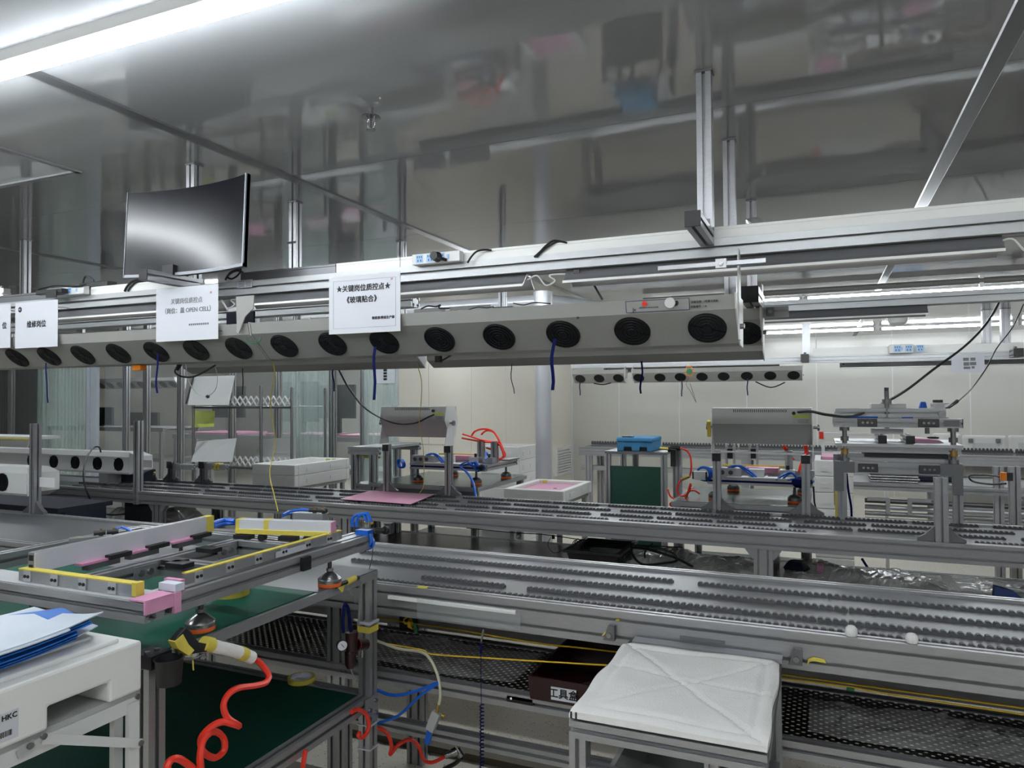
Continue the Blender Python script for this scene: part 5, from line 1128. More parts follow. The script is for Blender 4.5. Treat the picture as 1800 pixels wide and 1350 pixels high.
part('top_rail', MB().ext('y', SY0 + .04, SY1 - .001, SX0, SX0 + .04, fr_z - .04, fr_z), 'alu', sd_)
for x in (SX0, SX1 - .04):
    for y in (SY0, SY1 - .05): part('leg', MB().ext('z', 0, fr_z - .04, x, x + .04, y, y + .04), 'alu', sd_)
part('lower_rail', MB().ext('x', SX0 + .04, SX1 - .04, SY0 + .01, SY0 + .04, fr_z - .135, fr_z - .105), 'alu', sd_)
part('mid_post', MB().ext('z', fr_z - .105, fr_z - .04, SX1 - .13, SX1 - .10, SY0 + .005, SY0 + .035), 'alu', sd_)
tray('stand_bin', 'grey plastic bin inside the cloth stand', SX0 + .06, SX1 - .14, SY0 + .05, SY1 - .12, .60, .10, 'boxgrey')
part('lower_shelf', MB().box(SX0 + .005, SX1 - .005, SY0 + .042, SY1 - .052, .585, .599), 'alu_dark', sd_)
# ================================================================== MIDDLE STATIONS
def foot_gussets(t, x, y, z, s=.022, w=.07, mat='alu_dark'):
    for e in (-1, 1):
        part('foot_gusset', MB().prism([(x + e * s, z), (x + e * (s + w), z), (x + e * (s + w), z + .012), (x + e * (s + w * .55), z + .03), (x + e * s, z + .07)], 'y', y - .012, y + .012), mat, t)
def stand_post(name, label, x, y, z0, z1, cap=True, s=.022, group=None, gus=True):
    t = thing(name, label, 'post', (x, y, z0), group)
    part('profile', MB().ext('z', z0, z1, x - s, x + s, y - s, y + s), 'alu', t)
    if cap: part('end_cap', MB().box(x - s - .002, x + s + .002, y - s - .006, y - s, z1 - .046, z1), 'black', t)
    if gus: foot_gussets(t, x, y, z0, s)
    return t
ZT = ZD + .012
G2 = 'posts standing on the middle conveyor'
stand_post('station_post', 'left post under the left ionizer box', -2.852, 4.37, ZT, 1.28, group=G2)
stand_post('station_post', 'right post under the left ionizer box', -2.356, 4.37, ZT, 1.28, group=G2)
stand_post('station_post', 'left post under the right ionizer box', -.575, 4.37, ZT, 1.275, group=G2)
stand_post('station_post', 'right post under the right ionizer box', -.092, 4.37, ZT, 1.275, group=G2)
stand_post('line_post', 'post on the near edge of the middle conveyor before the press', .486, 3.78, ZT, 1.232, False, .026, G2)
stand_post('line_post', 'post on the middle conveyor left of the small stands', -4.61, 3.775, .845, 1.455, False, .024, G2, False)
stand_post('line_post', 'post on the nearest conveyor carrying the near left blower', -4.255, 2.79, ZT, 1.47, False, .022, 'posts on the nearest conveyor')
stand_post('line_post', 'post at the left picture edge on the nearest conveyor', -4.75, 2.79, ZT, 1.49, False, .022, 'posts on the nearest conveyor')
one('tie_rod', 'thin white rod joining the posts of the right station', 'rod', MB().bar((-.55, 4.36, 1.285), (-.11, 4.36, 1.280), .012, .010), 'paint_light')
one('tie_rod', 'thin glass strip joining the posts of the left station', 'rod', MB().bar((-2.83, 4.36, 1.287), (-2.38, 4.36, 1.286), .02, .006), 'strip')

def ionizer(x0, x1, z0, z1, y, label, angle_end):
    t = thing('ionizer_box', label, 'ionizer', ((x0 + x1) / 2, y, z0), 'ionizer boxes on the middle line')
    zm = z0 + (z1 - z0) * .56; dy = .09
    part('body', MB().prism([(y, z1), (y - .01, z1 - .003), (y - .02, zm), (y + .05, z0), (y + .15, z0 + .03), (y + .15, z1)], 'x', x0, x1), 'boxgrey', t)
    for k in range(28):
        x = x0 + (x1 - x0) * (.22 + .55 * k / 28)
        part('vent_slot', MB().box(x, x + .004, y - .0125, y - .006, z1 - .026, z1 - .010), 'black', t)
    part('cable_gland', MB().cyl((x1 - .09, y - .012, z1 - .03), (x1 - .09, y - .026, z1 - .03), .010), 'black', t, True)
    lb_ = part('yellow_label', MB().box(x1 - .095, x1 - .01, y - .0175, y - .013, zm + .036, zm + .054), 'lime', t, label='yellow warning label')
    part('white_label', MB().box(x1 - .095, x1 - .01, y - .0195, y - .015, zm + .005, zm + .034), 'boxgrey', t)
    for k in range(4): part('label_line', MB().box(x1 - .07, x1 - .014, y - .0205, y - .0185, zm + .008 + .006 * k, zm + .0095 + .006 * k), 'inkgrey', t)
    for e, xe in ((-1, x0), (1, x1)):
        a, b = (xe, xe + .003 * e) if e > 0 else (xe + .003 * e, xe)
        part('end_plate', MB().prism([(y, z1 + .002), (y - .026, zm), (y + .05, z0 - .004), (y + .13, z0), (y + .17, zm), (y + .12, z1 + .002)], 'x', a, b), 'paint_light', t)
        part('bracket_leg', MB().prism([(y + .02, zm + .0), (y + .055, zm), (y + .10, z0 - .05), (y - .03, z0 - .05)], 'x', xe + .004 * e if e > 0 else xe - .008, xe + .008 if e > 0 else xe - .004), 'paint_white', t)
        part('lock_knob', MB().cyl((xe + .008 * e, y + .04, zm - .02), (xe + .035 * e, y + .04, zm - .02), .008).cyl((xe + .03 * e, y + .04, zm - .02), (xe + .042 * e, y + .04, zm - .02), .018, n=10), 'steel', t, True)
    return t
i2 = ionizer(-.592, -.059, 1.331, 1.541, 4.34, 'grey ionizer box with vents facing the viewer at right', 0)
part('yellow_wrap', MB().prism([(4.33, 1.46), (4.345, 1.47), (4.36, 1.38), (4.34, 1.37)], 'x', -.625, -.604), 'yellow', i2)
i1 = ionizer(-2.875, -2.36, 1.335, 1.55, 4.34, 'grey ionizer box with white bracket at the left station', 1)

# ------------------------------------------------------------------ station tables and jigs
def station_table(label, x0, x1, y0, y1, z, mat='board', cross=True):
    t = thing('station_table', label, 'table', ((x0 + x1) / 2, (y0 + y1) / 2, 0), 'station tables behind the middle conveyor')
    part('tabletop', MB().box(x0, x1, y0, y1, z - .03, z - .003), 'alu', t)
    part('top_sheet', MB().box(x0 + .012, x1 - .012, y0 + .012, y1 - .012, z - .003, z), mat, t)
    for x in (x0 + .02, x1 - .065):
        for y in (y0 + .02, y1 - .065): part('leg', MB().ext('z', 0, z - .03, x, x + .045, y, y + .045), 'alu', t)
    part('shelf', MB().box(x0 + .03, x1 - .03, y0 + .03, y1 - .03, .5, .52), mat, t)
    if cross:
        part('brace', MB().bar((x0 + .05, y0 + .03, z - .05), (x1 - .05, y0 + .03, z - .05), .03, .04), 'alu_dark', t)
    return t
M('tabledark', (40, 62, 56), .25)
station_table('dark topped table carrying the left pneumatic jig', -3.1, -2.2, 4.5, 5.4, .985, 'tabledark')
station_table('dark topped table carrying the right pneumatic jig', -.86, -.06, 4.45, 5.25, .97, 'tabledark')

def station_jig(label, x0, x1, y, z, seed, flip=False):
    rnd = random.Random(seed)
    t = thing('pneumatic_jig', label, 'jig', ((x0 + x1) / 2, y, z - .1), 'pneumatic jigs on station tables')
    part('front_beam', MB().ext('x', x0, x1, y, y + .04, z, z + .045), 'alu', t)
    part('beam_cover', MB().box(x0 + .01, x1 - .01, y - .002, y, z + .016, z + .028), 'blue_strap', t, label='dark blue slot cover')
    part('back_beam', MB().ext('x', x0, x1, y + .55, y + .59, z, z + .045), 'alu', t)
    for x in (x0, x1 - .045, (x0 + x1) / 2): part('side_beam', MB().ext('y', y + .04, y + .55, x, x + .045, z, z + .045), 'alu', t)
    for (x, yy) in ((x0 + .04, y + .05), (x1 - .1, y + .06), (x0 + .1, y + .5), (x1 - .06, y + .5)):
        f = part('foot', MB().lathe((x, yy, z - .10), [(.04, .014), (.04, .03), (.028, .045), (.009, .052), (.008, .10)], 16), 'steel_dark', t, True)
        part('rubber_pad', MB().lathe((x, yy, z - .1), [(.038, 0), (.041, .003), (.041, .014)], 16), 'orange', f, True)
    b_ = part('manifold_block', MB().box(x0 + .01, x0 + .2, y + .01, y + .07, z + .047, z + .10), 'alu', t)
    for k in range(3): part('port', MB().cyl((x0 + .04 + .05 * k, y + .009, z + .073), (x0 + .04 + .05 * k, y + .003, z + .073), .014, n=12), 'steel_dark', b_, True)
    part('guide_block', MB().box(x0 + .24, x0 + .33, y + .03, y + .1, z + .047, z + .095), 'paint_light', t)
    part('white_cover', MB().box(x0 + .12, x1 - .06, y - .012, y + .08, z + .0455, z + .05), 'paint_light', t)
    part('yellow_strip', MB().box(x0 + .05, x1 - .12, y + .35, y + .37, z + .08, z + .092), 'yellow', t)
    part('pink_pad', MB().box(x0 + .2, x1 - .2, y + .25, y + .4, z + .05, z + .085), 'pinksheet', t)
    for k in range(2):
        x = x1 - .16 + .11 * k
        part('column', MB().ext('z', z + .046, z + .2, x, x + .045, y + .2, y + .245), 'alu', t)
        v = part('valve', MB().box(x - .02, x + .06, y + .1, y + .16, z + .05, z + .09), 'alu', t)
        part('valve_knob', MB().cyl((x + .02, y + .13, z + .09), (x + .02, y + .13, z + .115), .01), 'black', v, True)
    runs = []
    for k in range(2):
        a = Vector((x0 + .12 + .02 * k, y + .03, z + .1)); runs.append([a, a + Vector((.05, 0, .015)), a + Vector((.1, 0, -.01)), a + Vector((.15, -.02, -.05))])
    for k in range(5):
        a = Vector((x1 - .2 + .03 * k, y - .01 + .02 * rnd.random(), z + .04)); b2 = Vector((x1 - .02 + .04 * rnd.random(), y - .02, z + .02 + .03 * rnd.random()))
        runs.append([a, a.lerp(b2, .4) + Vector((0, -.02, .05 * rnd.random())), a.lerp(b2, .7) + Vector((0, -.01, -.03 * rnd.random())), b2, b2 + Vector((-.05, 0, -.03))])
    runs.append([(x1 - .03, y + .12, z + .1), (x1 - .04, y + .1, z + .13), (x1 - .02, y + .05, z + .08)])
    tubes('blue_tube', runs, .006, 'blue', t)
    part('tube_joint', MB().cyl((x1 - .05, y - .03, z + .03), (x1 + .0, y - .03, z + .04), .012).cyl((x1 - .02, y - .03, z + .01), (x1 - .01, y - .03, z + .05), .01), 'navy', t, True)
    return t
j1 = station_jig('pneumatic jig with red and blue tubes at the left station', -2.82, -2.2, 4.62, 1.085, 3)
j2 = station_jig('pneumatic jig with blue tubes under the right ionizer box', -.66, -.06, 4.56, 1.07, 5)
a = P(700, 830, Y=4.6)
tubes('red_tube', [[P(813, 763, Y=4.85), P(830, 768, Y=4.85), P(850, 774, Y=4.85), P(876, 777, Y=4.9)],
    [P(828, 768, Y=4.9), P(835, 758, Y=4.9), P(850, 754, Y=4.9), P(866, 758, Y=4.9), P(876, 772, Y=4.9), P(884, 790, Y=4.9), P(888, 800, Y=4.9), P(880, 806, Y=4.9), P(850, 811, Y=4.85)],
    [P(846, 764, Y=4.92), P(855, 757, Y=4.92), P(868, 760, Y=4.92), P(878, 775, Y=4.92), P(886, 798, Y=4.92), P(878, 808, Y=4.92)],
    [P(812, 770, Y=4.85), P(845, 776, Y=4.85), P(874, 779, Y=4.85), P(882, 790, Y=4.85), P(886, 803, Y=4.85)],
    [P(855, 787, Y=4.86), P(866, 790, Y=4.86), P(874, 785, Y=4.86), P(878, 776, Y=4.86)]], .0075, 'red_bright', j1, 'bright red air tube')
part('sheet_steel_plate', MB().box(-2.30, -2.18, 5.0, 5.2, 1.13, 1.14), 'steel', j1)
cable('blue tube hanging from the left jig to the conveyor', [P(808, 820, Y=4.58), P(822, 832, Y=4.56), P(832, 850, Y=4.5), P(836, 875, Y=4.44)], .008, 'blue', 'air_hose')
# rings of blue tube on the left end
g = MB()
for k in range(3): g.ring(P(703 + 2 * k, 815, Y=4.6 + .01 * k), .032, .0055, (.3, 1, .2), 16, 5)
one('tube_coil', 'coil of blue tube at the end of the left jig', 'tube coil', g, 'blue', None, True)
g = MB()
for k in range(4): g.ring(P(1236 + 2 * k, 833, Y=4.55 + .01 * k), .04 + .004 * k, .006, (.3, 1, .2 * k), 16, 5)
one('tube_coil', 'coil of blue tube beside the solenoid valve at the right station', 'tube coil', g, 'blue', None, True)
sv = thing('solenoid_valve', 'white solenoid valve with brass fitting at the right station', 'valve', P(1229, 840, Y=4.5))
a, b = P(1220, 843, Y=4.5), P(1240, 829, Y=4.5)
part('body', MB().box(a.x, b.x, 4.49, 4.53, a.z, b.z), 'paint_light', sv, bevel=.002)
part('coil_end', MB().box(a.x - .01, a.x, 4.495, 4.525, a.z + .004, b.z - .004), 'black', sv); part('coil_end', MB().box(b.x, b.x + .008, 4.495, 4.525, a.z + .004, b.z - .004), 'black', sv)
part('fitting', MB().cyl(P(1212, 837, Y=4.5), P(1198, 843, Y=4.5), .010), 'brass', sv, True)
for k, pts in enumerate(([(1196, 788), (1208, 793), (1214, 805), (1215, 825), (1212, 838)], [(1198, 843), (1191, 855), (1192, 868), (1202, 872), (1212, 862), (1214, 850), (1208, 868), (1202, 885), (1203, 893)], [(1174, 860), (1178, 872), (1186, 878), (1178, 886), (1183, 892)], [(1230, 868), (1220, 862), (1210, 866), (1202, 890)])):
    cable(('red tube dropping behind the black grip beside the green board', 'tangled red tube below the solenoid valve', 'zigzag red tube right of the green board', 'short red tube at the table corner')[k], [P(x, y, Y=4.55 + .05 * k) for x, y in pts], .006, 'red_bright', 'air_hose')
g = MB()
for k in range(3): g.tube([P(1414 + k * 2, 783, Y=4.75), P(1416 + k, 797, Y=4.75), P(1412 - 2 * k, 815, Y=4.7), P(1410 - 3 * k, 830, Y=4.68)], .007)
one('tube_bundle', 'bundle of red tubes beside the right station post', 'tube bundle', g, 'red_bright', None, True)
g = MB()
for k in range(2): g.tube([P(1376 + 4 * k, 783, Y=4.8), P(1384 + 3 * k, 798, Y=4.8), P(1394 + 2 * k, 808, Y=4.78)], .006)
one('tube_bundle', 'red and white tubes under the right ionizer box', 'tube bundle', g, 'red_bright', None, True)
one('blue_glove', 'blue rag on the right jig end beside the post', 'rag', MB().lathe(P(1407, 848, Y=4.55), [(.03, -.03), (.05, -.01), (.045, .02), (.02, .03), (.001, .032)], 8), 'blue_strap', None, True)
for k, x in enumerate((1281, 1322)):
    a, b = P(x - 6, 806, Y=4.95), P(x + 10, 781, Y=4.95)
    q = thing('clamp_unit', ('silver clamp unit behind the right ionizer, left', 'silver clamp unit behind the right ionizer, right')[k], 'clamp', ((a.x + b.x) / 2, 4.95, a.z), 'clamp units behind the ionizer')
    part('side_plate', MB().box(a.x, a.x + .012, 4.95, 5.0, a.z - .08, b.z).box(b.x - .012, b.x, 4.95, 5.0, a.z - .08, b.z), 'alu', q)
    part('core', MB().box(a.x + .012, b.x - .012, 4.96, 4.99, a.z, b.z - .03), 'black', q)

# ------------------------------------------------------------------ white foam crates
def crate(label, x0, x1, y0, y1, z0, z1, group, pink=None, open_top=True, marks=True):
    t = thing('foam_crate', label, 'foam crate', ((x0 + x1) / 2, (y0 + y1) / 2, z0), group)
    w_ = .045
    if open_top:
        for a in ((x0, x1, y0, y0 + w_), (x0, x1, y1 - w_, y1), (x0, x0 + w_, y0 + w_, y1 - w_), (x1 - w_, x1, y0 + w_, y1 - w_)): part('wall', MB().box(*a, z0, z1), 'foam', t, bevel=.006)
        part('bottom', MB().box(x0 + w_, x1 - w_, y0 + w_, y1 - w_, z0, z0 + .02), 'foam', t)
    else: part('block', MB().box(x0, x1, y0, y1, z0, z1), 'foam', t, bevel=.006)
    h = z1 - z0
    if marks:
        for u in (.2, .62):
            yy = y0 + (y1 - y0) * u; part('grip_notch', MB().box(x1 - .002, x1 + .004, yy, yy + (y1 - y0) * .16, z0 + h * .3, z0 + h * .62), 'foam', t)
            xx = x0 + (x1 - x0) * u; part('grip_notch', MB().box(xx, xx + (x1 - x0) * .16, y0 - .004, y0 + .002, z0 + h * .3, z0 + h * .6), 'foam', t)
    return t
cr1 = crate('upper white foam crate standing behind the middle conveyor at left', -4.26, -3.83, 4.55, 5.27, 1.0, 1.085, 'foam crates behind the middle conveyor')
cr2 = crate('lower white foam crate of the pair behind the middle conveyor', -4.26, -3.83, 4.55, 5.27, .905, .999, 'foam crates behind the middle conveyor')
for k, x in enumerate((-4.05, -3.98)): one('tape_strip', ('green tape strip inside the upper foam crate, left', 'green tape strip inside the upper foam crate, right')[k], 'tape', MB().box(x, x + .045, 5.222, 5.224, 1.02, 1.08), 'lime')
def crate_stand(label, x0, x1, y0, y1, z):
    t = thing('crate_stand', label, 'stand', ((x0 + x1) / 2, (y0 + y1) / 2, 0), 'stands below foam crates')
    part('top', MB().box(x0, x1, y0, y1, z - .025, z - .001), 'boxgrey', t)
    for x in (x0 + .01, x1 - .04):
        for y in (y0 + .01, y1 - .04): part('leg', MB().box(x, x + .03, y, y + .03, 0, z - .025), 'alu', t)
crate_stand('grey stand below the pair of foam crates', -4.24, -3.85, 4.57, 5.25, .905)
A = P(880, 860, Z=.985); B = P(995, 862, Z=.985); Dq = P(1040, 842, Z=.985)
cx0, cx1, cy0, cy1 = A.x, B.x, (A.y + B.y) / 2, P(1040, 842, X=B.x).y
cr3 = crate('open white foam crate with pink sheets right of the left station', cx0, cx1, cy0, cy1, .905, .985, 'foam crates behind the middle conveyor')
part('yellow_tape', MB().box(cx0 + .06, cx0 + .1, cy1 - .046, cy1 - .044, .94, .984).box(cx0 + .02, cx0 + .045, cy1 - .046, cy1 - .044, .94, .984), 'yellow', cr3)
pk = one('pink_sheet', 'pink sheet lying in the open foam crate', 'sheet', MB().box(cx0 + .05, cx1 - .05, cy0 + .05, cy1 - .05, .926, .962), 'pinksheet')
one('black_cutout', 'small black cut-out on the pink sheet, left', 'cut-out', MB().cyl(Vector(((cx0 + cx1) / 2 - .02, cy0 + .12, .962)), Vector(((cx0 + cx1) / 2 - .02, cy0 + .12, .9635)), .014), 'black')
one('black_cutout', 'small black cut-out on the pink sheet, right', 'cut-out', MB().cyl(Vector(((cx0 + cx1) / 2 + .05, cy0 + .3, .962)), Vector(((cx0 + cx1) / 2 + .05, cy0 + .3, .9635)), .014), 'black')
crate_stand('grey stand below the open foam crate with pink sheets', cx0 + .02, cx1 - .02, cy0 + .02, cy1 - .02, .905)
ordn = ('top', 'second', 'third', 'fourth', 'fifth', 'sixth', 'seventh', 'eighth', 'ninth', 'tenth', 'eleventh', 'twelfth')
sy = 6.0; ax, bx_ = P(862, 800, Y=sy).x, P(913, 800, Y=sy).x
yb_ = P(942, 775, X=bx_).y
for k in range(9):
    z1 = 1.165 - k * .125
    crate('white foam crate, %s in the stack beside the white pipe' % ordn[k], ax - .1, bx_, sy, yb_, z1 - .124, z1, 'crates stacked beside the white pipe', open_top=(k == 0))
one('pink_sheet', 'pink sheet in the top crate beside the white pipe', 'sheet', MB().box(ax - .05, bx_ - .05, sy + .05, yb_ - .05, 1.062, 1.13), 'pinksheet')
sy2 = 5.6; ax2, bx2 = P(1432, 850, Y=sy2).x, P(1500, 850, Y=sy2).x
for k in range(10):
    z1 = 1.15 - k * .115
    crate('white foam crate, %s in the stack left of the press' % ordn[k], ax2, bx2, sy2, sy2 + .5, z1 - .114, z1, 'crates stacked left of the press', open_top=(k == 0))
one('pink_sheet', 'pink sheet in the top crate left of the press', 'sheet', MB().box(ax2 + .05, bx2 - .05, sy2 + .05, sy2 + .45, 1.06, 1.17), 'pinksheet')
for k in range(4): pass

# ------------------------------------------------------------------ green board table with blue tote
gy = 5.3; gx0, gx1 = P(1063, 800, Y=gy).x, P(1171, 800, Y=gy).x; gz = P(1070, 793, Y=gy).z
gt = thing('board_table', 'small table with a dark green front board', 'table', ((gx0 + gx1) / 2, gy + .25, 0))
part('tabletop', MB().box(gx0, gx1, gy, gy + .5, gz - .02, gz), 'alu_dark', gt)
for x in (gx0, gx1 - .04):
    for y in (gy, gy + .46): part('leg', MB().ext('z', 0, gz - .02, x, x + .04, y, y + .04), 'alu', gt)
part('front_board', MB().box(gx0 + .04, gx1 - .045, gy + .01, gy + .02, .3, P(1080, 819, Y=gy).z), 'board', gt, label='dark green front board')
part('inner_post', MB().ext('z', gz - .3, gz - .02, gx0 + .14, gx0 + .18, gy + .3, gy + .34), 'alu', gt)
a, b = P(1085, 790, Y=gy + .05), P(1146, 770, Y=gy + .05)
bt2 = thing('blue_tote', 'blue padded fabric tote box on the green board table', 'tote', ((a.x + b.x) / 2, gy + .2, gz))
z2 = b.z
part('padded_body', MB().prism([(a.x, gz), (a.x + .05, gz), (a.x + .055, gz + .03), (a.x + .11, gz + .03), (a.x + .115, gz), (a.x + .17, gz), (a.x + .175, gz + .03), (a.x + .225, gz + .03), (a.x + .23, gz), (b.x, gz), (b.x, z2 - .012), (a.x, z2 - .012)], 'y', gy + .04, gy + .38), 'blue_fabric', bt2, bevel=.006)
part('lid_edge', MB().box(a.x - .004, b.x + .004, gy + .035, gy + .385, z2 - .034, z2), 'blue_fabric', bt2, bevel=.01)
part('dark_pocket', MB().box(a.x + .056, a.x + .11, gy + .06, gy + .37, gz + .001, gz + .029).box(a.x + .176, a.x + .224, gy + .06, gy + .37, gz + .001, gz + .029), 'black', bt2)
one('black_strap', 'black strap lying on the blue tote', 'strap', MB().box(a.x + .03, a.x + .11, gy + .08, gy + .14, z2 + .0005, z2 + .008), 'black')
kg = thing('black_grip', 'black air gun grip hanging right of the green board', 'air gun', P(1186, 790, Y=5.07))
part('grip', MB().tube([P(1174, 792, Y=5.07), P(1184, 787, Y=5.07), P(1196, 788, Y=5.07)], .018, 8, 3), 'black', kg, True)
part('yellow_nozzle', MB().cyl(P(1160, 788, Y=5.0), P(1174, 789, Y=5.0), .010), 'yellow', kg, True)
part('body', MB().box(P(1179, 800, Y=5.0).x, P(1188, 800, Y=5.0).x, 4.99, 5.02, P(1180, 820, Y=5.0).z, P(1180, 790, Y=5.0).z), 'black', kg)
stand_post('line_post', 'slim post right of the green board', P(1193, 800, Y=5.1).x, 5.1, 0, P(1193, 788, Y=5.1).z, False, .02, None, False)

# ------------------------------------------------------------------ small press machine at right
PY = 4.36
pm = thing('press_machine', 'aluminium press with guide shafts on the middle conveyor at right', 'press', (.36, PY + .2, ZT))
def px_(x, y=800, Y=PY): return P(x, y, Y=Y).x
def pz_(y, x=1580, Y=PY): return P(x, y, Y=Y).z
xl, xr = px_(1477), px_(1682)
for x, s_ in ((xl, .03), (xr, .022)):
    part('column', MB().ext('z', ZT, pz_(812), x - s_, x + s_, PY - .022, PY + .022), 'alu', pm)
    part('column', MB().ext('z', ZT, pz_(812), x - s_, x + s_, PY + .45, PY + .494), 'alu', pm)
part('yellow_stripe', MB().box(xl - .0305, xl - .018, PY - .0235, PY - .022, ZT, pz_(814)), 'yellow', pm)
zl = pz_(823)
part('lower_beam', MB().ext('x', xl + .03, xr - .022, PY - .02, PY + .02, zl - .03, zl + .03), 'alu', pm)
for e, x in ((1, xl - .03), (-1, xr + .022)):
    part('corner_plate', MB().prism([(x, zl + .03), (x + e * .10, zl + .03), (x + e * .10, zl - .03), (x + e * .045, zl - .03), (x + e * .045, zl - .13), (x, zl - .13)], 'y', PY - .029, PY - .0225), 'alu_dark', pm)
def jplate(x, z):
    b_ = part('joint_plate', MB().box(x - .048, x + .048, PY - .036, PY - .03, z - .022, z + .022), 'steel_dark', pm, bevel=.002)
    for q in (-.022, 0, .022): part('bolt', MB().cyl((x + q, PY - .036, z), (x + q, PY - .039, z), .007, n=10), 'steel', b_, True)
for x in (px_(1525), px_(1632)): jplate(x, zl); jplate(x, pz_(743))
zu = pz_(743)
part('upper_beam', MB().ext('x', px_(1466), px_(1691), PY - .03, PY + .02, zu - .025, zu + .022), 'alu', pm)
part('upper_beam', MB().ext('x', px_(1466), px_(1691), PY + .4, PY + .45, zu - .025, zu + .022), 'alu', pm)
part('maker_plate', MB().box(px_(1659), px_(1686), PY - .032, PY - .03, zu - .018, zu + .016), 'alu_dark', pm)
part('beam_cap', MB().box(px_(1691), px_(1692.5), PY - .03, PY + .02, zu - .025, zu + .022), 'black', pm)
part('top_bridge', MB().ext('x', px_(1470), px_(1672), PY + .14, PY + .22, zu + .023, zu + .075), 'alu_bright', pm)
part('bridge_board', MB().box(px_(1536), px_(1600), PY + .15, PY + .3, zu + .076, zu + .10), 'paint_light', pm)
for x in (px_(1474), px_(1664)): part('bridge_bracket', MB().cyl((x, PY + .138, zu + .045), (x, PY + .128, zu + .045), .018, n=14), 'alu', pm, True)
for x in (px_(1485), px_(1676)):
    part('guide_shaft', MB().cyl((x, PY, zl + .03), (x, PY, zu - .025), .013, n=12), 'steel', pm, True)
    for za, zb_, rr in ((zl + .03, zl + .05, .024), (pz_(776), pz_(768), .021), (zu - .025, zu - .045, .026)): part('shaft_collar', MB().cyl((x, PY, za), (x, PY, zb_), rr, n=12), 'steel', pm, True)
    part('bushing', MB().cyl((x, PY, pz_(800)), (x, PY, pz_(790)), .02, n=12), 'brass', pm, True)
zp = pz_(783)
part('press_plate', MB().box(px_(1468), px_(1692), PY - .03, PY + .5, zp - .008, zp + .008), 'alu_bright', pm)
part('plate_rail', MB().ext('x', px_(1472), px_(1690), PY - .01, PY + .03, zp - .04, zp - .009), 'alu', pm)
part('work_panel', MB().box(px_(1520), px_(1668), PY + .02, PY + .42, pz_(805), pz_(798)), 'black', pm, label='black panel clamped in the press')
part('base_rail', MB().ext('x', px_(1478), px_(1688), PY + .03, PY + .07, zl + .032, zl + .07), 'alu', pm)
for x in (px_(1551), px_(1600)):
    part('crossbar', MB().ext('y', PY - .02, PY + .3, x - .02, x + .02, zp + .012, zp + .052), 'alu', pm)
    part('bar_cap', MB().box(x - .021, x + .021, PY - .025, PY - .02, zp + .011, zp + .053), 'black', pm)
part('head_block', MB().box(px_(1535), px_(1592), PY + .1, PY + .2, zp + .056, zp + .085), 'alu', pm)
part('ram_shaft', MB().cyl((px_(1564), PY + .15, zp + .085), (px_(1564), PY + .15, zu + .17), .012, n=12).cyl((px_(1564), PY + .15, zu + .1), (px_(1564), PY + .15, zu + .125), .024, n=12), 'steel', pm, True)
part('ram_tip', MB().cyl((px_(1564), PY + .15, zu + .14), (px_(1564), PY + .15, zu + .19), .012, n=10), 'steel_dark', pm, True)
part('stop_screw', MB().cyl((px_(1635), PY + .1, zu - .025), (px_(1635), PY + .1, zp + .06), .012, n=10), 'steel', pm, True)
tubes('blue_tube', [[P(1616 + 4 * k, 720, Y=4.6), P(1619 + 4 * k, 709, Y=4.6), P(1622 + 4 * k, 709, Y=4.6), P(1624 + 4 * k, 720, Y=4.6)] for k in range(2)] + [[P(1484, 735, Y=4.5), P(1510, 734, Y=4.5), P(1543, 734, Y=4.5)], [P(1585, 735, Y=4.5), P(1605, 735, Y=4.5)]], .006, 'blue', pm)
tl2 = thing('control_box', 'small white box with black cap on top of the press', 'box', P(1651, 720, Y=4.62))
a, b = P(1640, 720, Y=4.62), P(1660, 712, Y=4.62)
part('case', MB().box(a.x, b.x, 4.6, 4.72, zu + .0225, zu + .095), 'paint_light', tl2)
part('lid', MB().box(a.x - .015, b.x + .02, 4.59, 4.73, zu + .095, zu + .105), 'paint_white', tl2)
part('cap', MB().cyl(((a.x + b.x) / 2, 4.65, zu + .105), ((a.x + b.x) / 2, 4.65, zu + .12), .025, n=14), 'black', tl2, True)
one('pink_cloth', 'pink cloth with tools lying on the press plate', 'cloth', MB().prism([(px_(1605), zp + .009), (px_(1668), zp + .009), (px_(1660), zp + .022), (px_(1612), zp + .030)], 'y', PY + .15, PY + .4), 'pinksheet')
one('black_ring', 'flat black ring on the pink cloth', 'ring', MB().ring((px_(1650), PY + .2, zp + .034), .025, .005, (0, 0, 1), 18, 5), 'black', None, True)
cable('blue tube hanging behind the left press column', [P(1488, 832, Y=4.5), P(1491, 860, Y=4.5), P(1496, 890, Y=4.5), P(1497, 908, Y=4.5)], .006, 'blue_strap', 'air_hose')
cable('black tube beside the right station post', [P(1430, 855, Y=4.5), P(1432, 885, Y=4.5), P(1438, 903, Y=4.5)], .005, 'navy', 'air_hose')

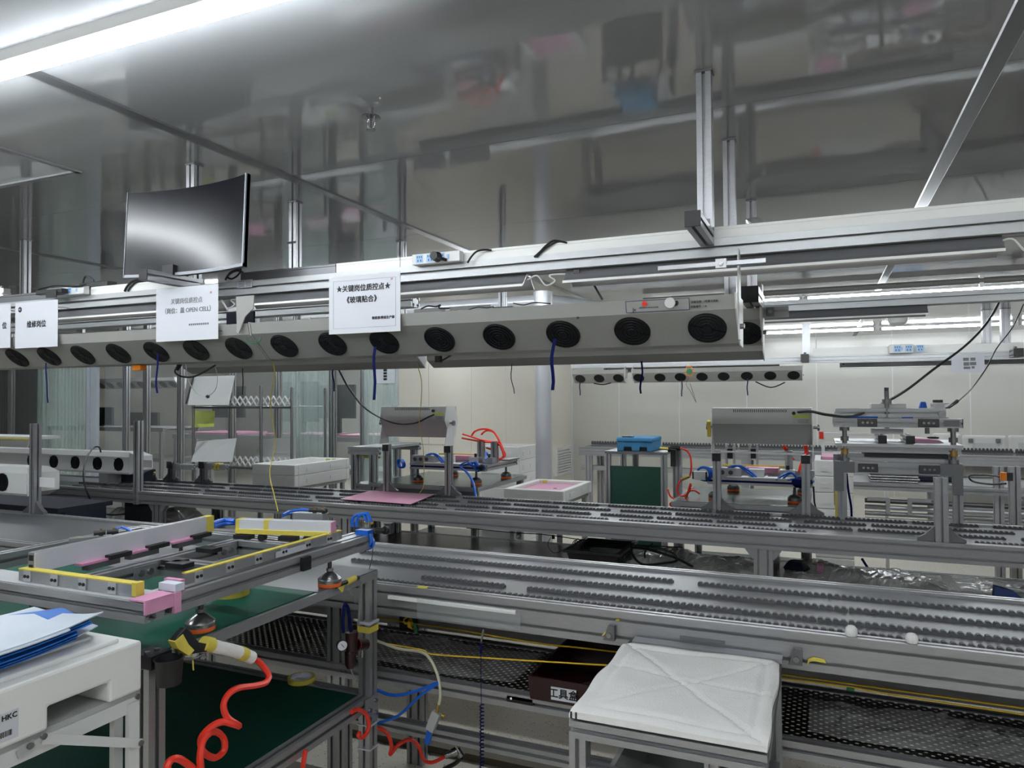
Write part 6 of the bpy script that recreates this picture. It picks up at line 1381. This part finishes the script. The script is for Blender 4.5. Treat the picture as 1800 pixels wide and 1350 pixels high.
# ------------------------------------------------------------------ things at the far line, right
fr = thing('steel_ladder_frame', 'white ladder frame with red tip leaning behind the press', 'frame', P(1455, 795, Y=7.5))
a, b = P(1444, 793, Y=7.5), P(1560, 762, Y=7.5)
part('rail', MB().box(a.x, a.x + .03, 7.5, 7.54, .6, b.z).box(a.x + .03, b.x, 7.5, 7.54, b.z - .03, b.z).box(a.x + .03, b.x, 7.5, 7.54, b.z - .12, b.z - .09).box(a.x + .03, b.x, 7.5, 7.54, b.z - .21, b.z - .18), 'paint_white', fr)
part('red_tip', MB().box(a.x - .02, a.x + .02, 7.49, 7.5, b.z - .06, b.z + .01), 'red', fr)
part('foot_leg', MB().box(a.x, a.x + .03, 7.5, 7.54, 0, .6).box(b.x - .03, b.x, 7.5, 7.54, 0, b.z - .21), 'paint_white', fr)
for k, (x0, x1) in enumerate(((1640, 1690), (1692, 1771), (1773, 1850))):
    a, b = P(x0, 812, Y=10.3), P(x1, 764 + (2 if k else -2), Y=10.3)
    t = thing('packing_cover', ('white foam lid leaning behind the press', 'white foam lid with grey clips at the far conveyor', 'white foam lid cut by the right edge')[k], 'foam lid', ((a.x + b.x) / 2, 10.3, 0), 'foam lids standing behind the far conveyor')
    part('panel', MB().box(a.x, b.x, 10.3, 10.36, 0, b.z), 'foam', t, bevel=.03)
    part('recess', MB().box(a.x + .1, b.x - .1, 10.288, 10.299, a.z - .1, b.z - .09), 'paint_light', t)
    if k == 1:
        for x in (1706, 1754): part('clip', MB().box(P(x - 4, 775, Y=10.3).x, P(x + 4, 775, Y=10.3).x, 10.27, 10.289, P(x, 778, Y=10.3).z, P(x, 771, Y=10.3).z), 'alu_dark', t)
def ghost_table(name, label, x0, x1, y0, y1, z, mat='alu', shelf_z=None, cat='table'):
    t = thing(name, label, cat, ((x0 + x1) / 2, (y0 + y1) / 2, 0))
    part('top_rail', MB().ext('x', x0, x1, y0, y0 + .05, z - .06, z), mat, t); part('top_rail', MB().ext('x', x0, x1, y1 - .05, y1, z - .06, z), mat, t)
    part('top', MB().box(x0, x1, y0 + .05, y1 - .05, z - .02, z - .002), mat, t)
    for x in (x0 + .03, x1 - .08):
        for y in (y0, y1 - .05): part('leg', MB().ext('z', 0, z - .06, x, x + .05, y, y + .05), 'alu', t)
    if shelf_z:
        part('shelf', MB().box(x0 + .03, x1 - .03, y0 + .05, y1 - .05, shelf_z - .02, shelf_z), mat, t)
        part('shelf_rail', MB().ext('x', x0 + .08, x1 - .08, y0, y0 + .05, shelf_z - .05, shelf_z), mat, t)
    return t
gb = ghost_table('roller_bench', 'low bench with rollers and stacked film behind the press', P(1480, 850, Y=6.4).x, 1.9, 6.4, 7.0, .92, 'alu', .45, 'bench')
for k in range(6): part('roller', MB().cyl((.3, 6.45, .52 + .05 * k), (1.75, 6.45, .52 + .05 * k), .018, n=8), ('steel', 'alu', 'steel_dark')[k % 3], gb, True)
a, b = P(1532, 885, Y=6.2), P(1624, 856, Y=6.2)
fs_ = thing('film_stack', 'stack of shiny clear wrapped film sheets on the bench', 'film stack', ((a.x + b.x) / 2, 6.45, .92))
for k in range(6): part('film_sheet', MB().box(a.x + .01 * (k % 2), b.x - .012 * ((k + 1) % 2), 6.42, 6.9, .921 + .02 * k, .936 + .02 * k), 'wrap' if k == 5 else 'steel', fs_, bevel=.004)
fh = thing('film_holder', 'pair of grey angle brackets below the film stack', 'bracket', P(1580, 880, Y=6.3))
for e, x in ((1, 1566), (-1, 1597)):
    q = P(x, 878, Y=6.3); part('angle_plate', MB().prism([(q.x, q.z), (q.x - e * .16, q.z), (q.x - e * .16, q.z - .025), (q.x - e * .03, q.z - .025), (q.x - e * .03, q.z - .12), (q.x, q.z - .12)], 'y', 6.37, 6.385), 'alu', fh)
bd = one('black_strap_roll', 'dark strap bundle lying on the far bench', 'strap', MB().box(P(1568, 846, Y=6.6).x, P(1690, 846, Y=6.6).x, 6.6, 6.75, .922, .965), 'navy', bevel=.01)
stand_post('line_post', 'post at the far right with sensor', P(1783, 850, Y=4.95).x, 4.95, 0, P(1783, 820, Y=4.95).z, False, .026, None, False)
stand_post('line_post', 'post behind the sensor at the far right', P(1755, 850, Y=5.6).x, 5.6, 0, P(1755, 820, Y=5.6).z, False, .026, None, False)
rt = thing('right_frame_rail', 'aluminium rail behind the press at the right edge', 'rail', (1.3, 5.3, 0))
part('profile', MB().ext('x', P(1690, 850, Y=5.3).x, 2.4, 5.3, 5.34, P(1750, 860, Y=5.3).z - .04, P(1750, 860, Y=5.3).z), 'alu', rt)
part('support', MB().ext('z', 0, P(1750, 860, Y=5.3).z - .04, 1.9, 1.94, 5.3, 5.34), 'alu', rt)
sn = thing('photo_sensor', 'orange photo sensor clamped to the right post', 'sensor', P(1766, 840, Y=4.9))
a, b = P(1760, 845, Y=4.9), P(1770, 831, Y=4.9)
part('housing', MB().box(a.x, b.x, 4.9, 4.94, a.z, b.z), 'oranget', sn, bevel=.003)
part('bracket', MB().box(b.x, b.x + .03, 4.905, 4.935, a.z, b.z), 'black', sn)
cable('black cable loop behind the orange sensor', [P(1758, 838, Y=5.0), P(1735, 835, Y=5.2), P(1705, 836, Y=5.35), P(1710, 846, Y=5.4), P(1740, 851, Y=5.2), P(1768, 850, Y=5.0)], .006)

# ================================================================== LEFT SIDE
def side_blower(label, x0, x1, y, z, fans, r, group, rotated=False):
    t = thing('air_blower', label, 'air blower', ((x0 + x1) / 2, y + .06, z - .09), group)
    part('body', MB().prism([(y, z - .085), (y - .012, z - .07), (y - .012, z + .05), (y + .02, z + .085), (y + .13, z + .085), (y + .13, z - .085)], 'x', x0, x1), 'paint_light', t)
    for xf in fans:
        f = part('fan', MB().cyl((xf, y - .012, z - .008), (xf, y - .016, z - .008), r, n=24), 'fan', t)
        g = MB()
        for k in range(4): g.ring((xf, y - .018, z - .008), r * (.25 + .22 * k), .0014, (0, 1, 0), 20, 4)
        for q in range(4):
            d = Vector((math.cos(q * math.pi / 2 + .78), 0, math.sin(q * math.pi / 2 + .78))); g.bar(Vector((xf, y - .018, z - .008)) + d * r * .2, Vector((xf, y - .018, z - .008)) + d * r * 1.15, .003, .003, (0, 1, 0))
        part('fan_guard', g, 'guard', f)
    part('end_taper', MB().prism([(x1, z + .085), (x1 + .10, z + .06), (x1 + .10, z - .05), (x1, z - .085)], 'y', y - .008, y + .12), 'paint_light', t)
    part('mount_strap', MB().box(x1 + .06, x1 + .26, y - .02, y - .012, z - .02, z + .035), 'paint_white', t)
    part('strap_bolt', MB().cyl((x1 + .1, y - .02, z + .008), (x1 + .1, y - .026, z + .008), .009), 'steel', t, True)
    return t
sb1 = side_blower('white air blower lying on the middle conveyor at far left', -7.1, -4.95, 3.98, 1.112, [-5.06, -5.30, -5.56, -5.82, -6.1], .052, 'air blowers on the conveyors')
part('stand_foot', MB().box(-5.3, -5.2, 3.98, 4.1, ZD + .014, 1.028), 'alu', sb1)
sb2 = side_blower('white air blower clamped to a post at the left edge', -5.6, -4.36, 2.82, 1.118, [-4.585, -4.82], .055, 'air blowers on the conveyors')
cable('black cable looping down over the left blowers', [P(177, 795, Y=3.9), P(174, 786, Y=3.9), P(163, 788, Y=3.85), P(150, 810, Y=3.7), P(147, 840, Y=3.6), P(155, 870, Y=3.6), P(172, 898, Y=3.7), P(195, 905, Y=3.8), P(225, 903, Y=3.85)], .006)
one('blue_box', 'dark blue block beside the left blower on the middle conveyor', 'block', MB().box(P(218, 835, Y=4.2).x, P(255, 835, Y=4.2).x, 4.15, 4.3, ZD + .014, P(218, 825, Y=4.2).z), 'navy')
one('dark_bin', 'dark blue bin behind the nearest conveyor at left', 'bin', MB().box(-6.2, -4.65, 3.25, 3.55, 0, .86).box(-6.2, -4.65, 3.2, 3.6, .86, .89), 'navy')
gl = thing('taped_clip', 'black clip with yellow tape on the middle conveyor', 'clip', P(267, 840, Y=4.3))
part('clip_body', MB().cyl(P(262, 843, Y=4.3), P(266, 828, Y=4.3), .018, .01).cyl(P(273, 843, Y=4.3), P(268, 830, Y=4.3), .016, .01), 'black', gl, True)
part('tape', MB().bar(P(258, 829, Y=4.28), P(268, 833, Y=4.28), .02, .016).bar(P(267, 838, Y=4.28), P(272, 830, Y=4.28), .012, .012), 'yellow', gl)
for k, x in enumerate((302, 358)):
    q = P(x, 850, Y=4.35); z1 = P(x, 812, Y=4.35).z
    t = thing('small_stand', ('small aluminium stand on the middle conveyor, left of two', 'small aluminium stand on the middle conveyor, right of two')[k], 'stand', (q.x, 4.35, ZT), 'small stands on the middle conveyor')
    part('column', MB().ext('z', ZT, z1, q.x - .025, q.x + .02, 4.33, 4.37), 'alu_dark', t)
    part('cap', MB().box(q.x - .028, q.x + .022, 4.322, 4.329, z1 - .05, z1 + .004), 'black', t)
    part('corner_plate', MB().prism([(q.x + .022, z1 - .01), (q.x + .11, z1 - .01), (q.x + .11, z1 - .055), (q.x + .06, z1 - .06), (q.x + .055, z1 - .14), (q.x + .022, z1 - .14)], 'y', 4.335, 4.343), 'alu', t)
    part('top_bar', MB().ext('x', q.x + .11, q.x + .25, 4.33, 4.37, z1 - .055, z1 - .012), 'alu_bright', t)
    foot_gussets(t, q.x, 4.35, ZT, .025, .06)
    if k: part('tape_mark', MB().box(q.x + .13, q.x + .15, 4.325, 4.375, z1 - .06, z1 - .005).box(q.x + .17, q.x + .185, 4.325, 4.375, z1 - .06, z1 - .005), 'yellow', t)

# plastic partition: posts, film, strip curtains
FYP = 6.5
def partition_post(label, x, w=.035, z1=ZC):
    t = thing('partition_post', label, 'post', (x, FYP, 0), 'posts of the plastic partition')
    part('profile', MB().ext('z', 0, z1, x - w, x + w, FYP - .03, FYP + .03), 'alu', t)
    part('foot', MB().box(x - w - .03, x + w + .03, FYP - .06, FYP + .06, 0, .015), 'alu_dark', t)
for k, x in enumerate((20, 222, 258, 318, 408, 489, 521, 585, 640)):
    partition_post('aluminium partition post, %s from the left' % ('first', 'second', 'third', 'fourth', 'fifth', 'sixth', 'seventh', 'eighth', 'ninth')[k], P(x, 720, Y=FYP).x)
fl_ = [P(x, 720, Y=FYP).x for x in (178, 318, 489, 700)]
for k in range(3):
    one('plastic_film', 'clear plastic film panel of the partition, %s' % ('behind the left post', 'behind the wire rack', 'left of the side wall')[k], 'film', MB().box(fl_[k] + .02, fl_[k + 1] - .02, FYP + .035, FYP + .037, .1, 2.4), 'film', 'film panels of the partition')
top = thing('partition_rail', 'white top rail of the plastic partition', 'rail', (-7, FYP, 2.4))
part('profile', MB().ext('x', -12.9, -4.5, FYP - .03, FYP + .03, 2.42, 2.5), 'alu', top)
part('hanger', MB().box(-9, -8.96, FYP - .02, FYP + .02, 2.5, ZC), 'alu', top); part('hanger', MB().box(-6, -5.96, FYP - .02, FYP + .02, 2.5, ZC), 'alu', top)
def curtain(label, x0, x1, y, n, z0=.02, z1=2.4):
    t = thing('strip_curtain', label, 'curtain', ((x0 + x1) / 2, y, z0), 'clear strip curtains')
    wd = (x1 - x0) / n
    for k in range(n):
        o = .012 * math.sin(k * 1.9); part('strip', MB().prism([(x0 + wd * k - .006, y + o), (x0 + wd * (k + .5), y + o - .010), (x0 + wd * (k + 1) + .004, y + o + .004), (x0 + wd * (k + 1) + .004, y + o + .007), (x0 + wd * (k + .5), y + o - .007), (x0 + wd * k - .006, y + o + .003)], 'z', z0, z1), 'strip', t, True)
    part('top_bar', MB().box(x0, x1, y - .03, y + .03, z1, z1 + .04), 'alu', t)
curtain('clear strip curtain hanging beside the dark panel at left', P(66, 720, Y=6.2).x, P(100, 720, Y=6.2).x, 6.2, 7)
curtain('clear strip curtain in the middle of the partition', P(497, 720, Y=6.2).x, P(576, 720, Y=6.2).x, 6.2, 9)
curtain('clear strip curtain next to the side wall', P(640, 720, Y=6.2).x, P(698, 720, Y=6.2).x, 6.2, 7)
rp = thing('ribbed_panel', 'pale ribbed plastic panels leaning behind the left post', 'panel', (P(137, 720, Y=6.3).x, 6.3, 0))
x0, x1 = P(100, 720, Y=6.3).x, P(174, 720, Y=6.3).x; n = 12
for k in range(n):
    x = x0 + (x1 - x0) * k / n; part('rib_board', MB().box(x + .004, x + (x1 - x0) / n - .004, 6.28 - .01 * (k % 2), 6.31, .0, 2.35 - (.28 if k > 8 else 0)), 'sheet_white' if k > 8 else 'strip', rp)
one('patterned_screen', 'dark patterned screen behind film at the left edge', 'panel', MB().box(-12.6, P(64, 720, Y=6.45).x, 6.55, 6.6, .3, 2.4), 'weave')
one('plastic_film', 'shiny clear film over the dark panel at the left edge', 'film', MB().box(-12.6, P(66, 720, Y=6.4).x, 6.40, 6.402, .3, 2.38), 'film', 'film panels of the partition')
lb3 = thing('lit_shelf', 'narrow shelf with yellow edge at the left picture edge', 'shelf', P(20, 770, Y=4.6))
a, b = P(-60, 778, Y=4.6), P(54, 768, Y=4.6)
part('board', MB().box(a.x, b.x, 4.6, 4.9, b.z - .03, b.z), 'paint_light', lb3); part('edge_tape', MB().box(a.x, b.x, 4.597, 4.6, b.z - .03, b.z - .015), 'yellow', lb3)
part('bracket', MB().prism([(b.x - .5, b.z - .03), (b.x - .05, b.z - .03), (b.x - .1, b.z - .12), (b.x - .5, b.z - .12)], 'y', 4.62, 4.64), 'paint_light', lb3)

# wire rack
RY0, RY1 = 5.45, 5.95
def rp_(x): return P(x, 720, Y=RY0).x
wr = thing('wire_rack', 'chrome wire shelving rack behind the middle conveyor at left', 'rack', ((rp_(335) + rp_(520)) / 2, 5.7, 0))
for x in (rp_(340), rp_(513)):
    for y in (RY0, RY1): part('upright', MB().cyl((x, y, 0), (x, y, 1.72 if x > rp_(400) else 1.6), .014, n=10), 'steel', wr, True)
part('upright', MB().cyl((rp_(459), RY0, 0), (rp_(459), RY0, 1.74), .016, n=10), 'steel', wr, True)
for zz_ in (P(400, 713, Y=RY0).z, P(400, 818, Y=RY0).z):
    s_ = part('wire_shelf', MB().box(rp_(338), rp_(515), RY0 - .01, RY0 + .01, zz_ - .03, zz_ - .008), 'steel', wr)
    g = MB()
    for k in range(16): x = rp_(340) + (rp_(513) - rp_(340)) * k / 15; g.cyl((x, RY0, zz_ - .012), (x, RY1, zz_ - .012), .004, n=5)
    part('shelf_wire', g, 'steel', s_, kind='stuff')
    g = MB(); x = rp_(400)
    while x < rp_(505):
        g.cyl((x, RY0 + .02, zz_), (x + .07, RY0 + .02, zz_ + .09), .008, n=5).cyl((x + .07, RY0 + .02, zz_), (x, RY0 + .02, zz_ + .09), .008, n=5); x += .07
    part('lattice_fence', g, 'paint_light', s_)
def lean(label, pts, Y, mat, th=.004):
    q = [P(x, y, Y=Y + (.12 if k > 1 else 0)) for k, (x, y) in enumerate(pts)]
    return one('grey_board', label, 'board', MB().quad(*q, th), mat)
lean('grey board leaning on the upper wire shelf', [(330, 712), (402, 712), (413, 660), (340, 662)], 5.4, 'boxgrey')
lean('grey board leaning on the lower wire shelf', [(336, 812), (408, 812), (416, 770), (346, 776)], 5.4, 'boxgrey')
lean('dark grey board leaning right of the lower wire shelf', [(442, 812), (520, 806), (520, 768), (460, 772)], 5.75, 'boxgrey')
lean('lime green paper hanging in the wire rack', [(336, 752), (376, 750), (378, 722), (337, 722)], 5.5, 'lime', .002)
cable('black stick leaning beside the grey board on the rack', [P(327, 710, Y=5.42), P(340, 662, Y=5.5)], .008, 'black', 'stick', sm=1)
# bench left of station 1
bl = ghost_table('side_bench', 'aluminium bench between the crates and the left station', P(618, 800, Y=4.7).x, -3.12, 4.65, 5.3, 1.235, 'alu', .95, 'bench')
one('green_cable_pile', 'pile of yellow green cables on the side bench shelf', 'cable pile', MB().tube([P(632, 798, Y=4.72), P(645, 802, Y=4.72), P(660, 800, Y=4.75), P(650, 806, Y=4.78), P(668, 804, Y=4.75), P(640, 804, Y=4.8)], .008), 'lime', smooth=True)
# area behind the partition
bw = ghost_table('rear_bench', 'bench with pink sheets behind the plastic partition', -8.6, -4.7, 7.6, 8.3, 1.12, 'alu', .7, 'bench')
ghost_table('rear_bench', 'long bench seen through the partition at left', -11.5, -8.9, 7.7, 8.4, 1.2, 'alu', .75, 'bench')
for k, x in enumerate((-8.3, -6.9, -5.7)):
    one('pink_sheet', 'pink sheet on the bench behind the partition, %s' % ('left', 'middle', 'right')[k], 'sheet', MB().box(x, x + .9, 7.62, 8.2, 1.121, 1.15), 'pinksheet')
for k, (x, z0, z1) in enumerate(((-10.6, 1.2, 1.5), (-9.6, 1.2, 1.42), (-7.9, 1.35, 1.8), (-6.6, 1.3, 1.85), (-6.0, 1.35, 1.8))):
    t = thing('dark_monitor', 'dark screen behind the partition, %s from the left' % ordn[k + 1 if k else 0].replace('top', 'first'), 'monitor', (x, 8.0, 1.201 if x < -8.9 else 1.151), 'dark screens behind the partition')
    part('screen', MB().box(x - .3, x + .3, 7.95, 7.99, z0 if z0 > 1.25 else 1.22, z1), 'screen', t)
    part('stand', MB().box(x - .04, x + .04, 7.99, 8.03, 1.201 if x < -8.9 else 1.151, z1 - .1), 'black', t)
rr_ = rail(8.56, -12, -6.5, 'overhead rail behind the plastic partition', 2.29, 2.38)
part('hanger', MB().box(-11, -10.95, 8.58, 8.62, 2.38, ZC), 'alu', rr_); part('hanger', MB().box(-7, -6.95, 8.58, 8.62, 2.38, ZC), 'alu', rr_)
bb = blower([P(x, 677, Y=8.6).x for x in (178, 194, 212, 231, 248, 266, 287, 304)], 8.6, P(212, 677, Y=8.6).z, P(168, 677, Y=8.6).x, P(313, 677, Y=8.6).x, 'distant air blower seen through the plastic partition', 'overhead air blowers', s=1.25, detail=False, brk=(True, True), ztop=2.3)
one('yellow_sensor', 'orange yellow box hanging below the left blower', 'sensor', MB().box(P(236, 643, Y=2.28).x, P(250, 643, Y=2.28).x, 2.27, 2.30, P(236, 651, Y=2.28).z, 1.758), 'oranget')
